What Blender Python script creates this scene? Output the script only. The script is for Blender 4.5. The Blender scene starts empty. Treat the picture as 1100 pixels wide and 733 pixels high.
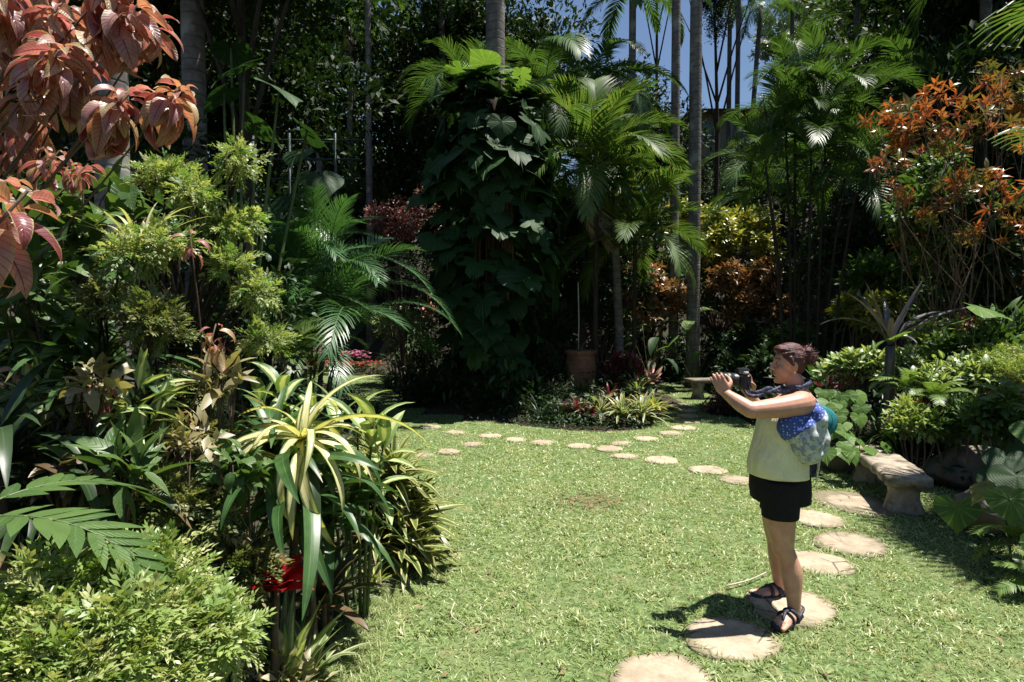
import bpy, bmesh, math, random
import numpy as np
rng = np.random.default_rng(11)
random.seed(11)
PI = math.pi
R = math.radians
S = bpy.context.scene
COL = S.collection

# ------------------------------------------------------------------ camera
FPX, CH, HOR = 640.0, 1.79, 345.0
TH = math.atan((366.5 - HOR) / FPX)

def W(px, py, Y):
    """point of the place at forward distance Y that the photo shows at px, py"""
    u, v = (px - 550) / FPX, -(py - 366.5) / FPX
    d = np.array([u, math.cos(TH) + v * math.sin(TH), v * math.cos(TH) - math.sin(TH)])
    return np.array([0, 0, CH]) + d * (Y / d[1])

def G(px, py):
    """point of the flat ground seen at px, py"""
    u, v = (px - 550) / FPX, -(py - 366.5) / FPX
    d = np.array([u, math.cos(TH) + v * math.sin(TH), v * math.cos(TH) - math.sin(TH)])
    return np.array([0, 0, CH]) + d * (CH / -d[2])

cam = bpy.data.cameras.new('camera')
camo = bpy.data.objects.new('camera', cam)
COL.objects.link(camo)
camo.location = (0, 0, CH)
camo.rotation_euler = (PI / 2 - TH, 0, 0)
cam.sensor_width = 36
cam.lens = FPX / 1100 * 36
cam.clip_start = 0.05
cam.clip_end = 600
S.camera = camo

# ------------------------------------------------------------------ light
SUN = np.array([0.28, 0.06, 1.0]); SUN /= np.linalg.norm(SUN)
w = bpy.data.worlds.new('World'); S.world = w; w.use_nodes = True
nt = w.node_tree
sky = nt.nodes.new('ShaderNodeTexSky'); sky.sky_type = 'NISHITA'; sky.sun_disc = False
sky.sun_elevation = math.asin(SUN[2]); sky.sun_rotation = math.atan2(SUN[0], SUN[1])
sky.air_density = 1.0; sky.dust_density = 0.3; sky.ozone_density = 2.0
bg = nt.nodes['Background']; bg.inputs[1].default_value = 0.05
nt.links.new(sky.outputs[0], bg.inputs[0])
sl = bpy.data.lights.new('sun', 'SUN'); sl.energy = 4.8; sl.angle = R(0.5); sl.color = (1.0, 0.95, 0.87)
so = bpy.data.objects.new('sun', sl); COL.objects.link(so); so.location = (8, 4, 30)
import mathutils
so.rotation_euler = mathutils.Vector(-SUN).to_track_quat('-Z', 'Y').to_euler()
S.view_settings.view_transform = 'Standard'; S.view_settings.look = 'None'
S.view_settings.exposure = 1.2; S.view_settings.gamma = 1.0; S.view_settings.use_curve_mapping = False
S.render.engine = 'CYCLES'
cy = S.cycles
cy.max_bounces = 6; cy.diffuse_bounces = 3; cy.glossy_bounces = 2; cy.transmission_bounces = 3; cy.transparent_max_bounces = 4
cy.sample_clamp_indirect = 4; cy.use_denoising = True; cy.caustics_reflective = False; cy.caustics_refractive = False

# ------------------------------------------------------------------ objects
def tag(o, label, cat, group=None, kind=None):
    if label: o['label'] = label
    if cat: o['category'] = cat
    if group: o['group'] = group
    if kind: o['kind'] = kind
    return o

def thing(name, label, cat, loc, rz=0.0, group=None):
    o = bpy.data.objects.new(name, None); COL.objects.link(o)
    o.empty_display_size = 0.1
    o.location = [float(v) for v in loc]; o.rotation_euler = (0, 0, rz)
    return tag(o, label, cat, group)

def link(name, me, parent=None, loc=None, rot=None, sc=None):
    o = bpy.data.objects.new(name, me); COL.objects.link(o)
    if parent is not None: o.parent = parent
    if loc is not None: o.location = [float(v) for v in loc]
    if rot is not None: o.rotation_euler = [float(v) for v in rot]
    if sc is not None: o.scale = (sc, sc, sc) if np.isscalar(sc) else sc
    return o

def children_of(root):
    return [o for o in COL.objects if o.parent == root]

def dup(root, loc, rz=0.0, sc=1.0, label=None, group=None, tilt=(0, 0)):
    r = root.copy(); COL.objects.link(r)
    r.location = [float(v) for v in loc]; r.rotation_euler = (tilt[0], tilt[1], rz)
    r.scale = (sc, sc, sc) if np.isscalar(sc) else sc
    if label: r['label'] = label
    if group: r['group'] = group
    for ch in root.children:
        c = ch.copy(); COL.objects.link(c); c.parent = r
        for g in ch.children:
            d = g.copy(); COL.objects.link(d); d.parent = c
    return r

class MB:
    """collects geometry for ONE mesh; lf = (across, along, random) per vertex"""
    def __init__(s): s.V = []; s.Q = []; s.T = []; s.A = []; s.n = 0
    def add(s, V, Q=None, T=None, A=None):
        V = np.asarray(V, float).reshape(-1, 3)
        if A is None: A = np.zeros((len(V), 3))
        s.V.append(V); s.A.append(np.asarray(A, float).reshape(-1, 3))
        if Q is not None and len(Q): s.Q.append(np.asarray(Q, int).reshape(-1, 4) + s.n)
        if T is not None and len(T): s.T.append(np.asarray(T, int).reshape(-1, 3) + s.n)
        s.n += len(V)
    def mesh(s, name, mat, smooth=True):
        V = np.concatenate(s.V); A = np.concatenate(s.A)
        Q = np.concatenate(s.Q) if s.Q else np.zeros((0, 4), int)
        T = np.concatenate(s.T) if s.T else np.zeros((0, 3), int)
        me = bpy.data.meshes.new(name)
        me.vertices.add(len(V)); me.vertices.foreach_set('co', V.ravel().astype(np.float32))
        lo = np.concatenate([Q.ravel(), T.ravel()]).astype(np.int32)
        me.loops.add(len(lo)); me.loops.foreach_set('vertex_index', lo)
        st = np.concatenate([np.arange(len(Q)) * 4, len(Q) * 4 + np.arange(len(T)) * 3]).astype(np.int32)
        me.polygons.add(len(st)); me.polygons.foreach_set('loop_start', st)
        me.polygons.foreach_set('use_smooth', np.full(len(st), smooth))
        at = me.attributes.new('lf', 'FLOAT_VECTOR', 'POINT'); at.data.foreach_set('vector', A.ravel().astype(np.float32))
        me.update(calc_edges=True)
        if mat is not None: me.materials.append(mat)
        return me
    def build(s, name, mat, parent=None, smooth=True, loc=None, rot=None):
        return link(name, s.mesh(name, mat, smooth), parent, loc, rot)

def nrm(v):
    v = np.asarray(v, float)
    return v / np.maximum(np.linalg.norm(v, axis=-1, keepdims=True), 1e-9)

def tube(mb, pts, rad, n=8, rnd=0.5, cap=True, ell=1.0):
    pts = np.asarray(pts, float); k = len(pts)
    rad = np.full(k, rad) if np.isscalar(rad) else np.asarray(rad, float)
    tan = np.gradient(pts, axis=0); tan = nrm(tan)
    ref = np.array([1., 0, 0]) if abs(tan[0][0]) < 0.8 else np.array([0, 1., 0])
    V = []; a = np.linspace(0, 2 * PI, n, endpoint=False)
    for i in range(k):
        x = ref - tan[i] * ref.dot(tan[i]); x = nrm(x); ref = x
        y = np.cross(tan[i], x)
        V.append(pts[i] + rad[i] * (np.outer(np.cos(a), x) + ell * np.outer(np.sin(a), y)))
    V = np.concatenate(V)
    i, j = np.meshgrid(np.arange(k - 1), np.arange(n), indexing='ij')
    Q = np.stack([i * n + j, i * n + (j + 1) % n, (i + 1) * n + (j + 1) % n, (i + 1) * n + j], -1).reshape(-1, 4)
    A = np.zeros((len(V), 3)); A[:, 1] = np.repeat(np.linspace(0, 1, k), n); A[:, 2] = rnd
    T = []
    if cap:
        V = np.concatenate([V, pts[:1], pts[-1:]]); A = np.concatenate([A, A[:1], A[-1:]])
        c0, c1 = k * n, k * n + 1
        T = [(c0, (j + 1) % n, j) for j in range(n)] + [(c1, (k - 1) * n + j, (k - 1) * n + (j + 1) % n) for j in range(n)]
    mb.add(V, Q, T, A)

def curve_pts(ctrl, n=12):
    """Catmull-Rom through control points"""
    c = np.asarray(ctrl, float)
    c = np.concatenate([[2 * c[0] - c[1]], c, [2 * c[-1] - c[-2]]])
    out = []
    m = len(c) - 3
    for t in np.linspace(0, m - 1e-6, n):
        i = int(t); f = t - i
        p0, p1, p2, p3 = c[i:i + 4]
        out.append(0.5 * (2 * p1 + (p2 - p0) * f + (2 * p0 - 5 * p1 + 4 * p2 - p3) * f * f + (3 * p1 - p0 - 3 * p2 + p3) * f ** 3))
    return np.array(out)

def lathe(mb, prof, n=32, rnd=0.5, wob=0.0):
    """prof: (r, z) list, closed on the axis where r = 0"""
    k = len(prof); a = np.linspace(0, 2 * PI, n, endpoint=False)
    V = np.array([(r * math.cos(t) * (1 + wob * math.sin(3 * t + z * 9)), r * math.sin(t) * (1 + wob * math.cos(2 * t + z * 5)), z) for r, z in prof for t in a])
    i, j = np.meshgrid(np.arange(k - 1), np.arange(n), indexing='ij')
    Q = np.stack([i * n + j, i * n + (j + 1) % n, (i + 1) * n + (j + 1) % n, (i + 1) * n + j], -1).reshape(-1, 4)
    A = np.zeros((len(V), 3)); A[:, 2] = rnd
    mb.add(V, Q, None, A)

# ------------------------------------------------------------------ materials
def newmat(name):
    m = bpy.data.materials.new(name); m.use_nodes = True
    nt = m.node_tree; nt.nodes.clear()
    return m, nt

def nd(nt, typ, **kw):
    n = nt.nodes.new(typ)
    for k, v in kw.items():
        if k.startswith('i'): n.inputs[int(k[1:])].default_value = v
        else: setattr(n, k, v)
    return n

def mixc(nt, fac, a, b, mode='MIX'):
    n = nt.nodes.new('ShaderNodeMix'); n.data_type = 'RGBA'; n.blend_type = mode
    for s, v in ((0, fac), (6, a), (7, b)):
        if hasattr(v, 'is_linked'): nt.links.new(v, n.inputs[s])
        elif s == 0: n.inputs[0].default_value = v
        else: n.inputs[s].default_value = (*v, 1)
    return n.outputs[2]

def math_(nt, op, a, b=None, c=None, clamp=False):
    n = nt.nodes.new('ShaderNodeMath'); n.operation = op; n.use_clamp = clamp
    for i, v in enumerate((a, b, c)):
        if v is None: continue
        if hasattr(v, 'is_linked'): nt.links.new(v, n.inputs[i])
        else: n.inputs[i].default_value = v
    return n.outputs[0]

def sstep(nt, v, lo, hi):
    n = nt.nodes.new('ShaderNodeMapRange'); n.interpolation_type = 'SMOOTHSTEP'
    nt.links.new(v, n.inputs[0]); n.inputs[1].default_value = lo; n.inputs[2].default_value = hi
    return n.outputs[0]

def leafmat(name, c1, c2, rib=None, mid=None, midw=0.5, edge=None, edgew=0.75, veins=0.0, vein_n=9, radial=0, c3=None,
            trans=0.3, rough=0.42, spec=0.5, blotch=0.25, tip=None, stripe=0.0, tcol=None):
    """leaf: c1..c2 between leaves, coloured middle band, margin, veins, tip; lets light through"""
    m, nt = newmat(name)
    at = nd(nt, 'ShaderNodeAttribute', attribute_name='lf')
    sp = nd(nt, 'ShaderNodeSeparateXYZ'); nt.links.new(at.outputs['Vector'], sp.inputs[0])
    u, v, r = sp.outputs
    au = math_(nt, 'ABSOLUTE', u)
    oi = nd(nt, 'ShaderNodeObjectInfo')
    rr = math_(nt, 'FRACT', math_(nt, 'ADD', r, math_(nt, 'MULTIPLY', oi.outputs['Random'], 0.37)))
    col = mixc(nt, rr, c1, c2)
    if c3 is not None:
        r2 = math_(nt, 'FRACT', math_(nt, 'MULTIPLY', r, 17.3))
        col = mixc(nt, sstep(nt, r2, 0.55, 0.8), col, c3)
    tc = nd(nt, 'ShaderNodeTexCoord')
    nz = nd(nt, 'ShaderNodeTexNoise'); nz.inputs['Scale'].default_value = 14; nz.inputs['Detail'].default_value = 3
    nt.links.new(tc.outputs['Object'], nz.inputs['Vector'])
    if mid is not None:
        f = math_(nt, 'ADD', au, math_(nt, 'MULTIPLY', math_(nt, 'SUBTRACT', nz.outputs[0], 0.5), 0.5))
        col = mixc(nt, sstep(nt, f, midw + 0.12, midw - 0.12), col, mid)
    if edge is not None:
        f = math_(nt, 'ADD', au, math_(nt, 'MULTIPLY', math_(nt, 'SUBTRACT', nz.outputs[0], 0.5), 0.25))
        col = mixc(nt, sstep(nt, f, edgew - 0.07, edgew + 0.07), col, edge)
    if tip is not None:
        col = mixc(nt, sstep(nt, math_(nt, 'ADD', v, math_(nt, 'MULTIPLY', math_(nt, 'SUBTRACT', r, 0.75), 0.3)), 0.9, 1.0), col, tip)
    bump = None
    if veins:
        if radial:
            ph = math_(nt, 'MULTIPLY', u, vein_n)
        else:
            ph = math_(nt, 'SUBTRACT', math_(nt, 'MULTIPLY', v, vein_n), math_(nt, 'MULTIPLY', au, 1.6))
        fr = math_(nt, 'ABSOLUTE', math_(nt, 'SUBTRACT', math_(nt, 'FRACT', ph), 0.5))
        vl = sstep(nt, fr, 0.36, 0.5)
        bump = math_(nt, 'MULTIPLY', vl, -1.0)
        col = mixc(nt, math_(nt, 'MULTIPLY', vl, veins), col, rib if rib is not None else (0.15, 0.22, 0.08))
    if stripe:
        fr = math_(nt, 'SINE', math_(nt, 'MULTIPLY', u, 26.0))
        col = mixc(nt, math_(nt, 'MULTIPLY', sstep(nt, fr, 0.2, 0.9), stripe), col, rib if rib is not None else (0.2, 0.25, 0.1))
    if rib is not None:
        col = mixc(nt, sstep(nt, au, 0.11, 0.03), col, rib)
    col = mixc(nt, math_(nt, 'MULTIPLY', sstep(nt, nz.outputs[0], 0.35, 0.75), blotch), col, tuple(x * 0.45 for x in c1))
    p = nd(nt, 'ShaderNodeBsdfPrincipled'); nt.links.new(col, p.inputs['Base Color'])
    p.inputs['Roughness'].default_value = rough; p.inputs['Specular IOR Level'].default_value = spec
    if bump is not None:
        b = nd(nt, 'ShaderNodeBump'); b.inputs['Strength'].default_value = 0.35; b.inputs['Distance'].default_value = 0.01
        nt.links.new(bump, b.inputs['Height']); nt.links.new(b.outputs[0], p.inputs['Normal'])
    t = nd(nt, 'ShaderNodeBsdfTranslucent')
    tint = mixc(nt, 1.0, col, tcol if tcol else (1.25, 1.25, 0.55), 'MULTIPLY')
    nt.links.new(tint, t.inputs['Color'])
    mx = nd(nt, 'ShaderNodeMixShader'); mx.inputs[0].default_value = trans
    nt.links.new(p.outputs[0], mx.inputs[1]); nt.links.new(t.outputs[0], mx.inputs[2])
    o = nd(nt, 'ShaderNodeOutputMaterial'); nt.links.new(mx.outputs[0], o.inputs[0])
    return m

def surf(name, c1, c2, scale=8, detail=6, rough=0.85, spec=0.2, bump=0.3, bdist=0.01, c3=None, c3scale=3, c3lo=0.5, c3hi=0.65, coords='Object', rings=0.0, ringscale=8.0, stretch=None):
    m, nt = newmat(name)
    tc = nd(nt, 'ShaderNodeTexCoord'); vec = tc.outputs[coords]
    if stretch:
        mp = nd(nt, 'ShaderNodeMapping'); mp.inputs['Scale'].default_value = stretch
        nt.links.new(vec, mp.inputs[0]); vec = mp.outputs[0]
    nz = nd(nt, 'ShaderNodeTexNoise'); nz.inputs['Scale'].default_value = scale; nz.inputs['Detail'].default_value = detail
    nz.inputs['Roughness'].default_value = 0.65
    nt.links.new(vec, nz.inputs['Vector'])
    col = mixc(nt, sstep(nt, nz.outputs[0], 0.3, 0.7), c1, c2)
    h = nz.outputs[0]
    if rings:
        sp = nd(nt, 'ShaderNodeSeparateXYZ'); nt.links.new(tc.outputs['Object'], sp.inputs[0])
        ph = math_(nt, 'FRACT', math_(nt, 'ADD', math_(nt, 'MULTIPLY', sp.outputs[2], ringscale), math_(nt, 'MULTIPLY', nz.outputs[0], 0.35)))
        rg = sstep(nt, math_(nt, 'ABSOLUTE', math_(nt, 'SUBTRACT', ph, 0.5)), 0.38, 0.5)
        col = mixc(nt, math_(nt, 'MULTIPLY', rg, rings), col, tuple(x * 0.35 for x in c1))
        h = math_(nt, 'SUBTRACT', h, rg)
    if c3 is not None:
        n3 = nd(nt, 'ShaderNodeTexNoise'); n3.inputs['Scale'].default_value = c3scale; n3.inputs['Detail'].default_value = 4
        nt.links.new(tc.outputs[coords], n3.inputs['Vector'])
        col = mixc(nt, sstep(nt, n3.outputs[0], c3lo, c3hi), col, c3)
    p = nd(nt, 'ShaderNodeBsdfPrincipled'); nt.links.new(col, p.inputs['Base Color'])
    p.inputs['Roughness'].default_value = rough; p.inputs['Specular IOR Level'].default_value = spec
    if bump:
        b = nd(nt, 'ShaderNodeBump'); b.inputs['Strength'].default_value = bump; b.inputs['Distance'].default_value = bdist
        nt.links.new(h, b.inputs['Height']); nt.links.new(b.outputs[0], p.inputs['Normal'])
    o = nd(nt, 'ShaderNodeOutputMaterial'); nt.links.new(p.outputs[0], o.inputs[0])
    return m

# ------------------------------------------------------------------ leaf shapes (local: +Y along, X across, Z up)
def leaf_t(L=1.0, w=0.3, n=6, a0=0.3, a1=-0.8, fold=0.15, shape='ovate', cross=3, wave=0.0, p=1.0):
    t = np.linspace(0, 1, n + 1)
    ang = a0 + (a1 - a0) * t ** p
    d = L / n
    am = (ang[:-1] + ang[1:]) / 2
    y = np.concatenate([[0], np.cumsum(np.cos(am) * d)]); z = np.concatenate([[0], np.cumsum(np.sin(am) * d)])
    if shape == 'strap': pw = np.minimum(0.55 + t * 3, 1) * (1 - t ** 5) * (1 - 0.25 * t) + 0.02
    elif shape == 'lance': pw = np.sin(PI * np.clip(t, 0, 1) ** 0.7) ** 0.9 + 0.02
    elif shape == 'grass': pw = (1 - t) ** 0.7 + 0.02
    elif shape == 'pet': pw = np.where(t < 0.3, 0.08, np.sin(PI * np.clip((t - 0.3) / 0.7, 0, 1) ** 0.75)) + 0.02
    else: pw = np.sin(PI * t ** 0.62) ** 0.85 + 0.02
    s = np.linspace(-1, 1, cross)
    V = np.zeros((n + 1, cross, 3)); A = np.zeros((n + 1, cross, 2))
    for k, sk in enumerate(s):
        off = fold * abs(sk) * pw * w / 2
        if wave: off = off + wave * w * np.sin(t * 19 + k * 2.1) * abs(sk) * pw
        V[:, k, 0] = sk * pw * w / 2
        V[:, k, 1] = y - np.sin(ang) * off
        V[:, k, 2] = z + np.cos(ang) * off
        A[:, k, 0] = sk; A[:, k, 1] = t
    i, j = np.meshgrid(np.arange(n), np.arange(cross - 1), indexing='ij')
    Q = np.stack([i * cross + j, i * cross + j + 1, (i + 1) * cross + j + 1, (i + 1) * cross + j], -1).reshape(-1, 4)
    return V.reshape(-1, 3), Q, A.reshape(-1, 2)

def heart_t(L=1.0, cup=0.12, droop=0.25, na=28, split=0.0, wav=0.02, narrow=1.0):
    ph = np.linspace(0, 2 * PI, na, endpoint=False)
    x = 16 * np.sin(ph) ** 3; y = -(13 * np.cos(ph) - 5 * np.cos(2 * ph) - 2 * np.cos(3 * ph) - np.cos(4 * ph))
    x = x / 22 * L * narrow; y = (y + 4.0) / 22 * L
    rho = np.array([0.0, 0.3, 0.6, 0.85, 1.0]); V = []; A = []
    for q in rho:
        cut = 1 - split * np.maximum(0, np.cos(ph * 9)) ** 3 * (q > 0.7)
        xx, yy = x * q * cut, y * q * cut
        zz = -droop * np.sign(yy) * yy ** 2 / L * (yy > 0) + cup * (np.abs(xx) / L) * q - 0.3 * xx ** 2 / L + wav * L * q * np.sin(ph * 7)
        V.append(np.stack([xx, yy, zz], 1)); A.append(np.stack([ph / PI - 1, np.full(na, q)], 1))
    V = np.concatenate(V); A = np.concatenate(A)
    k = len(rho)
    i, j = np.meshgrid(np.arange(k - 1), np.arange(na), indexing='ij')
    Q = np.stack([i * na + j, i * na + (j + 1) % na, (i + 1) * na + (j + 1) % na, (i + 1) * na + j], -1).reshape(-1, 4)
    return V, Q, A

def rotm(az, tilt, roll):
    az, tilt, roll = np.broadcast_arrays(np.asarray(az, float), tilt, roll)
    ca, sa, ct, st, cr, sr = np.cos(az), np.sin(az), np.cos(tilt), np.sin(tilt), np.cos(roll), np.sin(roll)
    z, o = np.zeros_like(ca), np.ones_like(ca)
    M = lambda rows: np.stack([np.stack(r_, -1) for r_ in rows], -2)
    return M([[ca, -sa, z], [sa, ca, z], [z, z, o]]) @ M([[o, z, z], [z, ct, -st], [z, st, ct]]) @ M([[cr, z, sr], [z, o, z], [-sr, z, cr]])

def dir_az_tilt(d):
    d = nrm(d)
    return np.arctan2(-d[:, 0], d[:, 1]), np.arcsin(np.clip(d[:, 2], -1, 1))

def place(mb, tm, P, az, tilt, roll=0.0, sc=1.0, rnd=None):
    """copies of leaf shape(s) tm at P into one mesh"""
    P = np.asarray(P, float).reshape(-1, 3); n = len(P)
    if n == 0: return
    if isinstance(tm, list):
        pick = rng.integers(0, len(tm), n)
        az, tilt, roll, sc = [np.broadcast_to(np.asarray(q, float), (n,)) for q in (az, tilt, roll, sc)]
        rnd = rng.random(n) if rnd is None else np.broadcast_to(rnd, (n,))
        for k in range(len(tm)):
            m = pick == k
            place(mb, tm[k], P[m], az[m], tilt[m], roll[m], sc[m], rnd[m])
        return
    V, Q, A = tm
    M = rotm(np.broadcast_to(np.asarray(az, float), (n,)), tilt, roll)
    sc = np.broadcast_to(np.asarray(sc, float), (n,))
    VV = np.einsum('nij,vj->nvi', M, V) * sc[:, None, None] + P[:, None, :]
    rnd = rng.random(n) if rnd is None else np.broadcast_to(rnd, (n,))
    AA = np.concatenate([np.broadcast_to(A, (n, *A.shape)), np.broadcast_to(rnd[:, None, None], (n, len(V), 1))], -1)
    QQ = Q[None] + (np.arange(n) * len(V))[:, None, None]
    mb.add(VV.reshape(-1, 3), QQ.reshape(-1, 4), None, AA.reshape(-1, 3))

def sub_t(mb):
    """a finished small mesh reused as a leaf shape (a spray of leaflets)"""
    return np.concatenate(mb.V), np.concatenate(mb.Q), np.concatenate(mb.A)[:, :2]
# ------------------------------------------------------------------ palette
M = {}
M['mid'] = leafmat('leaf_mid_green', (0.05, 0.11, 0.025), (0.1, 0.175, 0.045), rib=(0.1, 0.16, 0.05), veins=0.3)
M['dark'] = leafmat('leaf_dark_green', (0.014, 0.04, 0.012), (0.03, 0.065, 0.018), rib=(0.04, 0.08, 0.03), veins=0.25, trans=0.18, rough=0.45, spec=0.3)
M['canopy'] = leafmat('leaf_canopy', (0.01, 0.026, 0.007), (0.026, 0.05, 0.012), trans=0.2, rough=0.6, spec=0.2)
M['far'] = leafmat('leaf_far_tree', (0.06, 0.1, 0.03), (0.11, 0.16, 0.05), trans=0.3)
M['lime'] = leafmat('leaf_lime', (0.14, 0.235, 0.05), (0.3, 0.38, 0.11), c3=(0.43, 0.45, 0.2), rib=(0.3, 0.37, 0.14), trans=0.33, blotch=0.15)
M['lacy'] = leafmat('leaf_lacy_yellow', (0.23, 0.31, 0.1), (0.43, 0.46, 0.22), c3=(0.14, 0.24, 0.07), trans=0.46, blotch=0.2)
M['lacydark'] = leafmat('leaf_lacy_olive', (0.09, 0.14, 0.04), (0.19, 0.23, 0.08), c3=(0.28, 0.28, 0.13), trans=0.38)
M['copper'] = leafmat('leaf_copper', (0.28, 0.08, 0.085), (0.64, 0.42, 0.38), c3=(0.5, 0.38, 0.19), rib=(0.15, 0.04, 0.035), edge=(0.5, 0.4, 0.17), edgew=0.84,
                      veins=0.6, vein_n=11, trans=0.42, rough=0.36, spec=0.9, blotch=0.6, tcol=(1.35, 0.8, 0.7))
M['pinkleaf'] = leafmat('leaf_pink', (0.3, 0.1, 0.1), (0.45, 0.22, 0.17), c3=(0.42, 0.32, 0.16), rib=(0.55, 0.4, 0.3), veins=0.4, trans=0.35, tcol=(1.3, 0.8, 0.6))
M['palm'] = leafmat('leaf_palm', (0.04, 0.095, 0.022), (0.085, 0.155, 0.04), rib=(0.1, 0.16, 0.05), trans=0.33, rough=0.42, spec=0.35, blotch=0.2)
M['palmlit'] = leafmat('leaf_palm_bright', (0.04, 0.105, 0.022), (0.085, 0.16, 0.038), c3=(0.13, 0.17, 0.045), rib=(0.16, 0.22, 0.06), trans=0.4, rough=0.42, spec=0.35)
M['palmblue'] = leafmat('leaf_palm_deep', (0.035, 0.11, 0.035), (0.075, 0.17, 0.06), rib=(0.1, 0.18, 0.07), trans=0.3, rough=0.38, spec=0.45)
M['palmdry'] = leafmat('leaf_palm_dry', (0.2, 0.15, 0.09), (0.3, 0.25, 0.17), trans=0.15, rough=0.7)
M['varieg'] = leafmat('leaf_variegated', (0.07, 0.13, 0.03), (0.14, 0.2, 0.05), mid=(0.68, 0.64, 0.33), midw=0.74, tip=(0.2, 0.13, 0.06), trans=0.35, rough=0.42, spec=0.5, blotch=0.2, stripe=0.25, rib=(0.5, 0.47, 0.2))
M['strapgreen'] = leafmat('leaf_strap_green', (0.03, 0.085, 0.022), (0.06, 0.13, 0.035), rib=(0.11, 0.2, 0.07), veins=0.0, tip=(0.2, 0.13, 0.06), trans=0.28, rough=0.4, spec=0.5, stripe=0.3, blotch=.5)
M['strapdark'] = leafmat('leaf_strap_dark', (0.014, 0.035, 0.013), (0.035, 0.065, 0.024), rib=(0.05, 0.09, 0.03), tip=(0.2, 0.13, 0.06), trans=0.18, rough=0.38, spec=0.45, blotch=.5)
M['rhoeo'] = leafmat('leaf_yellow_edge', (0.045, 0.09, 0.022), (0.09, 0.14, 0.035), edge=(0.42, 0.4, 0.15), edgew=0.6, tip=(0.2, 0.13, 0.06), trans=0.25, rough=0.35, c3=(0.13, 0.16, 0.04))
M['pale'] = leafmat('leaf_pale_edge', (0.09, 0.16, 0.05), (0.16, 0.24, 0.08), edge=(0.5, 0.5, 0.3), edgew=0.5, trans=0.3)
M['creamstrap'] = leafmat('leaf_cream_strap', (0.42, 0.42, 0.22), (0.55, 0.54, 0.34), edge=(0.2, 0.27, 0.09), edgew=.8, trans=.35, blotch=.1)
M['hosta'] = leafmat('leaf_cream_green', (0.13, 0.23, 0.07), (0.24, 0.34, 0.12), mid=(0.5, 0.53, 0.26), midw=0.35, trans=0.3, c3=(0.07, 0.14, 0.04))
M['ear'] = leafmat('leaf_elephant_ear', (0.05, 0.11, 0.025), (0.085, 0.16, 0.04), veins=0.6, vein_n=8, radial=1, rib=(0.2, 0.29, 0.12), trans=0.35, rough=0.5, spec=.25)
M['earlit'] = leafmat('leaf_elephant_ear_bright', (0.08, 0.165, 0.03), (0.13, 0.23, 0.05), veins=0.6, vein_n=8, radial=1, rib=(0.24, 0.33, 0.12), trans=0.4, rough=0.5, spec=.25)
M['earyellow'] = leafmat('leaf_elephant_ear_ageing', (0.2, 0.22, 0.04), (0.26, 0.27, 0.07), veins=0.6, vein_n=8, radial=1, rib=(0.3, 0.33, 0.12), trans=0.35, rough=0.5, blotch=0.7)
M['monstera'] = leafmat('leaf_monstera', (0.016, 0.045, 0.014), (0.03, 0.075, 0.02), veins=0.5, vein_n=9, radial=1, rib=(0.06, 0.12, 0.04), trans=0.25, rough=0.55, spec=0.2)
M['red'] = leafmat('leaf_red', (0.3, 0.008, 0.015), (0.42, 0.02, 0.035), trans=0.3, rough=0.25, spec=0.7, blotch=0.1, tcol=(1.2, 0.5, 0.5))
M['maroon'] = leafmat('leaf_maroon', (0.09, 0.015, 0.02), (0.2, 0.035, 0.04), c3=(0.05, 0.05, 0.02), trans=0.25, tcol=(1.3, 0.6, 0.5))
M['redshrub'] = leafmat('leaf_red_shrub', (0.12, 0.045, 0.045), (0.28, 0.12, 0.12), c3=(0.3, 0.2, 0.15), trans=0.3, tcol=(1.2, 0.7, 0.6))
M['crotyellow'] = leafmat('leaf_croton_yellow', (0.18, 0.22, 0.035), (0.48, 0.44, 0.1), c3=(0.09, 0.15, 0.03), rib=(0.45, 0.4, 0.08), trans=0.35, rough=0.3)
M['crotorange'] = leafmat('leaf_croton_orange', (0.17, 0.085, 0.04), (0.29, 0.19, 0.085), c3=(0.12, 0.13, 0.04), rib=(0.4, 0.2, 0.05), trans=0.35, rough=0.3, tcol=(1.3, 0.9, 0.5))
M['crotolive'] = leafmat('leaf_croton_olive', (0.07, 0.1, 0.025), (0.18, 0.14, 0.035), c3=(0.3, 0.12, 0.03), rib=(0.2, 0.16, 0.05), trans=0.3)
M['crotred'] = leafmat('leaf_croton_red', (0.27, 0.085, 0.035), (0.38, 0.2, 0.06), c3=(0.11, 0.15, 0.035), rib=(0.5, 0.3, 0.08), trans=0.38, rough=0.28, tcol=(1.3, 0.85, 0.5))
M['purple'] = leafmat('leaf_purple', (0.06, 0.055, 0.06), (0.1, 0.092, 0.095), rib=(0.07, 0.06, 0.07), trans=0.08, rough=0.3, spec=0.6)
M['brownleaf'] = leafmat('leaf_brown', (0.09, 0.055, 0.03), (0.17, 0.12, 0.06), c3=(0.06, 0.06, 0.025), trans=0.2, rough=0.4)
M['cream'] = leafmat('leaf_cream_mottled', (0.3, 0.27, 0.13), (0.42, 0.38, 0.22), c3=(0.2, 0.18, 0.07), rib=(0.4, 0.25, 0.2), trans=0.3, blotch=.5)
M['grey'] = leafmat('leaf_grey', (0.16, 0.2, 0.12), (0.26, 0.3, 0.2), trans=0.2)
M['lirio'] = leafmat('leaf_liriope', (0.04, 0.07, 0.025), (0.09, 0.13, 0.05), edge=(0.3, 0.33, 0.2), edgew=0.7, trans=0.2)
M['pinkflower'] = leafmat('petal_pink', (0.6, 0.08, 0.22), (0.75, 0.2, 0.38), c3=(0.75, 0.45, 0.5), trans=0.3, blotch=0, tcol=(1.1, 0.7, 0.9))
M['redflower'] = leafmat('petal_red', (0.4, 0.03, 0.03), (0.55, 0.07, 0.05), trans=0.3, blotch=0.2, tcol=(1.1, 0.6, 0.6))
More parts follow.
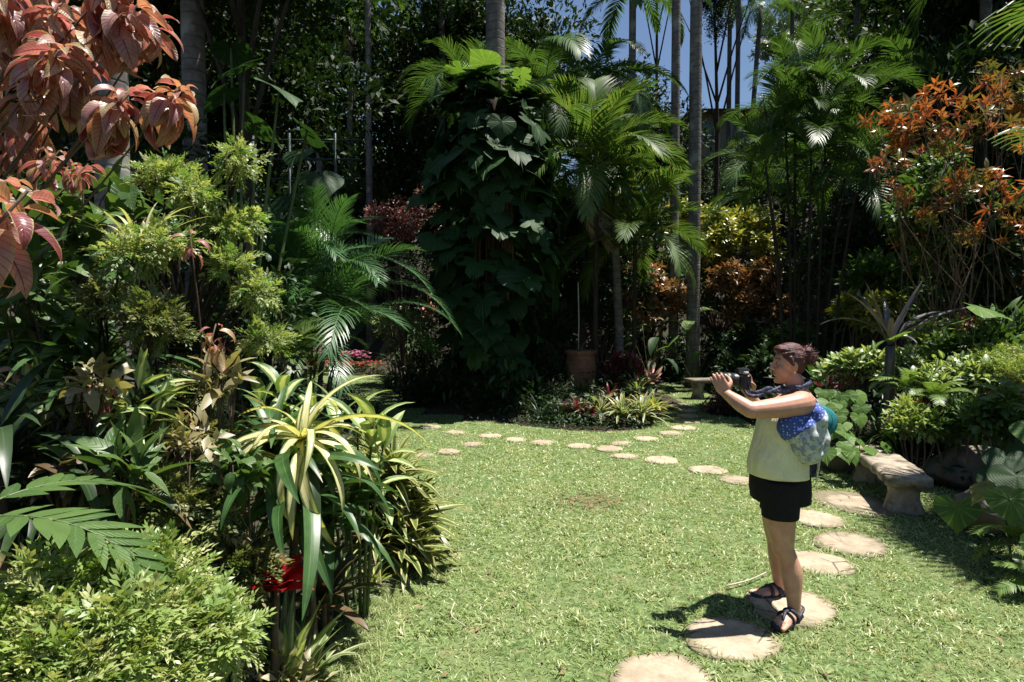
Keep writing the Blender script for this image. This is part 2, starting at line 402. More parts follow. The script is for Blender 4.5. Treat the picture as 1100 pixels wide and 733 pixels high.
M['salmonflower'] = leafmat('petal_salmon', (0.55, 0.18, 0.12), (0.65, 0.28, 0.2), trans=0.3, blotch=0, tcol=(1.1, 0.8, 0.7))
M['fern'] = leafmat('leaf_fern', (0.09, 0.17, 0.03), (0.19, 0.28, 0.07), tip=(0.2, 0.13, 0.06), trans=0.35)
M['dryleaf'] = leafmat('leaf_dead', (0.14, 0.085, 0.045), (0.28, 0.2, 0.11), trans=0.05, rough=0.9, spec=0.1)
M['grass'] = leafmat('grass_blade', (0.165, 0.25, 0.07), (0.31, 0.375, 0.14), c3=(0.44, 0.465, 0.235), trans=0.3, rough=0.42, spec=0.5, blotch=0.15, tcol=(1.2, 1.2, .7))
M['bark'] = surf('bark_brown', (0.05, 0.035, 0.025), (0.12, 0.09, 0.065), scale=9, stretch=(3, 3, 0.6), bump=0.6, bdist=0.02)
M['barkdark'] = surf('bark_dark', (0.02, 0.016, 0.012), (0.05, 0.04, 0.03), scale=9, stretch=(3, 3, 0.6), bump=0.6, bdist=0.02)
M['palmbark'] = surf('bark_palm_grey', (0.11, 0.095, 0.09), (0.2, 0.18, 0.165), scale=7, bump=0.4, rings=0.55, ringscale=6.0, c3=(0.26, 0.26, 0.23), c3scale=2.6, c3lo=.56, c3hi=.68)
M['palmbarkdark'] = surf('bark_palm_dark', (0.05, 0.045, 0.04), (0.11, 0.1, 0.085), scale=7, bump=0.4, rings=0.5, ringscale=9.0)
M['stem'] = surf('stem_green', (0.06, 0.09, 0.03), (0.11, 0.14, 0.05), scale=20, bump=0.1, rough=0.6)
M['twig'] = surf('twig_brown', (0.07, 0.05, 0.035), (0.15, 0.11, 0.08), scale=20, bump=0.2)

# ------------------------------------------------------------------ compound leaf shapes
def frond_t(L=2.0, n=34, ll=0.5, lw=0.04, a0=0.9, a1=-0.6, vee=0.35, hang=0.9, b0=1.15, b1=0.45, start=0.14, seed=0, rr=0.012, seg=3):
    rs = np.random.default_rng(seed + 100)
    N = 24; t = np.linspace(0, 1, N + 1); ang = a0 + (a1 - a0) * t ** 1.2
    am = (ang[:-1] + ang[1:]) / 2
    c = np.stack([np.zeros(N + 1), np.concatenate([[0], np.cumsum(np.cos(am))]) * L / N, np.concatenate([[0], np.cumsum(np.sin(am))]) * L / N], 1)
    mb = MB(); tube(mb, c, np.linspace(rr, rr * 0.25, N + 1), n=4, cap=False)
    for s in (-1, 1):
        for k in range(n):
            f = start + (1 - start) * (k + 0.5 + rs.uniform(-.3, .3)) / n
            i = min(int(f * N), N - 1)
            p = c[i] + (c[i + 1] - c[i]) * (f * N - i); T = nrm(c[i + 1] - c[i])
            up = np.array([0, -T[2], T[1]]); side = np.array([s, 0, 0.])
            b = b0 + (b1 - b0) * f + rs.uniform(-.1, .1)
            g = (f - start) / (1 - start)
            l = ll * (0.35 + 0.65 * math.sin(PI * min(1, 0.12 + 0.86 * g)) ** 0.7) * rs.uniform(.88, 1.1)
            d = nrm(T * math.cos(b) + (side * math.cos(vee) + up * math.sin(vee)) * math.sin(b))
            V = []; A = []; q = p.copy(); dd = d.copy()
            wv = nrm(np.cross(up, d))
            for m_ in range(seg + 1):
                u = m_ / seg; ww = lw * (0.6 + 0.4 * min(1, u * 3)) * (1 - u ** 2.2) * 0.5 + 0.001
                V += [q - wv * ww, q + wv * ww]; A += [(-0.9, u), (0.9, u)]
                dd = nrm(dd + np.array([0, 0, -1.]) * hang * (1.3 / seg) * (0.3 + u)); q = q + dd * l / seg
            base = mb.n
            Q = [(2 * m_, 2 * m_ + 1, 2 * m_ + 3, 2 * m_ + 2) for m_ in range(seg)]
            mb.add(V, Q, None, np.concatenate([np.array(A), np.full((len(A), 1), rs.random())], 1))
    return mb

def fan_t(L=0.8, n=26, spread=4.6, lw=0.055, hang=0.9, pet=0.7, seed=0, split=0.35):
    """fan palm leaf: petiole, then segments from one point, drooping at their ends"""
    rs = np.random.default_rng(seed + 7); mb = MB()
    tube(mb, [(0, 0, 0), (0, pet * 0.55, pet * 0.1), (0, pet, 0.02)], [0.012, 0.009, 0.007], n=4, cap=False)
    for k in range(n):
        a = (k / (n - 1) - 0.5) * spread
        d = np.array([math.sin(a), math.cos(a), 0.12]); l = L * (1 - 0.25 * abs(a) / (spread / 2)) * rs.uniform(.93, 1.04)
        q = np.array([0, pet, 0.02]); dd = nrm(d); wv = nrm(np.cross(np.array([0, 0, 1.]), d)); V = []; A = []
        wm = 2 * math.sin(spread / n / 2) * split * L
        for m_ in range(6):
            u = m_ / 5; ww = min(wm, lw) * min(1, u / split) * (1 if u < split else (1 - ((u - split) / (1 - split)) ** 1.6)) / 1.6 + 0.002
            V += [q - wv * ww, q + np.array([0, 0, .012 * u]), q + wv * ww]; A += [(-0.9, u), (0, u), (0.9, u)]
            dd = nrm(dd + np.array([0, 0, -1.]) * hang * 0.34 * max(0, u - 0.25) * 2); q = q + dd * l / 5
        Q = []
        for m_ in range(5): Q += [(3 * m_, 3 * m_ + 1, 3 * m_ + 4, 3 * m_ + 3), (3 * m_ + 1, 3 * m_ + 2, 3 * m_ + 5, 3 * m_ + 4)]
        mb.add(V, Q, None, np.concatenate([np.array(A), np.full((len(A), 1), rs.random())], 1))
    return mb

def spray_t(n=9, L=0.16, ll=0.05, lw=0.018, seed=0, a0=0.2, a1=-0.4, jag=True):
    """fine feathery twig: small leaflets both sides"""
    rs = np.random.default_rng(seed + 55); mb = MB()
    lt = leaf_t(1, lw / ll, 2, 0.1, -0.5, 0.2, 'lance', 2)
    P, az, ti, ro, sc = [], [], [], [], []
    for k in range(n):
        f = (k + .6) / n; y = L * f; z = a0 * y - (a0 - a1) * 0.5 * y * y / L
        for s in (-1, 1):
            P.append((0, y, z)); az.append(-s * (1.15 - 0.6 * f) + rs.uniform(-.25, .25)); ti.append(rs.uniform(-.3, .5)); ro.append(rs.uniform(-.6, .6))
            sc.append(ll * (0.6 + 0.6 * math.sin(PI * f)) * rs.uniform(.7, 1.2))
    P.append((0, L, -0.5 * abs(a1) * L)); az.append(0); ti.append(0); ro.append(0); sc.append(ll)
    place(mb, lt, P, np.array(az), np.array(ti), np.array(ro), np.array(sc))
    return sub_t(mb)

def whorl_t(n=8, L=0.2, w=0.05, seed=0, shape='lance', t0=0.1, t1=0.9, a1=-0.5, nseg=3):
    """tuft of leaves round a twig's end (croton, cordyline)"""
    rs = np.random.default_rng(seed + 77); mb = MB()
    lt = leaf_t(1, w / L, nseg, 0.2, a1, 0.25, shape, 3)
    az = np.arange(n) * 2.4 + rs.uniform(-.3, .3, n)
    place(mb, lt, np.stack([np.zeros(n), np.zeros(n), np.linspace(0, 0.25 * L, n)], 1), az, np.linspace(t0, t1, n) + rs.uniform(-.2, .2, n), rs.uniform(-.3, .3, n), L * rs.uniform(.7, 1.1, n))
    V, Q, A = sub_t(mb)
    # stored with the axis along +Y
    V = np.stack([V[:, 0], V[:, 2], -V[:, 1]], 1)
    return V, Q, A

T_OVATE = [leaf_t(1, .5, 5, .2, -.7, .18, 'ovate', 3), leaf_t(1, .45, 5, .4, -.4, .2, 'ovate', 3), leaf_t(1, .55, 5, .0, -1.1, .15, 'ovate', 3)]
T_SMALL = [leaf_t(1, .5, 2, .2, -.5, .2, 'ovate', 3), leaf_t(1, .42, 2, .3, -.3, .25, 'ovate', 3)]
T_LANCE = [leaf_t(1, .22, 4, .2, -.6, .25, 'lance', 3), leaf_t(1, .26, 4, .4, -.2, .2, 'lance', 3)]
T_SPRAY = [spray_t(seed=i) for i in range(4)]
T_FINE = [spray_t(n=7, L=.1, ll=.034, lw=.012, seed=20 + i) for i in range(3)]
T_WHORL = [whorl_t(seed=i) for i in range(3)]
T_CROT = [whorl_t(9, .26, .075, seed=9 + i, t0=0.0, t1=0.8) for i in range(3)]

# ------------------------------------------------------------------ plants
def blob_points(blobs, n, shell=0.55, top=0.35, bias=0.75):
    """points and outward directions spread through uneven clumps"""
    blobs = [(np.asarray(c, float), np.broadcast_to(np.asarray(r, float), (3,))) for c, r in blobs]
    wts = np.array([(r[0] * r[1] * r[2]) ** (2 / 3) for _, r in blobs]); wts /= wts.sum()
    P, D = [], []
    for (c, r), f in zip(blobs, wts):
        m = max(1, int(n * f)); d = nrm(rng.normal(size=(m, 3)))
        d[:, 2] = np.where(d[:, 2] < 0, d[:, 2] * (1 - bias * (rng.random(m) < 0.7)), d[:, 2]); d = nrm(d)
        q = shell + (1 - shell) * rng.random(m) ** 0.6
        bump = 1 + 0.22 * np.sin(d[:, 0] * 5 + c[0] * 7) * np.cos(d[:, 1] * 6 + c[2] * 5) + 0.12 * np.sin(d[:, 2] * 9 + c[1])
        P.append(c + d * r * (q * bump)[:, None]); D.append(nrm(d / r * r.mean() + np.array([0, 0, top])))
    return np.concatenate(P), np.concatenate(D)

def clumps(c, r, n, sub=0.45, seed=0):
    """splits one big clump into several small ones"""
    rs = np.random.default_rng(seed); c = np.asarray(c, float); r = np.broadcast_to(np.asarray(r, float), (3,))
    out = []
    for _ in range(n):
        d = nrm(rs.normal(size=3)); q = rs.random() ** 0.5
        out.append((c + d * r * q * (1 - sub * 0.6), r * sub * rs.uniform(.65, 1.2)))
    return out

def bush(name, label, cat, base, blobs, n, tm, mat, size, stem='twig', stem_r=0.015, group=None, top=0.35, spread=0.5, shell=0.5, vary=0.3, extra=None, partname='foliage', fork=None, stem_to=1.0, loose=0.0):
    base = np.asarray(base, float)
    root = thing(name, label, cat, base, 0, group)
    loc = [(np.asarray(c, float) - base, r) for c, r in blobs]
    mb = MB()
    f0 = np.array([0, 0, 0.0]) if fork is None else np.asarray(fork, float) - base
    f_ = f0
    if fork is not None: tube(mb, curve_pts([(0, 0, -0.05), f0 * 0.5 + rng.normal(size=3) * .02, f0], 8), [stem_r * 1.6] * 4 + [stem_r * 1.3] * 4, n=7)
    for c, r in loc:
        f0 = f_ if fork is None or loose == 0 else f_ * rng.uniform(.35, 1.0) + np.array([rng.normal(), rng.normal(), 0]) * loose * .6
        rm = float(np.mean(r)); e = f0 + (c - f0) * stem_to
        mid = f0 * 0.5 + e * 0.5 + rng.normal(size=3) * 0.08 * np.linalg.norm(e - f0)
        pts = curve_pts([f0 - (0, 0, 0.03), mid, e], 7); tube(mb, pts, np.linspace(stem_r, stem_r * .4, 7), n=5)
        for _ in range(4):
            d = nrm(rng.normal(size=3) + np.array([0, 0, .4])); tube(mb, curve_pts([pts[5], c + d * r * .4, c + d * r * .8], 5), np.linspace(stem_r * .4, stem_r * .15, 5), n=4)
    mb.build('stems', M[stem], root)
    fo = MB(); P, D = blob_points(loc, n, shell=shell, top=top)
    D = nrm(D + rng.normal(size=D.shape) * spread); az, ti = dir_az_tilt(D)
    place(fo, tm, P, az, ti, rng.uniform(-.8, .8, len(P)), size * rng.uniform(1 - vary, 1 + vary, len(P)))
    fo.build(partname, M[mat], root)
    if extra: extra(root, loc)
    return root

def rosette(name, label, cat, base, n, L, W_, mat, t0=1.25, t1=0.05, a0=0.25, a1=-1.0, shape='strap', group=None, z0=0.0, spread=0.03, nseg=9, fold=0.25, rnd=None, vary=.2, extra=None, az0=0, azr=2 * PI, wave=0.0, stemr=None, partname='leaves', p=1.0):
    """leaves from one centre: inner ones upright, outer ones spreading"""
    root = thing(name, label, cat, base, 0, group)
    mb = MB()
    tm = [leaf_t(1, W_ / L, nseg, a0, a1 + d, fold, shape, 3, wave, p) for d in (-.25, 0, .3)]
    k = np.arange(n); az = az0 + np.mod(k * 2.39996, 2 * PI) * azr / (2 * PI) + rng.uniform(-.2, .2, n)
    f = (k + .5) / n
    ti = t0 + (t1 - t0) * f + rng.uniform(-.15, .15, n)
    P = np.stack([-np.sin(az) * spread, np.cos(az) * spread, z0 - f * spread * 2], 1)
    place(mb, tm, P, az, ti, rng.uniform(-.2, .2, n), L * (0.75 + .3 * f) * rng.uniform(1 - vary, 1 + vary, n))
    if stemr:
        st = MB(); tube(st, curve_pts([(0, 0, -.05), (rng.uniform(-.03, .03), 0, z0 * .5), (0, 0, z0)], 6), np.linspace(stemr, stemr * .7, 6), n=7)
        st.build('stem', M['twig'], root)
    mb.build(partname, M[mat], root)
    if extra: extra(root)
    return root

def big_leaf_plant(name, label, cat, base, leaves, mat, group=None, L=0.4, split=0.0, pet_r=0.012, down=-0.9, stem='stem', tm=None, partname='leaf'):
    """elephant-ear habit: each leaf on its own stalk. leaves: (point of attachment, azimuth the tip points to, size, tilt)"""
    base = np.asarray(base, float); root = thing(name, label, cat, base, 0, group)
    st = MB()
    for i, (p, az, s, ti) in enumerate(leaves):
        p = np.asarray(p, float) - base; mb = MB()
        mid = p * 0.5 + np.array([0, 0, 0.12 * np.linalg.norm(p[:2]) + .02]) + rng.normal(size=3) * .02
        tube(st, curve_pts([(0, 0, -.03), mid, p], 8), np.linspace(pet_r, pet_r * .5, 8), n=6)
        t_ = tm if tm else heart_t(1, cup=rng.uniform(.05, .2), droop=rng.uniform(.1, .45), split=split, narrow=rng.uniform(.85, 1.1))
        place(mb, t_, [p], az, ti, rng.uniform(-.3, .3), s)
        mb.build(partname, M[mat], root)
    st.build('stalks', M[stem], root)
    return root

_fr = {}
def frond_mesh(key, mat, **kw):
    """three variants of one frond, shared by every palm of the kind"""
    if key not in _fr:
        _fr[key] = [frond_t(seed=i, **{k: (v * (1 + .12 * (i - 1)) if k in ('L', 'll') else v) for k, v in kw.items()}).mesh('frond', M[mat]) for i in range(3)]
    return _fr[key]

def add_fronds(root, at, n, meshes, t0=0.5, t1=-0.9, az0=0.0, sc=1.0, vary=.15, ph=2.39996, azs=None):
    for k in range(n):
        az = az0 + k * ph + rng.uniform(-.25, .25) if azs is None else azs[k]
        link('frond', meshes[int(rng.integers(0, len(meshes)))], root, at, (t0 + (t1 - t0) * (k + .5) / n + rng.uniform(-.1, .1), rng.uniform(-.25, .25), az), sc * rng.uniform(1 - vary, 1 + vary))

def trunk_mesh(h, r0, r1, bend=(0, 0), n=12, k=14, flare=1.35):
    mb = MB(); z = np.linspace(-0.3, h, k); t = np.clip(z / h, 0, 1)
    pts = np.stack([bend[0] * t ** 1.5, bend[1] * t ** 1.5, z], 1)
    rad = (r0 + (r1 - r0) * t) * (1 + (flare - 1) * np.exp(-t * 18)) * (1 + rng.uniform(-.025, .025, k))
    tube(mb, pts, rad, n=n); return mb

def palm(name, label, base, h, r0, r1, nf, meshes, bark='palmbark', t0=0.5, t1=-1.0, bend=(0, 0), sc=1.0, group=None, shaft=None, cat='palm tree', flare=1.35, az0=0):
    root = thing(name, label, cat, base, 0, group)
    trunk_mesh(h, r0, r1, bend, flare=flare).build('trunk', M[bark], root)
    top = np.array([bend[0], bend[1], h])
    if shaft:
        mb = MB(); tube(mb, [top - (0, 0, .05), top + (0, 0, shaft * .3), top + (0, 0, shaft)], [r1 * 1.25, r1 * 1.15, r1 * .55], n=10); mb.build('crownshaft', M['stem'], root)
        top = top + (0, 0, shaft * .9)
    add_fronds(root, top, nf, meshes, t0, t1, az0, sc)
    return root

def clump_palm(name, label, base, stems, nf, meshes, r=0.04, bark='palmbarkdark', t0=0.9, t1=-0.5, group=None, sc=1.0):
    """many-stemmed palm; stems: (dx, dy, height, lean x, lean y)"""
    root = thing(name, label, 'palm', base, 0, group)
    for dx, dy, h, lx, ly in stems:
        mb = MB(); pts = curve_pts([(dx, dy, -.1), (dx + lx * .35, dy + ly * .35, h * .5), (dx + lx, dy + ly, h)], 9)
        tube(mb, pts, np.linspace(r, r * .75, 9), n=8); mb.build('stem', M[bark], root)
        add_fronds(root, pts[-1], nf, meshes, t0, t1, rng.uniform(0, 6), sc)
    return root

def crown_mesh(key, rx, rz, ncl, nleaf, size, tm, mat, seed, z=0.0, sub=0.36):
    mb = MB(); P, D = blob_points(clumps((0, 0, z), (rx, rx, rz), ncl, sub, seed), nleaf, shell=.35)
    D = nrm(D + rng.normal(size=D.shape) * .7); az, ti = dir_az_tilt(D)
    place(mb, tm, P, az, ti, rng.uniform(-1, 1, len(P)), size * rng.uniform(.6, 1.3, len(P)))
    return mb.mesh('crown', M[mat])

def broad_tree(name, label, base, h, r, crown, crown_r, group=None, bark='bark', cat='tree', sc=1.0, rz=0.0):
    root = thing(name, label, cat, base, rz, group)
    mb = MB(); pts = curve_pts([(0, 0, -.4), (rng.uniform(-.2, .2), rng.uniform(-.2, .2), h * .5), (0, 0, h * .95)], 10)
    tube(mb, pts, np.linspace(r * 1.2, r * .35, 10), n=9)
    for k in range(6):
        a = k * 2.4 + rng.uniform(-.4, .4); q = pts[5 + k % 4]
        e = np.array([math.cos(a) * crown_r * .6, math.sin(a) * crown_r * .6, h + rng.uniform(-.1, .35) * crown_r])
        tube(mb, curve_pts([q, q * .5 + e * .5 + (0, 0, .2), e], 6), np.linspace(r * .4, r * .1, 6), n=6)
    mb.build('trunk', M[bark], root)
    link('crown', crown, root, (0, 0, h))
    return root

def tufts(mb, P, n, L, W_, t0=1.3, t1=.5, a1=-1.0, shape='grass', nseg=5):
    tm = [leaf_t(1, W_ / L, nseg, .2, a1 + d, .2, shape, 2) for d in (-.3, 0, .3)]
    P = np.asarray(P, float).reshape(-1, 3); m = len(P) * n
    az = rng.uniform(0, 2 * PI, m)
    place(mb, tm, np.repeat(P, n, 0) + rng.normal(size=(m, 3)) * (.02, .02, 0), az, rng.uniform(t1, t0, m), rng.uniform(-.3, .3, m), L * rng.uniform(.6, 1.2, m))

def tuft_plant(name, label, cat, base, n, L, W_, mat, group=None, t0=1.35, t1=.4, a1=-1.1, r=0.0, k=1, nseg=6):
    root = thing(name, label, cat, base, 0, group); mb = MB()
    P = np.stack([rng.normal(size=k) * r, rng.normal(size=k) * r, np.zeros(k)], 1)
    tufts(mb, P, n, L, W_, t0, t1, a1, nseg=nseg); mb.build('leaves', M[mat], root); return root
# ------------------------------------------------------------------ ground, lawn
def smooth(a, lo, hi):
    t = np.clip((a - lo) / (hi - lo), 0, 1); return t * t * (3 - 2 * t)

def hz(x, y):
    x = np.asarray(x, float); y = np.asarray(y, float)
    corr = np.exp(-((x + 6.0) / 2.6) ** 2)            # the grass walk on the left stays lower
    y0 = 17.0 + 4.0 * corr
    s = np.maximum(0, y - y0)
    slope = 0.30 + 0.32 * smooth(x, -4, 6)
    h = slope * s * smooth(s, -2, 5)
    h = 13.0 * (1 - np.exp(-h / 13.0)) * 1.12
    h = h + np.maximum(0, x - 8.5) * 0.35 + np.maximum(0, -x - 8) * 0.3 * smooth(y, 4, 10)
    isl = np.maximum(0, 1 - ((x - 0.7) / 2.8) ** 2 - ((y - 13.4) / 2.7) ** 2)
    return h + 0.45 * isl

def gz(p):
    return np.array([p[0], p[1], float(hz(p[0], p[1]))])

def wg(px, Y, dz=0.0):
    """ground point in the photo's column px at forward distance Y"""
    x = (px - 550) / FPX * Y
    return np.array([x, Y, float(hz(x, Y)) + dz])

def inside(poly, P):
    poly = np.asarray(poly, float); x, y = P[:, 0], P[:, 1]; r = np.zeros(len(P), bool); j = len(poly) - 1
    for i in range(len(poly)):
        xi, yi = poly[i]; xj, yj = poly[j]
        c = ((yi > y) != (yj > y)) & (x < (xj - xi) * (y - yi) / (yj - yi + 1e-12) + xi); r ^= c; j = i
    return r

M['soil'] = surf('soil', (0.022, 0.016, 0.011), (0.06, 0.045, 0.03), scale=6, bump=0.6, bdist=0.03, c3=(0.02, 0.03, 0.01), c3scale=.8)
def lawnmat():
    m, nt = newmat('lawn')
    tc = nd(nt, 'ShaderNodeTexCoord')
    def noise(sc, det=5):
        n = nd(nt, 'ShaderNodeTexNoise'); n.inputs['Scale'].default_value = sc; n.inputs['Detail'].default_value = det
        nt.links.new(tc.outputs['Object'], n.inputs['Vector']); return n.outputs[0]
    col = mixc(nt, sstep(nt, noise(28, 8), .3, .7), (0.045, 0.075, 0.024), (0.14, 0.2, 0.075))  # darkened ground tone paints the shadow in the gaps between blades
    col = mixc(nt, math_(nt, 'MULTIPLY', sstep(nt, noise(2.2), .45, .65), .45), col, (0.15, 0.17, 0.075))
    col = mixc(nt, math_(nt, 'MULTIPLY', sstep(nt, noise(5.5), .58, .72), .75), col, (0.24, 0.2, 0.11))
    p = nd(nt, 'ShaderNodeBsdfPrincipled'); nt.links.new(col, p.inputs['Base Color']); p.inputs['Roughness'].default_value = .95
    p.inputs['Specular IOR Level'].default_value = .1
    b = nd(nt, 'ShaderNodeBump'); b.inputs['Strength'].default_value = .7; b.inputs['Distance'].default_value = .02
    nt.links.new(noise(45, 8), b.inputs['Height']); nt.links.new(b.outputs[0], p.inputs['Normal'])
    o = nd(nt, 'ShaderNodeOutputMaterial'); nt.links.new(p.outputs[0], o.inputs[0]); return m
M['lawn'] = lawnmat()

def sheet(name, xs, ys, mat, dz=0.0, kind='structure', keep=None):
    X, Y = np.meshgrid(xs, ys, indexing='ij'); Z = hz(X, Y) + dz
    nx, ny = X.shape; V = np.stack([X, Y, Z], -1).reshape(-1, 3)
    i, j = np.meshgrid(np.arange(nx - 1), np.arange(ny - 1), indexing='ij')
    Q = np.stack([i * ny + j, (i + 1) * ny + j, (i + 1) * ny + j + 1, i * ny + j + 1], -1).reshape(-1, 4)
    if keep is not None: Q = Q[keep(V[Q].mean(1))]
    mb = MB(); mb.add(V, Q); o = mb.build(name, mat); o['kind'] = kind; return o

xs = np.concatenate([np.linspace(-220, -30, 12), np.arange(-29, 30, 0.8), np.linspace(31, 220, 12)])
ys = np.concatenate([np.linspace(-40, -1, 8), np.arange(0, 60, 0.8), np.linspace(61, 320, 14)])
sheet('ground', xs, ys, M['soil'])

LAWN = [(-1.05, 0.3), (-1.0, 2.3), (-.945, 2.95), (-.93, 3.88), (-.72, 4.4), (-1.2, 6.2), (-1.75, 8.5), (-2.7, 12), (-3.9, 15), (-6.6, 18.6), (-6.9, 20.6), (-4.7, 20.6), (-3.3, 15.7), (-2.2, 13.0),
        (-1.08, 11.5), (.15, 10.1), (1.3, 9.5), (2.2, 9.75), (2.9, 11.5), (3.2, 14.3), (3.6, 17.5), (4.6, 17.2), (4.9, 14.8), (4.55, 13), (3.75, 11.4), (4.2, 10.8), (4.0, 9.2), (4.05, 7.9),
        (4.35, 7.0), (4.7, 6.0), (4.2, 5.3), (4.2, 4.7), (3.9, 3.9), (3.9, 3.0), (3.9, .3)]
def roughen(poly, step=.18, amp=.035):
    out = []
    for a, b in zip(poly, poly[1:] + poly[:1]):
        n = max(1, int(math.dist(a, b) / step))
        for k in range(n):
            f = k / n; out.append((a[0] + (b[0] - a[0]) * f + rng.normal() * amp, a[1] + (b[1] - a[1]) * f + rng.normal() * amp))
    return out
LAWNR = roughen(LAWN)
bm = bmesh.new()
f = bm.faces.new([bm.verts.new((x, y, 0.012)) for x, y in LAWNR])
bmesh.ops.triangulate(bm, faces=[f])
me = bpy.data.meshes.new('lawn'); bm.to_mesh(me); bm.free(); me.materials.append(M['lawn'])
o = link('lawn', me); o['kind'] = 'structure'

UP = [(-8.2, 21.3), (-7.4, 27.5), (-3.2, 27.5), (-3.6, 21.3)]
sheet('upper_lawn', np.arange(-9, -2, .25), np.arange(21, 28.2, .25), M['lawn'], .02, keep=lambda c: inside(UP, c))

# ------------------------------------------------------------------ stepping stones
def stonemat():
    m, nt = newmat('stepping_stone'); tc = nd(nt, 'ShaderNodeTexCoord'); oi = nd(nt, 'ShaderNodeObjectInfo')
    off = nt.nodes.new('ShaderNodeVectorMath'); off.operation = 'ADD'; nt.links.new(tc.outputs['Object'], off.inputs[0])
    cx = nt.nodes.new('ShaderNodeCombineXYZ'); nt.links.new(math_(nt, 'MULTIPLY', oi.outputs['Random'], 37.0), cx.inputs[0]); nt.links.new(math_(nt, 'MULTIPLY', oi.outputs['Random'], 91.0), cx.inputs[1]); nt.links.new(cx.outputs[0], off.inputs[1])
    def noise(sc, det=6, ro=.6):
        n = nd(nt, 'ShaderNodeTexNoise'); n.inputs['Scale'].default_value = sc; n.inputs['Detail'].default_value = det; n.inputs['Roughness'].default_value = ro
        nt.links.new(off.outputs[0], n.inputs['Vector']); return n.outputs[0]
    col = mixc(nt, sstep(nt, noise(9, 9, .7), .3, .7), (0.26, 0.21, 0.15), (0.42, 0.345, 0.255))
    col = mixc(nt, math_(nt, 'MULTIPLY', sstep(nt, noise(3.2, 5), .5, .7), .45), col, (0.19, 0.16, 0.11))
    col = mixc(nt, math_(nt, 'MULTIPLY', sstep(nt, noise(6.5, 6), .6, .72), .55), col, (0.1, 0.11, 0.06))
    sp = nd(nt, 'ShaderNodeSeparateXYZ'); nt.links.new(tc.outputs['Object'], sp.inputs[0])
    r2 = math_(nt, 'SQRT', math_(nt, 'ADD', math_(nt, 'MULTIPLY', sp.outputs[0], sp.outputs[0]), math_(nt, 'MULTIPLY', sp.outputs[1], sp.outputs[1])))
    rim = sstep(nt, math_(nt, 'ADD', r2, math_(nt, 'MULTIPLY', noise(14, 4), .09)), .235, .3)
    col = mixc(nt, math_(nt, 'MULTIPLY', rim, .6), col, (0.12, 0.11, 0.065))
    vo = nd(nt, 'ShaderNodeTexVoronoi'); vo.feature = 'DISTANCE_TO_EDGE'; vo.inputs['Scale'].default_value = 2.6; nt.links.new(off.outputs[0], vo.inputs['Vector'])
    crack = math_(nt, 'MULTIPLY', sstep(nt, vo.outputs['Distance'], .016, .004), sstep(nt, noise(2.4, 2), .42, .56))
    col = mixc(nt, math_(nt, 'MULTIPLY', crack, .75), col, (0.07, 0.06, 0.04))
    g = nt.nodes.new('ShaderNodeHueSaturation'); nt.links.new(col, g.inputs['Color']); nt.links.new(math_(nt, 'ADD', math_(nt, 'MULTIPLY', oi.outputs['Random'], .35), .83), g.inputs['Value'])
    p = nd(nt, 'ShaderNodeBsdfPrincipled'); nt.links.new(g.outputs[0], p.inputs['Base Color']); p.inputs['Roughness'].default_value = .92; p.inputs['Specular IOR Level'].default_value = .15
    b = nd(nt, 'ShaderNodeBump'); b.inputs['Strength'].default_value = .7; b.inputs['Distance'].default_value = .012
    nt.links.new(math_(nt, 'SUBTRACT', noise(22, 9, .7), crack), b.inputs['Height']); nt.links.new(b.outputs[0], p.inputs['Normal'])
    o = nd(nt, 'ShaderNodeOutputMaterial'); nt.links.new(p.outputs[0], o.inputs[0]); return m
M['stone'] = stonemat()
STONES = [
    (712, 736, 112, .5, 'pale round stepping stone cut off by the bottom edge of the photo'),
    (785, 690, 98, .5, "round stepping stone with the woman's shadow and a crack across it"),
    (850, 655, 92, .45, 'round stepping stone under the feet of the woman with the camera'),
    (880, 608, 68, .4, "round stepping stone just behind the standing woman's calf"),
    (913, 587, 76, .38, 'wide oval stepping stone below the front end of the stone bench'),
    (876, 560, 58, .36, "round stepping stone level with the hem of the woman's shorts"),
    (915, 542, 74, .5, 'long dull stepping stone dappled with shade before the stone bench'),
    (792, 518, 38, .3, "stepping stone closest to the front of the woman's black shorts"),
    (760, 507, 40, .3, "stepping stone lying just ahead of the woman's tank top hem"),
    (711, 496, 37, .27, 'oval stepping stone alone on the lawn ahead of the woman'),
    (671, 492, 28, .26, 'stepping stone at the near bend of the path below the bromeliads'),
    (654, 484, 30, .25, 'small stepping stone second at the fork of the path below the bromeliads'),
    (667, 478, 24, .25, 'little stepping stone tight in front of the bromeliad bed'),
    (694, 473, 26, .25, 'stepping stone where the path leaves the bromeliad bed for the bench'),
    (720, 467, 26, .25, 'stepping stone first past the corner of the bromeliad bed'),
    (734, 461, 29, .24, 'widest stepping stone of the far run toward the far bench'),
    (738, 454, 27, .24, 'stepping stone second from the widest one toward the far bench'),
    (739, 448, 23, .24, 'narrow stepping stone midway along the far run of path'),
    (738, 442, 23, .24, 'shaded stepping stone near the foot of the far bench'),
    (728, 436, 24, .24, 'shaded stepping stone farthest along the path beside the far bench'),
    (622, 481, 27, .25, 'stepping stone in front of the mossy bowl'),
    (583, 477, 28, .25, 'stepping stone below the dark tufts left of the mossy bowl'),
    (553, 474, 24, .25, 'small stepping stone in the middle of the path before the dark island bed'),
    (527, 470, 24, .25, 'small stepping stone at the edge of the shade of the vine tree'),
    (508, 479, 24, .25, 'stepping stone in full sun in front of the vine tree shade'),
    (489, 466, 22, .25, 'half shaded stepping stone below the vine tree'),
    (482, 487, 26, .25, 'stepping stone right of the yellow edged clump tip'),
    (455, 491, 22, .25, 'stepping stone partly behind the yellow edged clump'),
    (462, 460, 22, .25, 'shaded stepping stone deepest in the shadow on the left walk'),
]
SPOLY = []
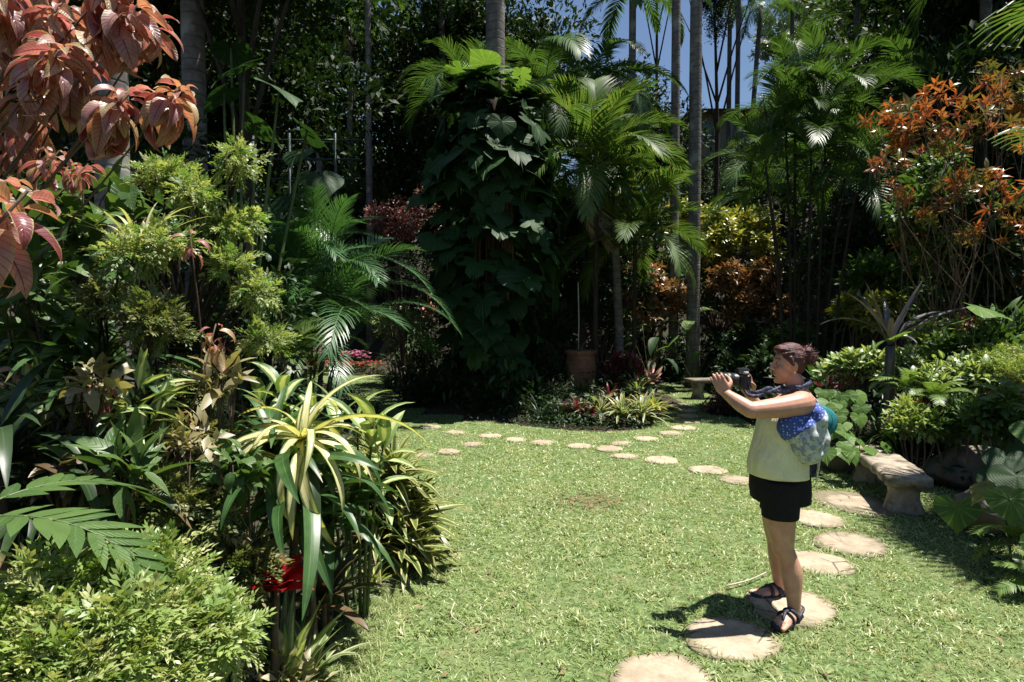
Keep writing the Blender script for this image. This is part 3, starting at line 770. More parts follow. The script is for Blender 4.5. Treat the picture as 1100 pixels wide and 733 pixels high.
def stone(px, py, wpx, asp, label, i):
    c = G(px, py); r = wpx / 2 * c[1] / FPX
    n = 40; a = np.linspace(0, 2 * PI, n, endpoint=False)
    k = rng.uniform(0, 6, 4)
    rr = r * (1 + .05 * np.sin(2 * a + k[0]) + .035 * np.sin(3 * a + k[1]) + .022 * np.sin(5 * a + k[2]) + .012 * np.sin(9 * a + k[3]) + rng.normal(size=n) * .01)
    sy = {0: 1.0}.get(i, rng.uniform(.92, 1.02)) * (1.25 if i == 6 else 1)
    x, y = np.cos(a) * rr, np.sin(a) * rr * sy
    V = []; rings = [(1.0, -.03), (1.0, .016), (.975, .024), (.7, .026), (.35, .027)]
    for q, z in rings: V += [(x[j] * q, y[j] * q, z + (rng.normal() * .0012 if z > 0 else 0)) for j in range(n)]
    V.append((0, 0, .027))
    Q = [(a_ * n + j, a_ * n + (j + 1) % n, (a_ + 1) * n + (j + 1) % n, (a_ + 1) * n + j) for a_ in range(4) for j in range(n)]
    T = [(4 * n + j, 4 * n + (j + 1) % n, 5 * n) for j in range(n)]
    mb = MB(); mb.add(V, Q, T); o = mb.build('stepping_stone', M['stone'], None, True, (c[0], c[1], .004 + .002 * (i % 3)))
    tag(o, label, 'stepping stone', 'round stepping stones across the lawn')
    SPOLY.append((c[0], c[1], r * 1.0, r * sy))
for i, s in enumerate(STONES): stone(*s, i)

def clear_of_stones(P, k=1.0):
    ok = np.ones(len(P), bool)
    for x, y, rx, ry in SPOLY: ok &= ((P[:, 0] - x) / (rx * k)) ** 2 + ((P[:, 1] - y) / (ry * k)) ** 2 > 1
    return ok

# ------------------------------------------------------------------ grass
def vnoise(P, s, seed):
    rs = np.random.default_rng(seed); g = rs.random((64, 64)); x, y = P[:, 0] * s + 31.7, P[:, 1] * s + 17.3
    i, j = np.floor(x).astype(int), np.floor(y).astype(int); fx, fy = x - i, y - j; fx = fx * fx * (3 - 2 * fx); fy = fy * fy * (3 - 2 * fy)
    q = lambda a, b: g[a % 64, b % 64]
    return (q(i, j) * (1 - fx) + q(i + 1, j) * fx) * (1 - fy) + (q(i, j + 1) * (1 - fx) + q(i + 1, j + 1) * fx) * fy

gm = MB()
def rim_grass():
    for x, y, rx, ry in SPOLY:
        n = int(900 * rx * (1.6 if y < 6 else 1.0)); a = rng.uniform(0, 2 * PI, n); q = rng.uniform(.93, 1.06, n)
        P = np.stack([x + np.cos(a) * rx * q, y + np.sin(a) * ry * q, np.full(n, .012)], 1); t = leaf_t(1, .15, 2, .9, -.5, .2, 'grass', 2)
        keep = rng.random(n) < .25 + .9 * vnoise(P[:, :2], 6, 77)
        place(gm, t, P[keep], a[keep] + PI / 2 + rng.normal(size=keep.sum()) * .8, rng.uniform(.0, .7, keep.sum()), rng.uniform(-.6, .6, keep.sum()), rng.uniform(.03, .075, keep.sum()) * (1 if y < 6 else 1.1), rng.uniform(0, .7, keep.sum()))
def grass_tufts(n):
    P = np.stack([rng.uniform(-1, 4, n), 2.7 + 7 * rng.random(n) ** 1.4], 1); P = P[inside(LAWNR, P) & clear_of_stones(P, 1.05)]
    m = 16; Q = np.repeat(P, m, 0) + rng.normal(size=(len(P) * m, 2)) * .022
    place(gm, leaf_t(1, .13, 3, .6, -.7, .2, 'grass', 2), np.column_stack([Q, np.full(len(Q), .008)]), rng.uniform(0, 6.28, len(Q)), rng.uniform(.1, 1.0, len(Q)), rng.uniform(-.5, .5, len(Q)), rng.uniform(.045, .085, len(Q)), np.repeat(rng.uniform(0, .35, len(P)), m))
rim_grass(); grass_tufts(420)
def grass_zone(y0, y1, dens, L, w_):
    n = int(dens * 9 * (y1 - y0)); P = np.stack([rng.uniform(-4.6, 4.6, n), rng.uniform(y0, y1, n)], 1)
    P = P[(np.abs(P[:, 0]) < P[:, 1] * .9 + .15)]
    P = P[inside(LAWNR, P) & clear_of_stones(P, .985)]
    bare = np.maximum(0, 1 - ((P[:, 0] - .78) / .42) ** 2 - ((P[:, 1] - 5.8) / .35) ** 2)     # worn patch
    thin = vnoise(P, 3.1, 3) * .6 + vnoise(P, 9, 4) * .4
    P = P[(rng.random(len(P)) > bare * 1.2) & (rng.random(len(P)) < .15 + 1.3 * thin)]
    n = len(P); pat = np.clip(vnoise(P, 1.3, 5) * .5 + vnoise(P, 5, 6) * .5, 0, 1)
    V, Q, A = leaf_t(1, w_ / L, 2, .75, -.35, .2, 'grass', 2)
    edge = np.ones(n)
    for x, y, rx, ry in SPOLY: edge = np.where(((P[:, 0] - x) / (rx + .05)) ** 2 + ((P[:, 1] - y) / (ry + .05)) ** 2 < 1, 1.25, edge)
    place(gm, (V, Q, A), np.concatenate([P, np.full((n, 1), .008)], 1), rng.uniform(0, 2 * PI, n), rng.uniform(-.35, .75, n), rng.uniform(-.9, .9, n),
          L * rng.uniform(.55, 1.25, n) * (.7 + .5 * pat) * edge, np.clip(pat * .75 + rng.normal(size=n) * .16, 0, .999))
grass_zone(2.6, 4.4, 6600, .045, .0082)
grass_zone(4.4, 6.5, 4200, .046, .0105)
grass_zone(6.5, 9.5, 1900, .048, .014)
grass_zone(9.5, 13.5, 850, .042, .014)
grass_zone(13.5, 20.5, 260, .045, .022)
o = gm.build('grass', M['grass']); tag(o, 'short bright green lawn grass with a few dry worn patches', 'grass', kind='stuff')

# dead leaves and twigs on the lawn
lm = MB(); n = 260; P = np.stack([rng.uniform(-1, 4, n), 2.8 + 9 * rng.random(n) ** 1.5], 1); P = P[inside(LAWN, P) & clear_of_stones(P, 1.1)]
place(lm, T_SMALL, np.concatenate([P, np.full((len(P), 1), .03)], 1), rng.uniform(0, 6.28, len(P)), rng.uniform(-.2, .2, len(P)), rng.uniform(-.4, .4, len(P)), rng.uniform(.025, .06, len(P)))
o = lm.build('fallen_leaves', M['dryleaf']); tag(o, 'small dry leaves scattered over the lawn', 'fallen leaves', kind='stuff')
lm = MB(); n = 420; P = np.stack([.78 + rng.normal(size=n) * .24, 5.8 + rng.normal(size=n) * .18], 1)
place(lm, leaf_t(1, .16, 2, .3, -.3, .2, 'grass', 2), np.concatenate([P, np.full((n, 1), .02)], 1), rng.uniform(0, 6.28, n), rng.uniform(-.1, .35, n), 0, rng.uniform(.03, .08, n))
o = lm.build('dry_grass', M['dryleaf']); tag(o, 'brown dry grass in the worn patch in the middle of the lawn', 'dry grass', kind='stuff')
lm = MB(); n = 16000; f = rng.random(n); P = np.stack([-.98 + .3 * rng.random(n) ** 1.7 * (1.2 - .5 * f) , 2.4 + 1.9 * f], 1)
place(lm, leaf_t(1, .05, 3, .9, -.5, .1, 'grass', 2), np.concatenate([P, np.full((n, 1), .01)], 1), rng.uniform(0, 6.28, n), rng.uniform(-.2, .7, n), 0, rng.uniform(.04, .1, n), np.clip(.2 + rng.normal(size=n) * .15, 0, .9))
o = lm.build('long_grass', M['grass']); tag(o, 'fine longer grass along the bed edge in the bottom centre', 'grass', kind='stuff')
def twig(p0, p1, label, r=.004, sag=.02):
    a, b = G(*p0), G(*p1); c = (a + b) / 2 + nrm(np.array([-(b - a)[1], (b - a)[0], 0])) * sag
    mb = MB(); tube(mb, curve_pts([a - a, c - a, b - a], 8), np.linspace(r, r * .6, 8), n=6)
    o = mb.build('fallen_twig', M['twigpale'], None, True, a + (0, 0, .04)); tag(o, label, 'twig')
M['twigpale'] = surf('twig_pale', (0.35, 0.3, 0.24), (0.5, 0.45, 0.37), scale=30, bump=.2)
twig((780, 636), (823, 621), 'pale dry twig on the grass beside the woman\'s far foot', .006, -.02)
twig((488, 655), (500, 680), 'thin curved dry stem on the grass near the red bromeliad', .004, -.05)

# ------------------------------------------------------------------ benches
M['benchstone'] = surf('bench_stone', (0.2, 0.165, 0.125), (0.37, 0.315, 0.25), scale=9, detail=9, bump=.7, bdist=.012, c3=(0.09, 0.08, 0.055), c3scale=7, c3lo=.46, c3hi=.66)
M['benchdark'] = surf('bench_stone_dark', (0.13, 0.11, 0.085), (0.24, 0.2, 0.16), scale=9, detail=9, bump=.7, bdist=.012, c3=(0.06, 0.06, 0.04), c3scale=4)
def slab(mb, path, halfw, z0, z1, wob=.008, rough=.0045):
    """curved slab along a ground path, worn edges"""
    path = np.asarray(path, float); k = len(path); t = nrm(np.gradient(path, axis=0)); nrmv = np.stack([-t[:, 1], t[:, 0]], 1)
    pr = [(-1, .25), (-.97, .8), (-.9, 1), (-.4, 1.0), (0, .985), (.4, 1.0), (.9, 1), (.97, .8), (1, .25), (.96, 0), (0, 0), (-.96, 0)]
    n = len(pr); V = []
    for i in range(k):
        e = 1 if 0 < i < k - 1 else .93
        for s, h in pr:
            q = path[i] + nrmv[i] * s * halfw * e; V.append((q[0] + rng.normal() * rough, q[1] + rng.normal() * rough, z0 + (z1 - z0) * (h if e == 1 else .1 + h * .85) + rng.normal() * rough * (1 if h > .5 else 2.2)))
    Q = [(i * n + j, (i + 1) * n + j, (i + 1) * n + (j + 1) % n, i * n + (j + 1) % n) for i in range(k - 1) for j in range(n)]
    c0 = np.mean(V[:n], 0); c1 = np.mean(V[-n:], 0); V += [c0, c1]; m = k * n
    T = [(m, j, (j + 1) % n) for j in range(n)] + [(m + 1, (k - 1) * n + (j + 1) % n, (k - 1) * n + j) for j in range(n)]
    mb.add(V, Q, T)
def pedestal(mb, c, ang, wa, wb, h):
    """carved bench foot, waisted in the middle"""
    n = 24; a = np.linspace(0, 2 * PI, n, endpoint=False); V = []
    prof = [(-.05, 1.05), (.02, 1.05), (.06, .95), (.14, .8), (.2, .78), (.26, .86), (h - .03, 1.0), (h, 1.0)]
    for z, s in prof:
        for t in a:
            x = math.copysign(abs(math.cos(t)) ** .5, math.cos(t)) * wa * s; y = math.copysign(abs(math.sin(t)) ** .5, math.sin(t)) * wb * s
            V.append((c[0] + x * math.cos(ang) - y * math.sin(ang) + rng.normal() * .004, c[1] + x * math.sin(ang) + y * math.cos(ang) + rng.normal() * .004, z))
    k = len(prof); Q = [(i * n + j, i * n + (j + 1) % n, (i + 1) * n + (j + 1) % n, (i + 1) * n + j) for i in range(k - 1) for j in range(n)]
    mb.add(V, Q)
a, b, c = W(977, 527, 5.35), W(955, 509, 5.95), W(926, 492, 6.8)
root = thing('stone_bench', 'weathered curved stone bench in dappled shade behind the woman', 'bench', (b[0], b[1], 0))
pth = curve_pts([a[:2] - b[:2], (0.03, .05), c[:2] - b[:2]], 16)
mb = MB(); slab(mb, pth, .2, .285, .375); mb.build('seat', M['benchstone'], root)
for k in (2, 13):
    mb = MB(); t = pth[k + 1] - pth[k]; pedestal(mb, pth[k], math.atan2(t[1], t[0]), .1, .16, .284); mb.build('leg', M['benchstone'], root)
a, b = W(738, 408, 13.6), W(812, 408, 13.6)
root = thing('stone_bench', 'small flat dark bench at the far end of the path, half hidden by the camera', 'bench', ((a[0] + b[0]) / 2, 13.6, 0))
h = (b[0] - a[0]) / 2
mb = MB(); slab(mb, [(-h + 2 * h * i / 11, 0.02 * math.sin(i)) for i in range(12)], .21, .39, .475); mb.build('seat', M['benchdark'], root)
for s in (-1, 1):
    mb = MB(); pedestal(mb, (s * h * .68, 0), 0, .13, .17, .389); mb.build('leg', M['benchstone'], root)

# ------------------------------------------------------------------ pot, bowl, planters, fence, house
M['terra'] = surf('terracotta', (0.15, 0.075, 0.045), (0.24, 0.125, 0.075), scale=6, bump=.35, c3=(0.12, 0.07, 0.045), c3scale=3)
p = wg(624, 12.4); root = thing('terracotta_pot', 'tall ribbed terracotta pot among the dark plants of the island bed', 'pot', p)
mb = MB(); prof = [(0, 0), (.2, 0), (.22, .03)]
for k in range(24):
    t = k / 23; prof.append((.22 + .09 * math.sin(PI * (t * .62 + .12)) + .012 * (k % 3 == 0), .04 + t * .68))
prof += [(.33, .76), (.335, .82), (.3, .83), (.28, .8), (.27, .7), (0, .7)]
lathe(mb, prof, 36, wob=.012); mb.build('body', M['terra'], root)
mb = MB(); lathe(mb, [(0, .745), (.15, .75), (.27, .73)], 24); mb.build('soil', M['soil'], root)
pt = p + (0, 0, .74)
tuft_plant('pot_plant', 'arching pale bladed plant growing in the terracotta pot', 'plant', pt, 26, .5, .03, 'lirio', t0=1.4, t1=.2)
M['pole'] = surf('pale_cane', (0.4, 0.36, 0.27), (0.5, 0.45, 0.35), scale=20, bump=.1)
mb = MB(); tube(mb, [(0, 0, -.1), (.01, 0, .7), (-.01, 0, 1.5)], .012, n=6)
o = mb.build('cane', M['pole'], None, True, pt + (-.05, 0.02, 0)); tag(o, 'thin upright pale cane standing in the terracotta pot', 'cane')
M['moss'] = surf('mossy_bowl', (0.09, 0.11, 0.05), (0.2, 0.21, 0.12), scale=7, bump=.5, c3=(0.25, 0.24, 0.18), c3scale=4)
p = W(605, 440, 10.9); p[2] = hz(p[0], p[1]); root = thing('stone_bowl', 'shallow mossy green stone bowl at the front of the island bed', 'bowl', p)
mb = MB(); lathe(mb, [(0, .0), (.16, 0), (.18, .05), (.25, .12), (.31, .2), (.32, .25), (.295, .255), (.27, .2), (.15, .12), (0, .1)], 32, wob=.02); mb.build('body', M['moss'], root)
mb = MB(); lathe(mb, [(0, .19), (.15, .195), (.27, .185)], 24); mb.build('soil', M['soil'], root)
M['planter'] = surf('planter_stone', (0.1, 0.085, 0.065), (0.2, 0.17, 0.13), scale=6, detail=8, bump=.7, bdist=.02, c3=(0.05, 0.055, 0.03), c3scale=3)
p = wg(905, 7.3); root = thing('stone_planter', 'low wide brown stone planter beneath the elephant ears', 'planter', p)
mb = MB(); lathe(mb, [(0, -.05), (.3, -.05), (.38, .04), (.47, .18), (.5, .24), (.46, .26), (.42, .2), (0, .18)], 32, wob=.03); mb.build('body', M['planter'], root)
def rock(label, p, r):
    bm = bmesh.new(); bmesh.ops.create_icosphere(bm, subdivisions=4, radius=1); k = rng.uniform(0, 6, 6)
    for v in bm.verts:
        c = v.co; d = 1 + .16 * math.sin(c.x * 2.3 + k[0]) * math.cos(c.y * 2.9 + k[1]) + .09 * math.sin(c.z * 5 + k[2] + c.x * 3) + .04 * math.sin(c.y * 11 + k[3]) * math.cos(c.x * 9 + k[4])
        v.co = mathutils.Vector((c.x * r[0] * d, c.y * r[1] * d, c.z * r[2] * d))
    me = bpy.data.meshes.new('rock'); bm.to_mesh(me); bm.free(); me.materials.append(M['planter'])
    for q in me.polygons: q.use_smooth = True
    tag(link('rock', me, None, p), label, 'rock')
rock('long low brown rock behind the front leg of the stone bench', W(1048, 507, 6.5), (.55, .3, .26))
rock('squat dark rock in shade under the elephant ear leaves at the bed edge', W(1066, 548, 4.9), (.3, .25, .2))
M['paint'] = surf('fence_paint', (0.015, 0.035, 0.03), (0.025, 0.05, 0.042), scale=15, bump=.1, rough=.4)
M['palepost'] = surf('pale_post', (0.16, 0.2, 0.19), (0.24, 0.27, 0.26), scale=8, bump=.1)
q0 = W(262, 168, 12.5); zt = W(262, 142, 12.5)[2]
root = thing('garden_fence', 'dark green rail fence behind the lacy yellow shrub', 'fence', (q0[0], 12.5, hz(q0[0], 12.5)))
zz = zt - root.location[2]
for k in range(3):
    mb = MB(); x = k * .95; tube(mb, [(x, 0, -.2), (x, 0, zz)], .035, n=8); tube(mb, [(x, 0, zz - .0), (x, 0, zz + .08)], [.045, .01], n=8); mb.build('post', M['paint'], root)
for h in (.15, .55, .95, 1.35):
    mb = MB(); tube(mb, [(-.4, .05, zz - h), (2.4, .05, zz - h)], .022, n=6); mb.build('rail', M['paint'], root)
mb = MB(); p = W(272, 165, 13.2); b_ = gz((p[0], 13.2)); tube(mb, [(0, 0, -.2), (0, 0, W(272, 138, 13.2)[2] - b_[2] - .05), (0, 0, W(272, 138, 13.2)[2] - b_[2])], [.07, .07, .05], n=10)
o = mb.build('pale_post', M['palepost'], None, True, b_); tag(o, 'pale blue green post beside the dark rail fence', 'post')

def box(mb, x0, x1, y0, y1, z0, z1):
    V = [(x, y, z) for x in (x0, x1) for y in (y0, y1) for z in (z0, z1)]
    mb.add(V, [(0, 1, 3, 2), (4, 6, 7, 5), (0, 4, 5, 1), (2, 3, 7, 6), (0, 2, 6, 4), (1, 5, 7, 3)])
M['wallp'] = surf('house_wall', (0.14, 0.13, 0.1), (0.2, 0.18, 0.14), scale=3, bump=.1)
M['roofp'] = surf('house_roof', (0.1, 0.085, 0.075), (0.16, 0.13, 0.11), scale=5, bump=.4)
M['glass'] = surf('dark_window', (0.02, 0.025, 0.03), (0.03, 0.035, 0.04), scale=2, rough=.1, spec=.6, bump=0)
M['trimp'] = surf('house_trim', (0.2, 0.19, 0.16), (0.26, 0.24, 0.2), scale=5, bump=0)
yb = 37.0; q = W(792, 140, yb); bz = q[2] - 1.3; root = thing('house', 'small shaded house with dark windows up the hill under the thin palms', 'house', (q[0], yb, bz))
mb = MB(); box(mb, -2.6, 3.2, 0, 5, -3, 2.3); mb.build('wall', M['wallp'], root, False)
mb = MB(); V = [(-3.2, -.9, 2.3), (3.8, -.9, 2.3), (3.8, 5.6, 2.3), (-3.2, 5.6, 2.3), (-1.2, 2.3, 3.2), (1.8, 2.3, 3.2)]
mb.add(np.array(V) + (0, 0, .003), [(0, 1, 5, 4), (2, 3, 4, 5), (0, 3, 2, 1)], [(1, 2, 5), (3, 0, 4)]); mb.build('roof', M['roofp'], root, False)
for x in (-1.9, .1, 1.9):
    mb = MB(); box(mb, x - .45, x + .45, -.05, .02, .55, 1.75); wn = mb.build('window', M['glass'], root, False)
    mb = MB()
    for a_ in ((x - .52, x - .453, .48, 1.82), (x + .453, x + .52, .48, 1.82), (x - .45, x + .45, 1.753, 1.82), (x - .45, x + .45, .48, .547)): box(mb, a_[0], a_[1], -.09, .02, a_[2], a_[3])
    mb.build('frame', M['trimp'], wn, False)
def B(px, py, Y, r, ry=None):
    s = Y / FPX
    return (W(px, py, Y), np.array([r * s, r * s, (ry or r) * s]))

# ================================================================== LEFT FOREGROUND
# ---- copper-leaved shrub: branches ending in hanging whorls of big leaves
def copper(name, label, base, tips, mat='copper', L=.2, per=16, stem_r=.009):
    base = np.asarray(base, float); root = thing(name, label, 'shrub', base)
    st = MB(); lf = MB()
    tm = [leaf_t(1, .38, 8, .25, -.9 - d, .42, 'ovate', 5, .03) for d in (0, .3, .6)]
    hub = np.array([0, 0, .9])
    for i, (p, s, n) in enumerate(tips):
        p = np.asarray(p, float) - base; m = hub * .4 + p * .6 + rng.normal(size=3) * .06 + (0, 0, -.1)
        c = curve_pts([(rng.normal() * .05, rng.normal() * .05, -.05), hub + rng.normal(size=3) * .1, m, p], 14)
        tube(st, c, np.linspace(stem_r, stem_r * .4, 14), n=6)
        az = np.arange(n) * 2.39996 + rng.uniform(-.3, .3, n); f = (np.arange(n) + .5) / n
        ti = .3 - 1.6 * f + rng.uniform(-.5, .4, n)
        tdir = nrm(c[-1] - c[-2]); q = p[None] - tdir[None] * (f * .16 * s / .2)[:, None]
        q = q + np.stack([-np.sin(az), np.cos(az), 0 * az], 1) * .02
        place(lf, tm, q, az, ti, rng.uniform(-.8, .8, n), s * (.5 + .42 * f) * rng.uniform(.5, 1.3, n))
    st.build('branches', M['twig'], root); lf.build('leaves', M[mat], root)
    return root
tips = [(W(px, py, Y), s, n) for px, py, Y, s, n in [
    (28, 12, 2.7, .23, 18), (70, 4, 2.5, .23, 18), (110, 10, 2.7, .23, 18), (150, 2, 2.5, .22, 18), (172, 18, 2.75, .2, 14), (12, 50, 2.9, .21, 14),
    (68, 48, 2.35, .23, 17), (48, 88, 2.5, .2, 12), (40, 118, 2.9, .2, 12), (92, 62, 2.6, .22, 16),
    (142, 98, 2.3, .22, 20), (196, 92, 2.35, .2, 17), (118, 108, 2.5, .2, 12),
    (30, 150, 3.0, .18, 12), (64, 162, 2.8, .17, 12), (95, 176, 3.0, .16, 10), (4, 120, 2.6, .2, 10), (130, -30, 2.5, .22, 16), (60, -40, 2.6, .22, 16), (10, -20, 2.4, .22, 14)]]
copper('copperleaf_shrub', 'tall copperleaf shrub with hanging red bronze leaves in the upper left corner', wg(-330, 2.7), [(p, s_ * .9, int(n_ * 1.9)) for p, s_, n_ in tips])
tips = [(W(px, py, Y), s, n) for px, py, Y, s, n in [(30, 205, 1.42, .19, 16), (-8, 198, 1.5, .19, 12), (12, 190, 1.6, .17, 10)]]
copper('copperleaf_shrub', 'closest copperleaf branch, big salmon red leaves cut by the left edge of the photo', wg(-420, 1.5), tips, per=9, stem_r=.01)
tips = [(W(px, py, Y), s, n) for px, py, Y, s, n in [(204, 248, 2.6, .13, 6), (232, 348, 2.7, .14, 9), (244, 360, 2.9, .13, 8), (100, 402, 2.4, .13, 8), (118, 440, 2.5, .12, 7), (212, 440, 2.8, .1, 7), (20, 392, 2.5, .1, 6)]]
copper('pink_copperleaf', 'thin stemmed copperleaf with few pinkish leaves among the lacy foliage', wg(150, 2.75), tips, 'pinkleaf', stem_r=.007)

# ---- lacy yellow-green shrub (tall) and its darker neighbours
bush('lacy_shrub', 'tall lacy yellow green shrub on thin dark forked stems', 'shrub', wg(190, 3.1),
     sum([clumps(*B(px, py, Y, r * .95, r * .45), 4, .5, i) for i, (px, py, Y, r) in enumerate([(178, 192, 3.1, 36), (245, 172, 3.15, 34), (232, 246, 3.1, 34), (264, 236, 3.3, 24), (210, 212, 3.0, 26), (288, 362, 3.0, 28), (268, 316, 3.0, 26), (140, 275, 2.62, 30), (175, 262, 2.66, 26), (252, 284, 3.0, 24)])], []),
     1150, T_SPRAY, 'lacy', .5, fork=W(188, 385, 3.1), stem_r=.009, shell=.15, spread=.55, top=.05, stem='barkdark')
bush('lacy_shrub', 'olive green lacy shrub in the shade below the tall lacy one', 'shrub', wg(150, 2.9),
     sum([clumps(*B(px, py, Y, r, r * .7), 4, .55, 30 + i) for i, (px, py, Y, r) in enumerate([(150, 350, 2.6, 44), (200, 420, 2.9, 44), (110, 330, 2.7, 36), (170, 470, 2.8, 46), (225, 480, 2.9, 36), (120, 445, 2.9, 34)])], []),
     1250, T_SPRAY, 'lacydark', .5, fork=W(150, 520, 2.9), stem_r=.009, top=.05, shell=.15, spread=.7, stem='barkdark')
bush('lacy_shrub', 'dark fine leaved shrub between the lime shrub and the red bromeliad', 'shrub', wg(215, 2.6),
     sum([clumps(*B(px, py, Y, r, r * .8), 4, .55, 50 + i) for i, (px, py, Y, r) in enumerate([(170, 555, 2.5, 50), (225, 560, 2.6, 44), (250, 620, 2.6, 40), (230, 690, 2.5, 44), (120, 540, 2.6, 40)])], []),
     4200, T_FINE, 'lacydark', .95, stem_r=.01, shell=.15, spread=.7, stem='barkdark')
bush('lime_shrub', 'bright lime feathery shrub filling the bottom left corner', 'shrub', wg(110, 1.75),
     sum([clumps(*B(px, py, Y, r, r * .8), 6, .5, 70 + i) for i, (px, py, Y, r) in enumerate([(110, 660, 1.75, 90), (60, 700, 1.65, 80), (190, 700, 1.7, 70), (150, 640, 1.9, 60), (30, 730, 1.5, 70), (120, 740, 1.5, 110), (228, 672, 2.05, 36)])], []),
     7600, T_FINE, 'lime', .86, stem_r=.01, shell=.3, spread=.8)
# ---- dark strap plants, broad leaves and fern on the far left
rosette('strap_plant', 'dark glossy strap leaved plant at the left edge below the copperleaf', 'plant', wg(-5, 2.25), 40, .6, .06, 'strapdark', 1.2, -.1, .4, -1.5, z0=1.3, stemr=.03)
rosette('strap_plant', 'dark strap leaved plant low beside the lime shrub at the left edge', 'plant', wg(70, 2.45), 34, .66, .07, 'strapdark', 1.2, .0, .4, -1.5, z0=1.0, stemr=.03)
rosette('strap_plant', 'green strap leaved dracaena behind the pink copperleaf', 'plant', wg(100, 2.75), 36, .55, .055, 'strapgreen', 1.2, -.2, .3, -1.2, z0=1.55, stemr=.025)
bush('broadleaf_shrub', 'broad leaved green shrub behind the copperleaf at the left edge', 'shrub', wg(20, 3.3), [B(25, 250, 3.4, 60), B(70, 300, 3.3, 60), B(10, 340, 3.2, 60), B(95, 230, 3.6, 50), B(80, 370, 3.2, 50), B(150, 245, 3.5, 40)], 420, T_OVATE, 'mid', .17, stem_r=.02, spread=.8)
bush('broadleaf_shrub', 'shaded broad leaved shrub low behind the strap plants on the left', 'shrub', wg(60, 3.0), [B(40, 440, 3.1, 70), B(120, 490, 3.1, 60), B(30, 530, 2.9, 60), B(190, 510, 3.3, 50)], 420, T_OVATE, 'dark', .15, stem_r=.02, spread=.8)
mb = frond_t(.95, 10, .3, .085, .5, -.7, .1, .25, 1.15, .7, .2, seed=3, rr=.008, seg=4)
root = thing('broad_fern', 'fern frond with broad blunt leaflets reaching in over the lime shrub', 'fern', W(-60, 600, 1.62) * (1, 1, 0))
k = W(-45, 562, 1.62)[2]
st = MB(); tube(st, curve_pts([(0, 0, -.05), (0, 0, k * .5), (0.02, 0, k)], 8), .008, n=6); st.build('stalk', M['stem'], root)
me = mb.mesh('frond', M['mid'])
for az, t in ((-1.45, -.3), (-2.6, -.3), (-.5, -.1), (.8, -.2)): link('frond', me, root, (.02, 0, k), (t, 0, az), .62)
for px, py, Y, r, m, tk, sz, n, lab in [(62, 352, 2.7, 34, 'mid', 'ov', .13, 90, 'bright broad leaved plant under the closest copperleaf'), (100, 408, 2.35, 22, 'cream', 'ov', .085, 46, 'cream and brown leaved plant above the dark strap leaves'), (150, 436, 2.5, 24, 'hosta', 'la', .17, 46, 'pale green lance leaved plant among the olive lacy foliage'), (32, 420, 2.5, 26, 'hosta', 'ov', .1, 60, 'cream green leaved plant at the left edge behind the strap leaves'), (205, 470, 2.5, 22, 'cream', 'sm', .07, 80, 'cream mottled little plant left of the yellow striped crown'), (128, 505, 2.25, 24, 'mid', 'la', .18, 50, 'lance leaved green plant just above the lime shrub'), (75, 505, 2.2, 20, 'brownleaf', 'ov', .09, 46, 'bronze leaved little plant above the broad fern frond'),
                                            (236, 410, 2.75, 18, 'cream', 'la', .14, 30, 'cream lance leaved plant left behind the yellow striped plant'), (250, 500, 2.6, 24, 'mid', 'ov', .09, 90, 'green leafy plant below the left leaves of the yellow striped crown'), (262, 590, 2.6, 22, 'cream', 'sm', .07, 70, 'cream brown little plant left of the red bromeliad'), (18, 300, 2.6, 26, 'mid', 'la', .2, 60, 'shiny lance leaved plant under the closest copperleaf at the left edge')]:
    bush('accent_plant', lab, 'plant', wg(px, Y), [B(px, py, Y, r), B(px + r * .7, py + r * .5, Y, r * .7), B(px - r * .6, py + r * .6, Y, r * .7)], n, dict(ov=T_OVATE, la=T_LANCE, sm=T_SMALL)[tk], m, sz, stem_r=.006, shell=.2, spread=.8)
# ---- pale spider plant on the shrub, big grey trunk
rosette('spider_plant', 'pale cream spider plant against the grey trunk above the lacy shrub', 'plant', W(150, 250, 2.75) * (1, 1, 0), 22, .4, .032, 'creamstrap', 1.4, .5, .15, -1.1, 'grass', z0=W(150, 268, 2.75)[2], stemr=.009)

# ---- yellow variegated dracaena (hero plant)
p = W(324, 477, 2.95); base = np.array([p[0], p[1], 0]); zt = p[2]
root = thing('variegated_dracaena', 'large strap leaved plant with yellow striped crown and drooping green leaves', 'plant', base)
st = MB(); tube(st, curve_pts([(-.1, .05, -.05), (-.06, .03, zt * .5), (0, 0, zt)], 9), np.linspace(.026, .018, 9), n=8)
tube(st, curve_pts([(.06, .0, -.05), (.03, .02, zt * .45), (-.01, 0.0, zt - .15)], 9), np.linspace(.02, .015, 9), n=8); st.build('stem', M['twig'], root)
yl = [(1.15, -.1, .52, .35, -.9), (1.75, -.25, .46, .5, -1.3), (1.45, -.45, .6, .3, -1.0), (.7, .55, .42, .1, -.9), (-.25, .75, .4, .2, -1.3), (-.7, .55, .48, .15, -.35), (-1.3, .0, .56, .25, -.55), (-1.6, -.3, .5, .2, -.7),
      (-2.3, -.35, .5, .2, -1.0), (-2.9, -.6, .5, .2, -1.3), (3.0, -.3, .42, .3, -1.5), (2.5, -.2, .48, .3, -1.5), (2.1, -.1, .52, .3, -1.1), (1.3, .25, .5, .2, -.9), (-1.1, .3, .42, .3, -1.0), (.3, .9, .34, .1, -.8), (-2.6, .4, .4, .3, -1.5), (2.8, .5, .36, .3, -1.6), (1.6, .1, .5, .3, -1.2), (.9, -.1, .46, .3, -1.1), (-.9, -.1, .5, .3, -.9), (-1.9, .1, .46, .35, -1.4), (2.2, .3, .42, .3, -1.3), (0, 1.1, .36, .1, -.6), (-.1, .2, .42, .3, -1.2)]
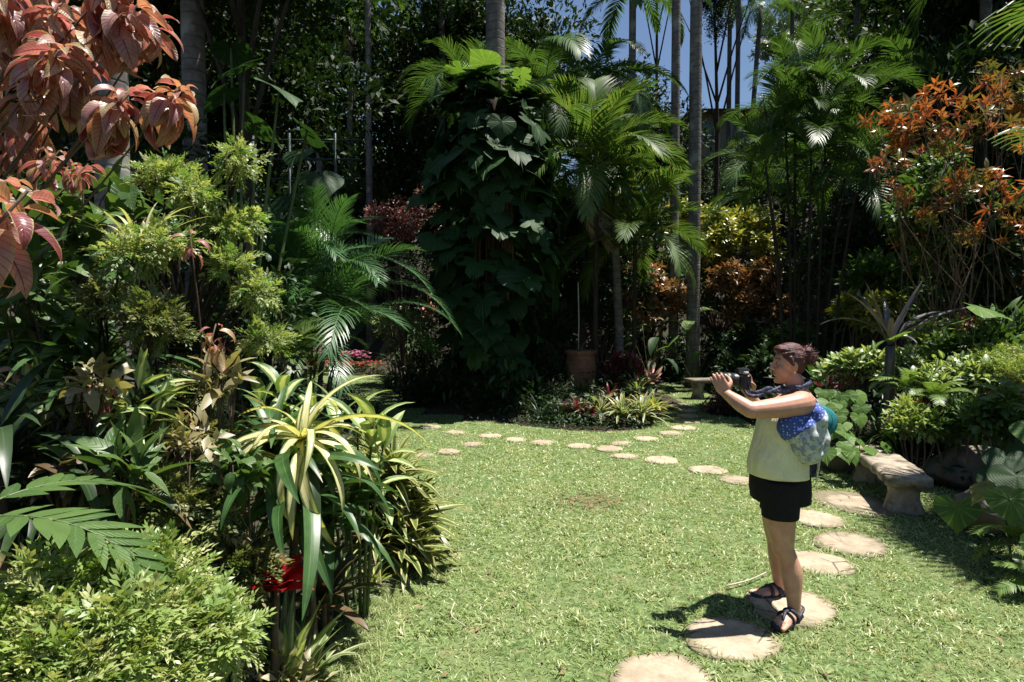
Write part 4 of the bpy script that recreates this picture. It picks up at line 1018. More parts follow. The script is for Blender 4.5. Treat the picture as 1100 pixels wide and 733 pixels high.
for az, ti, L, a0, a1 in yl:
    mb = MB(); place(mb, leaf_t(1, .1, 11, a0 + rng.uniform(0, .4), a1 - .5, .3, 'strap', 5, .008), [(0, 0, zt + .02)], az + rng.uniform(-.2, .2), ti + rng.uniform(-.1, .2), rng.uniform(-.6, .6), L * rng.uniform(1.0, 1.35)); mb.build('leaf', M['varieg'], root)
for k in range(34):
    az = k * 2.39996; L = rng.uniform(.55, .9); z = zt - .04 - .012 * k
    mb = MB(); place(mb, leaf_t(1, .115, 13, rng.uniform(.1, .7), rng.uniform(-2.0, -1.0), .25, 'strap', 5, .022, rng.uniform(.7, 1.5)), [(0, 0, z)], az + rng.uniform(-.2, .2), rng.uniform(-.25, .45) - k * .012, rng.uniform(-.7, .7), L * (1 - .4 * k / 34)); mb.build('leaf', M['strapgreen'], root)
for az, L in ((1.35, .75), (1.7, .7)):        # two long pale curling leaves on the left
    mb = MB(); place(mb, leaf_t(1, .075, 12, .25, -2.2, .25, 'strap', 5, 0, 1.3), [(-.02, -.05, zt - .1)], az + .25, .25, 0, L * 1.15); mb.build('leaf', M['pale'], root)
mb = MB(); place(mb, leaf_t(1, .11, 10, .2, -1.7, .2, 'strap', 5), [(.02, -.06, zt - .02)], 3.3, -.25, 0, .5); mb.build('leaf', M['varieg'], root)
mb = MB(); place(mb, leaf_t(1, .14, 10, .0, -1.6, .2, 'strap', 5), [(.06, -.07, zt - .1)], -2.75, -.45, 0, .62); mb.build('leaf', M['strapdark'], root)

rosette('strap_plant', 'dull green strap leaved plant tucked behind the yellow striped crown', 'plant', wg(292, 3.15), 34, .6, .06, 'strapgreen', 1.2, -.2, .4, -1.4, z0=1.12, stemr=.022)
rosette('strap_plant', 'low green strap leaved plant between the red bromeliad and yellow edged clump', 'plant', wg(352, 3.3), 30, .5, .05, 'strapgreen', 1.2, -.1, .4, -1.4, z0=.7, stemr=.02)
# ---- broad pale leaves behind it
def canes(name, label, base, tops, mat, L, Wd, n=9, group=None, cat='plant'):
    base = np.asarray(base, float); root = thing(name, label, cat, base, 0, group); st = MB(); lf = MB()
    tm = [leaf_t(1, Wd / L, 6, .35, -.6 - d, .22, 'lance', 5) for d in (0, .35)]
    for p in tops:
        p = np.asarray(p, float) - base; c = curve_pts([(p[0] * .2, p[1] * .2, -.05), p * .55 + (0, 0, .05), p], 9); tube(st, c, np.linspace(.012, .006, 9), n=6)
        m = n; az = np.arange(m) * 2.39996 + rng.uniform(0, 6); f = np.arange(m) / m
        q = c[-1][None] - nrm(c[-1] - c[-3])[None] * (f * L * 1.3)[:, None]
        place(lf, tm, q, az, 1.0 - 1.0 * f + rng.uniform(-.2, .2, m), rng.uniform(-.3, .3, m), L * rng.uniform(.75, 1.1, m))
    st.build('stems', M['stem'], root); lf.build('leaves', M[mat], root); return root
canes('ginger_plant', 'broad green leaves on canes just behind the yellow striped plant', wg(385, 3.5), [W(px, py, Y) for px, py, Y in [(300, 418, 3.6), (330, 432, 3.7), (384, 450, 3.4), (400, 458, 3.3), (362, 452, 3.6), (412, 478, 3.4), (280, 430, 3.7)]], 'hosta', .3, .085)
# ---- yellow-edged clump by the lawn
root = thing('boatlily_clump', 'dense clump of yellow edged green leaves at the lawn edge', 'plant', wg(418, 4.35))
mb = MB(); tm = [leaf_t(1, .15, 6, .15, -.7 + d, .3, 'strap', 3) for d in (-.3, 0, .3)]
for c, k, z, s in [((0, 0), 56, .5, .48), ((.05, -.1), 50, .75, .42), ((-.18, -.1), 44, .6, .46), ((.16, .02), 48, .38, .48), ((-.05, -.25), 44, .32, .42), ((.14, -.22), 42, .26, .42), ((-.3, .1), 30, .62, .4), ((.02, .2), 30, .6, .4), ((-.2, .25), 30, .75, .4), ((.22, -.1), 30, .2, .36)]:
    az = np.arange(k) * 2.39996 + rng.uniform(-.2, .2, k); f = (np.arange(k) + .5) / k
    place(mb, tm, np.stack([c[0] + 0 * f, c[1] + 0 * f, z - .12 * f], 1), az, 1.25 - 1.45 * f + rng.uniform(-.15, .15, k), rng.uniform(-.3, .3, k), s * (.7 + .35 * f) * rng.uniform(.85, 1.15, k))
mb.build('leaves', M['rhoeo'], root)
st = MB()
for k in range(9): tube(st, [(rng.uniform(-.2, .2), rng.uniform(-.2, .2), -.03), (rng.uniform(-.2, .2), rng.uniform(-.2, .2), .5)], .015, n=6)
st.build('stems', M['barkdark'], root)
# ---- bromeliads and small things under the dracaena
rosette('red_bromeliad', 'bromeliad with a shiny red cup between the lime shrub and the lawn', 'bromeliad', W(298, 640, 2.62) * (1, 1, 0), 16, .17, .09, 'red', 1.35, .55, .1, -.8, 'lance', z0=W(298, 628, 2.62)[2], spread=.02, stemr=.02, nseg=6)
rosette('brown_bromeliad', 'bronze brown bromeliad beside the red one', 'bromeliad', wg(345, 3.2), 22, .36, .07, 'brownleaf', 1.2, .0, .2, -.8, z0=.3, stemr=.02)
rosette('iris_fan', 'pale green fan of sword leaves at the lawn edge below the red bromeliad', 'plant', wg(303, 2.75), 16, .46, .06, 'hosta', 1.5, .95, .1, -.3, 'lance', z0=.1, spread=.03)
rosette('lily_plant', 'short light green strap plant at the near edge of the lawn', 'plant', wg(328, 2.82), 14, .32, .05, 'pale', 1.2, .35, .2, -.8, z0=.12)
bush('coleus', 'small cream and brown mottled leafy plant at the bottom edge by the lawn', 'plant', wg(300, 2.62), [B(300, 722, 2.6, 26), B(318, 740, 2.6, 26), B(285, 745, 2.55, 26)], 130, T_SMALL, 'cream', .07, stem_r=.006)
bush('coleus', 'cream pink mottled leafy plant hanging below the yellow striped crown', 'plant', wg(295, 3.1), [B(290, 565, 3.1, 26), B(300, 540, 3.1, 20), B(270, 560, 3.2, 20)], 90, T_SMALL, 'cream', .1, stem_r=.008)
tuft_plant('grass_tuft', 'greyish fine bladed tuft between the brown bromeliad and yellow edged clump', 'plant', wg(362, 3.75), 150, .42, .012, 'grey', t0=1.3, t1=.1)
rosette('yellow_bromeliad', 'small ochre bromeliad under the yellow edged clump at the lawn edge', 'bromeliad', wg(402, 3.85), 14, .17, .035, 'crotyellow', 1.2, .2, .2, -.7, z0=.12)
bush('edging_plant', 'low dark leafy edging between the iris fan and the grey tuft', 'plant', wg(335, 3.4), [B(330, 690, 3.15, 20), B(350, 655, 3.4, 24), B(378, 640, 3.7, 20), B(260, 735, 2.6, 30)], 500, T_SMALL, 'dark', .05, stem_r=.005)

# ================================================================== LEFT TRUNKS AND MIDDLE LEFT
FR = frond_mesh('royal', 'palm', L=2.9, n=52, ll=.62, lw=.045, a0=.75, a1=-.9, vee=.35, hang=.9)
FRS = frond_mesh('solitaire', 'palmlit', L=1.9, n=56, ll=.52, lw=.03, a0=.8, a1=-.8, vee=.4, hang=.6)
FRB = frond_mesh('bushy', 'palmblue', L=2.1, n=46, ll=.42, lw=.017, a0=1.0, a1=-.95, vee=.45, hang=.7)
FRA = frond_mesh('areca', 'palm', L=1.7, n=46, ll=.48, lw=.026, a0=1.0, a1=-.8, vee=.5, hang=.6)
FRD = frond_mesh('dead', 'palmdry', L=1.6, n=26, ll=.35, lw=.025, a0=.2, a1=-.9, vee=.1, hang=1.4)
palm('royal_palm', 'smooth grey palm trunk rising behind the copperleaf on the left', wg(122, 6.0), 11.0, .155, .13, 13, FR, shaft=1.0, bend=(.15, 0))
palm('royal_palm', 'dark grey palm trunk beside the big shaded leaves at upper left', wg(213, 9.0), 12.5, .17, .15, 13, FR, shaft=1.2)
palm('royal_palm', 'thick palm trunk rising above the vine covered tree', gz(W(532, 60, 12.3)), 13.5, .2, .18, 14, FR, shaft=1.4)
palm('royal_palm', 'thicker pinkish grey palm trunk of the close pair right of centre', gz(W(746, 200, 16.0)), 15.5, .17, .155, 13, FR, shaft=1.3)
palm('royal_palm', 'slimmer grey palm trunk of the close pair right of centre', gz(W(725, 170, 17.5)), 17.0, .135, .12, 13, FR, shaft=1.2)
palm('slim_palm', 'short grey palm trunk standing in the dark bed below the bright palm', gz(W(667, 270, 13.5)), 4.3, .1, .085, 9, FRS, bend=(-.2, 0), sc=.9)
palm('slim_palm', 'bright feathery palm catching the sun right of the vine covered tree', gz(W(640, 270, 12.6)), 4.7, .06, .05, 20, FRS, 'barkdark', t0=1.15, t1=-1.0, sc=1.25)
FRX = frond_mesh('dead', 'palmdry')
add_fronds([o for o in COL.objects if str(o.get('label')).startswith('bright feathery palm catching')][0], (0, 0, 4.65), 4, FRX, -1.15, -1.4)
palm('slim_palm', 'lower feathery palm leaning right of the bright feathery palm', gz(W(682, 270, 12.9)), 3.3, .05, .045, 17, FRS, 'barkdark', t0=1.1, t1=-1.0, sc=1.15)
palm('slim_palm', 'dark trunk crossing the bright fronds beside the blue sky gap', gz(W(679, 100, 19.0)), 11.5, .13, .11, 12, FR)
# ---- bushy fine palm on the left
root = clump_palm('bushy_palm', 'bushy arching palm with fine deep green fronds left of the grass walk', gz(W(322, 380, 9.6)), [(0, 0, 1.1, .1, -.1), (.3, .2, 1.5, .3, .1), (-.4, .1, 1.3, -.3, 0), (.1, .5, 1.9, .2, .1), (-.2, .4, 2.1, -.1, .2)], 17, FRB, r=.05, t0=1.15, t1=-.35, sc=1.12)
clump_palm('bushy_palm', 'lighter feathery palm low in front of the bushy arching palm', gz(W(300, 400, 8.3)), [(0, 0, 1.2, .05, 0)], 14, FRS, r=.04, t0=1.0, t1=-.2, sc=.55)
# ---- elephant ears, upper left shade
def ears(name, label, base, spec, mat='ear', **k):
    return big_leaf_plant(name, label, 'plant', base, [(W(px, py, Y), az, s, ti) for px, py, Y, s, az, ti in spec], mat, **k)
ears('giant_elephant_ear', 'shaded giant elephant ear with huge leaves by the dark trunk at upper left', wg(255, 7.6), [(262, 70, 7.6, 0.54, 2.2, -.5), (300, 95, 7.4, 0.50, -2.2, -.4), (240, 100, 7.5, 0.43, 1.4, -.6), (275, 135, 7.8, 0.43, -1.2, -.5), (330, 140, 8.2, 0.43, -1.6, -.5), (248, 52, 7.9, 0.40, .2, -.3)], 'monstera', pet_r=.03)  # dark vine leaf material puts the shade into the leaf colour
ears('giant_elephant_ear', 'dim elephant ear with drooping leaves over the dark rail fence', wg(330, 10.4), [(305, 215, 10.2, 0.50, 2.6, -.9), (345, 190, 10.4, 0.54, -2.5, -.8), (320, 165, 10.6, 0.47, 3.0, -.6), (355, 225, 10.4, 0.43, -2.0, -1.0), (285, 190, 10.8, 0.43, 1.8, -.7)], 'monstera', pet_r=.025)  # same dark vine leaf green, dimness painted into the leaves
bush('dark_shrub', 'dark mass of shrub behind the tall lacy shrub on the left', 'shrub', wg(240, 7.2), sum([clumps(*B(px, py, 7.4, r), 4, .55, 90 + i) for i, (px, py, r) in enumerate([(235, 330, 60), (280, 330, 60), (240, 400, 60), (200, 280, 50), (300, 420, 50), (180, 400, 60), (130, 330, 50), (60, 280, 60)])], []), 2600, T_OVATE, 'dark', .13)
bush('dark_shrub', 'dark leafy shrub behind the grey trunk at the far left', 'shrub', wg(60, 8.0), sum([clumps(*B(px, py, 8, r), 4, .55, 120 + i) for i, (px, py, r) in enumerate([(60, 180, 70), (130, 240, 60), (170, 150, 60), (0, 260, 80), (-60, 150, 80), (90, 100, 60)])], []), 2600, T_OVATE, 'dark', .14)
bush('green_shrub', 'leafy mid green shrub in dappled light at centre left', 'shrub', wg(455, 26.0), sum([clumps(*B(px, py, 26, r), 5, .5, 150 + i) for i, (px, py, r) in enumerate([(390, 170, 44), (365, 210, 40), (420, 205, 36), (400, 240, 40), (350, 250, 40)])], []), 3000, T_SMALL, 'mid', .27)
bush('red_shrub', 'dull red and pink leaved shrub left of the vine covered tree', 'shrub', wg(435, 13.2), sum([clumps(*B(px, py, 13.2, r), 4, .5, 170 + i) for i, (px, py, r) in enumerate([(420, 230, 26), (450, 222, 28), (435, 252, 30), (402, 240, 20), (462, 245, 22)])], []), 2600, T_SMALL, 'redshrub', .09)
bush('red_shrub', 'dark red foliage patch in deep shade between red shrub and vine tree', 'shrub', wg(470, 12.6), clumps(*B(472, 262, 12.6, 26), 5, .5, 180), 500, T_SMALL, 'maroon', .12)
# ---- flower bed at the end of the grass walk
def flowers(name, label, px0, px1, Y, n, hgt, petal, foli='dark', depth=.5, ps=.06, cat='flower bed'):
    c = wg((px0 + px1) / 2, Y); hw = (px1 - px0) / 2 * Y / FPX
    root = thing(name, label, cat, c); mb = MB(); fm = MB()
    m = n * 5; P = np.stack([rng.uniform(-hw, hw, m), rng.uniform(-depth, depth, m), rng.uniform(.05, hgt, m)], 1)
    place(mb, T_SMALL, P, rng.uniform(0, 6.28, m), rng.uniform(-.2, 1.1, m), 0, rng.uniform(.08, .16, m)); mb.build('foliage', M[foli], root)
    P = np.stack([rng.uniform(-hw, hw, n), rng.uniform(-depth, depth, n), hgt * rng.uniform(.7, 1.1, n)], 1)
    for k in range(5): place(fm, leaf_t(1, .8, 2, .3, -.3, .1, 'ovate', 3), P, k * 1.256 + rng.uniform(0, 1, n), rng.uniform(0, .4, n), 0, ps * rng.uniform(.8, 1.2, n), rng.random(n))
    fm.build('blossoms', M[petal], root); return root
flowers('flower_bed', 'low red flowers in front at the end of the grass walk', 318, 412, 19.9, 190, .4, 'redflower', ps=.075)
flowers('flower_bed', 'bright pink flowers left of the end of the grass walk', 326, 352, 20.6, 60, .95, 'pinkflower', ps=.09)
flowers('flower_bed', 'pink flowers right of the end of the grass walk', 366, 395, 20.8, 60, .7, 'pinkflower', ps=.085)
flowers('flower_bed', 'dark red ground plants left of the red flowers under the bushy palm', 285, 330, 18.6, 80, .5, 'maroon', ps=.14)
bush('salmon_flower_shrub', 'shrub with a salmon pink flower head in the dark bed beside the grass walk', 'shrub', wg(462, 13.4), clumps(*B(455, 372, 13.4, 30), 5, .5, 200), 600, T_SMALL, 'dark', .13,
     extra=lambda root, loc: [(lambda mb: (place(mb, leaf_t(1, .8, 2, .3, -.3, .1, 'ovate', 3), *(lambda c: (c + rng.normal(size=(70, 3)) * (.12, .12, .16), rng.uniform(0, 6.28, 70), rng.uniform(-.3, 1, 70), 0, .1))(W(466, 333, 13.4) - np.array(root.location))), mb.build('blossom', M['salmonflower'], root)))(MB())])
rosette('strap_plant', 'pale streaky strap plant on the right of the grass walk', 'plant', wg(438, 15.2), 40, 1.1, .05, 'lirio', 1.4, .3, .2, -1.0, z0=.5)
bush('white_flower_shrub', 'light leaved shrub with tiny mauve flowers beyond the streaky strap plant', 'shrub', wg(425, 17.0), clumps(*B(422, 352, 17, 24), 5, .5, 210), 700, T_SMALL, 'hosta', .13)
bush('edging_shrub', 'dark rounded shrub along the shaded right edge of the grass walk', 'shrub', wg(455, 12.8), [B(440, 400, 13.6, 30), B(462, 405, 13, 30), B(480, 400, 12.6, 34)], 1500, T_SMALL, 'dark', .1)

# ================================================================== ISLAND BED
# ---- vine covered tree
p = gz(W(530, 430, 12.0)); root = thing('vine_covered_tree', 'tree smothered in big glossy vine leaves with hanging dry roots', 'tree', p)
trunk_mesh(6.0, .26, .16, (.1, 0), flare=1.6).build('trunk', M['barkdark'], root)
mb = MB()
for k in range(26):
    a = rng.uniform(0, 6.28); r = rng.uniform(.25, .5); z = rng.uniform(3.2, 5.2); l = rng.uniform(1.0, 3.0)
    tube(mb, curve_pts([(math.cos(a) * r, math.sin(a) * r, z), (math.cos(a) * (r + .03), math.sin(a) * r, z - l * .5), (math.cos(a) * r * 1.02, math.sin(a) * r, max(.3, z - l))], 6), .012, n=4)
for k in range(20):
    x = .28 + rng.normal() * .05; y = -.5 + rng.normal() * .05; tube(mb, curve_pts([(x, y, 4.6), (x + rng.normal() * .03, y, 3.6), (x + rng.normal() * .05, y, rng.uniform(1.8, 2.8))], 6), .014, n=4)
mb.build('hanging_roots', M['pole2'] if 'pole2' in M else M['twig'], root)
mb = MB(); mst = [heart_t(1, cup=c, droop=d, split=s, na=36) for c, d, s in ((.1, .3, .35), (.15, .45, .3), (.05, .2, .4), (.1, .3, 0))]
n = 430; z = .7 + 5.5 * rng.random(n) ** .85; a = rng.uniform(0, 2 * PI, n); pr = .42 + .76 * np.sin(np.clip((z - .4) / 6.3, 0, 1) * PI) ** .8
r = pr * rng.uniform(.6, 1.2, n); P = np.stack([np.cos(a) * r, np.sin(a) * r, z], 1)
place(mb, mst, P, a - PI / 2 + rng.uniform(-.6, .6, n), rng.uniform(-1.35, -.35, n) + (z > 5.6) * .7, rng.uniform(-.4, .4, n), rng.uniform(.3, .66, n)); mb.build('vine_leaves', M['monstera'], root)
mb = MB(); n = 16; a = rng.uniform(0, 2 * PI, n); r = rng.uniform(.1, .8, n)
place(mb, mst, np.stack([np.cos(a) * r, np.sin(a) * r - .2, rng.uniform(5.9, 6.5, n)], 1), a - PI / 2, rng.uniform(-.4, .6, n), rng.uniform(-.4, .4, n), rng.uniform(.3, .5, n)); mb.build('young_leaves', M['earlit'], root)
# ---- dark ground plants of the island
ISL = [(500, 415, 12.2, 40, 'dark'), (455, 425, 12.4, 26, 'dark'), (545, 425, 11.3, 40, 'dark'), (580, 400, 12.3, 36, 'dark'), (520, 385, 12.6, 40, 'dark'), (560, 370, 12.9, 34, 'dark'), (595, 350, 13.6, 40, 'dark'), (650, 345, 14.5, 36, 'dark')]
LAB = ['dark low shrub at the left front of the island bed', 'dark shrub at the corner of island bed and shaded walk', 'dark low shrub under the vine covered tree by the stepping stones', 'dark shrub just left of the terracotta pot', 'dark shrub at the foot of the vine covered tree', 'dark shrub between the vine covered tree and the pot cane', 'dark tall shrub behind the pot cane', 'dark tall shrub behind the terracotta pot']
for (px, py, Y, r, m), lab, i in zip(ISL, LAB, range(9)):
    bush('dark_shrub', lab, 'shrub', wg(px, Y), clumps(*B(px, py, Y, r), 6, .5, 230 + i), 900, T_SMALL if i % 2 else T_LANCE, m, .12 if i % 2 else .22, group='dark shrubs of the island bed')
TU = [(590, 436, 10.6, 'strapdark', .6, 'dark grassy tuft beside the bowl on its left'), (620, 420, 11.6, 'strapdark', .65, 'dark grassy tuft below the terracotta pot'), (530, 436, 11.3, 'strapdark', .6, 'dark grassy tuft between the two pale edged ones under the vine tree'), (480, 428, 12.2, 'strapdark', .6, 'dark grassy tuft leftmost at the island bed edge'), (565, 441, 10.9, 'lirio', .5, 'pale edged grassy tuft at the front edge of the island bed left of the bowl'), (508, 432, 11.8, 'lirio', .5, 'grassy tuft in shade at the front edge of the island bed below the vine tree'), (632, 432, 11.2, 'strapgreen', .5, 'green grassy tuft right behind the mossy bowl'), (545, 440, 11.2, 'lirio', .42, 'smaller grassy tuft in the shade left of the pale edged one'), (596, 415, 11.6, 'lirio', .55, 'dark grassy tuft behind the mossy bowl')]
for px, py, Y, m, L, lab in TU: tuft_plant('grass_tuft', lab, 'plant', wg(px, Y), 90, L, .02, m, 'grassy tufts of the island bed', t0=1.35, t1=.1, k=3, r=.12)
for px, Y, m, lab, L, n in [(645, 10.5, 'pale', 'pale green bromeliad in front of the red ones', .42, 34), (668, 10.2, 'pale', 'cream striped bromeliad at the very front of the island bed', .4, 34), (690, 10.3, 'pale', 'yellowish bromeliad at the right corner of the island bed', .42, 34), (704, 10.7, 'crotyellow', 'thin leaved yellow bromeliad at the right tip of the island bed', .42, 30),
                            (655, 11.1, 'maroon', 'dark red bromeliad behind the pale green one', .4, 26), (672, 11.0, 'crotred', 'orange red bromeliad in the middle of the bromeliad bed', .36, 26), (690, 11.2, 'maroon', 'red brown bromeliad beside the orange red one', .38, 26), (622, 10.5, 'maroon', 'wine red low bromeliad right of the mossy bowl', .3, 26),
                            (635, 10.25, 'maroon', 'small wine red bromeliad at the bed front between bowl and pale bromeliads', .25, 22), (685, 12.2, 'hosta', 'light green leafy plant behind the red bromeliads', .5, 26)]:
    rosette('bromeliad', lab, 'bromeliad', wg(px, Y), n, L * 1.3, .06, m, 1.4, .15, .2, -.9, z0=.2, group='bromeliads of the island bed')
bush('red_cordyline', 'dark red leafy plant right of the terracotta pot', 'plant', wg(664, 12.6), clumps(*B(664, 398, 12.6, 18), 6, .5, 250), 60, T_CROT, 'maroon', 1.0)
bush('pink_leaf_plant', 'plant with a pale pink leaf tip right of the dark red leafy plant', 'plant', wg(690, 12.8), [B(690, 410, 12.8, 14)], 60, T_LANCE, 'pinkleaf', .3)
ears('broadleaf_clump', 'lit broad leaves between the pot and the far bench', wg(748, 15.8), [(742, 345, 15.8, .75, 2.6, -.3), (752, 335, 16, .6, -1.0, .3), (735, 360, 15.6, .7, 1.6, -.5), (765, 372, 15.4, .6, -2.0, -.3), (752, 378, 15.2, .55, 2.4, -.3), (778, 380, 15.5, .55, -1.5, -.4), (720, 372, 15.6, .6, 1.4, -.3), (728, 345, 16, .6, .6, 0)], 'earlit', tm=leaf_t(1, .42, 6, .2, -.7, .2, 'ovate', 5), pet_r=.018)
ears('broadleaf_clump', 'dark broad leaves left of the lit ones behind the bromeliads', wg(700, 15.4), [(690, 350, 15.4, .7, 1.6, -.5), (705, 362, 15.3, .7, 2.6, -.5), (712, 340, 15.8, .7, -1.6, -.3), (682, 368, 15.2, .6, 1.9, -.5), (715, 385, 14.8, .6, -2.6, -.4), (700, 388, 14.8, .55, 2.9, -.4)], 'dark', tm=leaf_t(1, .36, 6, .2, -.8, .2, 'ovate', 5), pet_r=.018)
bush('dark_shrub', 'dark shrub around the legs of the far bench', 'shrub', wg(790, 14.6), clumps(*B(790, 405, 14.8, 36), 6, .5, 260), 900, T_SMALL, 'dark', .13)
bush('dark_shrub', 'dark green shrub left of the far bench at the end of the path', 'shrub', wg(725, 17.2), clumps(*B(718, 400, 17.2, 30), 6, .5, 262), 900, T_SMALL, 'dark', .14)
bush('purple_shrub', 'low dark purple shrub in front of the far bench', 'shrub', wg(775, 11.6), clumps(*B(778, 437, 11.4, 24, 14), 6, .55, 265), 700, T_SMALL, 'maroon', .08)
bush('purple_shrub', 'low dark purple green shrub behind the woman\'s camera arm', 'shrub', wg(810, 11.2), clumps(*B(808, 436, 11.0, 24, 16), 6, .55, 266), 700, T_SMALL, 'dark', .08)

# ================================================================== SLOPE BEHIND, CENTRE RIGHT
def croton(label, base, blobs, n, mat, size=1.0, seed=0):
    return bush('croton', label, 'shrub', base, sum([clumps(c, r, 5, .5, seed + i) for i, (c, r) in enumerate(blobs)], []), n, T_CROT, mat, size, stem_r=.02, top=.8, spread=.35)
croton('bright yellow green croton on the slope right of the palm trunk pair', gz(W(770, 280, 19.5)), [B(740, 236, 18.5, 26), B(768, 236, 18.3, 28), B(800, 246, 18.5, 28), B(770, 262, 18, 32), B(735, 258, 18.4, 22), B(818, 268, 18, 24)], 640, 'crotyellow', 1.05, 300)
croton('yellow croton low between the black palm stems and bird nest plant', wg(905, 11.5), [B(915, 335, 11.5, 18), B(960, 330, 11.0, 18), B(935, 345, 11.2, 18)], 130, 'crotyellow', .95, 310)
croton('orange brown croton below the yellow green one', gz(W(795, 330, 17.3)), [B(775, 300, 17.3, 26), B(800, 312, 17.2, 28), B(822, 300, 17.3, 24), B(795, 335, 17, 28), B(825, 335, 17, 20)], 560, 'crotorange', .9, 320)
croton('rusty croton in half shade behind the grey trunk in the dark bed', gz(W(700, 320, 16.5)), [B(690, 305, 16.5, 28), B(715, 320, 16.4, 26), B(695, 335, 16.2, 26)], 320, 'crotorange', .9, 330)
bush('green_shrub', 'fresh green leafy shrub between the orange croton and the rusty croton', 'shrub', gz(W(745, 310, 17.8)), sum([clumps(*B(px, py, 17.8, r), 4, .5, 340 + i) for i, (px, py, r) in enumerate([(740, 300, 24), (752, 325, 22), (715, 285, 22), (850, 290, 26), (845, 320, 24)])], []), 1800, T_SMALL, 'mid', .17)
# ---- orange red croton tree on the right
bush('croton_tree', 'tall orange red croton with long bare pale stems at the right', 'shrub', wg(1030, 8.4), sum([clumps(*B(px, py, Y, r), 2, .6, 350 + i) for i, (px, py, Y, r) in enumerate([(955, 122, 8.3, 26), (985, 130, 8.0, 34), (1005, 115, 8.4, 26), (1030, 155, 8, 32), (985, 160, 8.2, 26), (945, 180, 7.8, 20), (1065, 185, 7.7, 34), (1040, 200, 8, 26), (1085, 150, 8.2, 26), (1065, 100, 8.6, 26), (1095, 200, 7.6, 26), (1005, 225, 7.9, 24), (1050, 255, 7.7, 24), (965, 205, 8.0, 18), (1085, 245, 7.5, 24)])], []), 190, T_CROT, 'crotred', .55, fork=W(1050, 240, 8.3), stem_r=.009, top=.5, spread=.7, stem='twig', loose=.5)
bush('croton_tree', 'darker olive and red croton behind the orange one at the right edge', 'shrub', wg(1075, 9.6), sum([clumps(*B(px, py, 9.4, r), 4, .5, 370 + i) for i, (px, py, r) in enumerate([(1070, 90, 34), (1050, 130, 30), (1095, 120, 34), (1010, 230, 34), (1060, 250, 40), (1020, 280, 34), (1085, 290, 34), (980, 250, 26)])], []), 230, T_CROT, 'crotolive', .6, stem_r=.012, stem='bark')
for px, py, Y, r, m, lab in [(1010, 215, 9.2, 44, 'mid', 'green leafy shrub mixed in under the orange croton'), (1070, 260, 9.0, 44, 'dark', 'dark leafy shrub beneath the bare croton stems at the right edge'), (890, 262, 14.0, 46, 'dark', 'dark tall shrub behind the black palm stems'), (935, 235, 14.6, 46, 'mid', 'green tall shrub right of the black palm stems'), (965, 285, 13.0, 40, 'dark', 'dark tall shrub behind the purple horn plant'), (700, 255, 19.5, 36, 'dark', 'dark tall shrub behind the trunk pair'), (640, 285, 15.0, 40, 'dark', 'dark tall shrub behind the bright feathery palm'), (585, 300, 14.6, 40, 'dark', 'dark tall shrub between the vine tree and the bright palm')]:
    bush('tall_shrub', lab, 'shrub', wg(px, Y), sum([clumps(*B(px + dx * r, py + dy * r, Y, r * .8), 4, .5, px + k) for k, (dx, dy) in enumerate([(0, 0), (-.7, .5), (.7, .4), (0, 1.0), (.2, -.7)])], []), 1500, T_SMALL if m == 'mid' else T_OVATE, m, .16, group='tall shrubs at the foot of the slope')
# ---- black stemmed palm clump
clump_palm('black_stem_palm', 'tall palm clump with thin black stems behind the woman', wg(868, 11.4), [(-.4, 0, 4.7, -.45, 0), (-.2, .2, 5.6, -.15, .1), (0, 0, 5.0, .0, 0), (.2, .1, 5.9, .15, 0), (.3, -.2, 4.3, .4, -.1), (-.05, .4, 6.3, 0, .2), (.4, .3, 5.2, .6, .2)], 12, FRA, r=.028, bark='barkdark', t0=1.1, t1=-.9, sc=.85)
clump_palm('feather_palm', 'feathery palm with pale undersides left of the black stemmed clump', gz(W(845, 260, 15.5)), [(0, 0, 4.9, -.4, 0), (.4, .2, 5.8, .2, 0)], 11, FRA, r=.05, t0=.8, t1=-.8, sc=1.0)
clump_palm('feather_palm', 'dense feathery palm behind the orange red croton', wg(965, 14.5), [(0, 0, 5.4, 0, 0), (.5, .3, 6.4, .3, 0), (-.5, .2, 4.8, -.3, 0)], 10, FRA, r=.05, t0=.9, t1=-.8, sc=1.05)
# ---- fan palms at the right edge
fan = [fan_t(.85, 30, 4.8, .05, 1.1, .75, s).mesh('fan_leaf', M['palmlit']) for s in (1, 2)]
fand = [fan_t(.85, 30, 4.8, .05, 1.1, .75, s).mesh('fan_leaf', M['palm']) for s in (1, 2)]
root = thing('fan_palm', 'fan palm hanging long drooping fingers in from the top right corner', 'palm', wg(1262, 4.9))
hh = W(1250, -40, 4.9)[2]
trunk_mesh(hh, .09, .075).build('trunk', M['palmbark'], root)
for k in range(9): link('fan_leaf', (fan if k % 3 else fand)[k % 2], root, (0, 0, hh), (.6 - 1.1 * k / 9 + rng.uniform(-.1, .1), rng.uniform(-.2, .2), 1.3 + k * 2.4), .9)
root = thing('fan_palm', 'smaller fan palm reaching in at the right edge above the ferns', 'palm', wg(1232, 5.6))
hh = W(1212, 150, 5.6)[2]
trunk_mesh(hh, .07, .06).build('trunk', M['palmbark'], root)
for k in range(12): link('fan_leaf', fan[k % 2] if k % 2 else fand[0], root, (0, 0, hh), (.7 - 1.3 * k / 12 + rng.uniform(-.1, .1), rng.uniform(-.2, .2), 1.5 + k * 2.4), .78)
palm('royal_palm', 'dark slim palm trunk behind the top right fan palm', wg(1050, 12.5), 9.0, .12, .1, 10, FRA, bark='palmbarkdark')

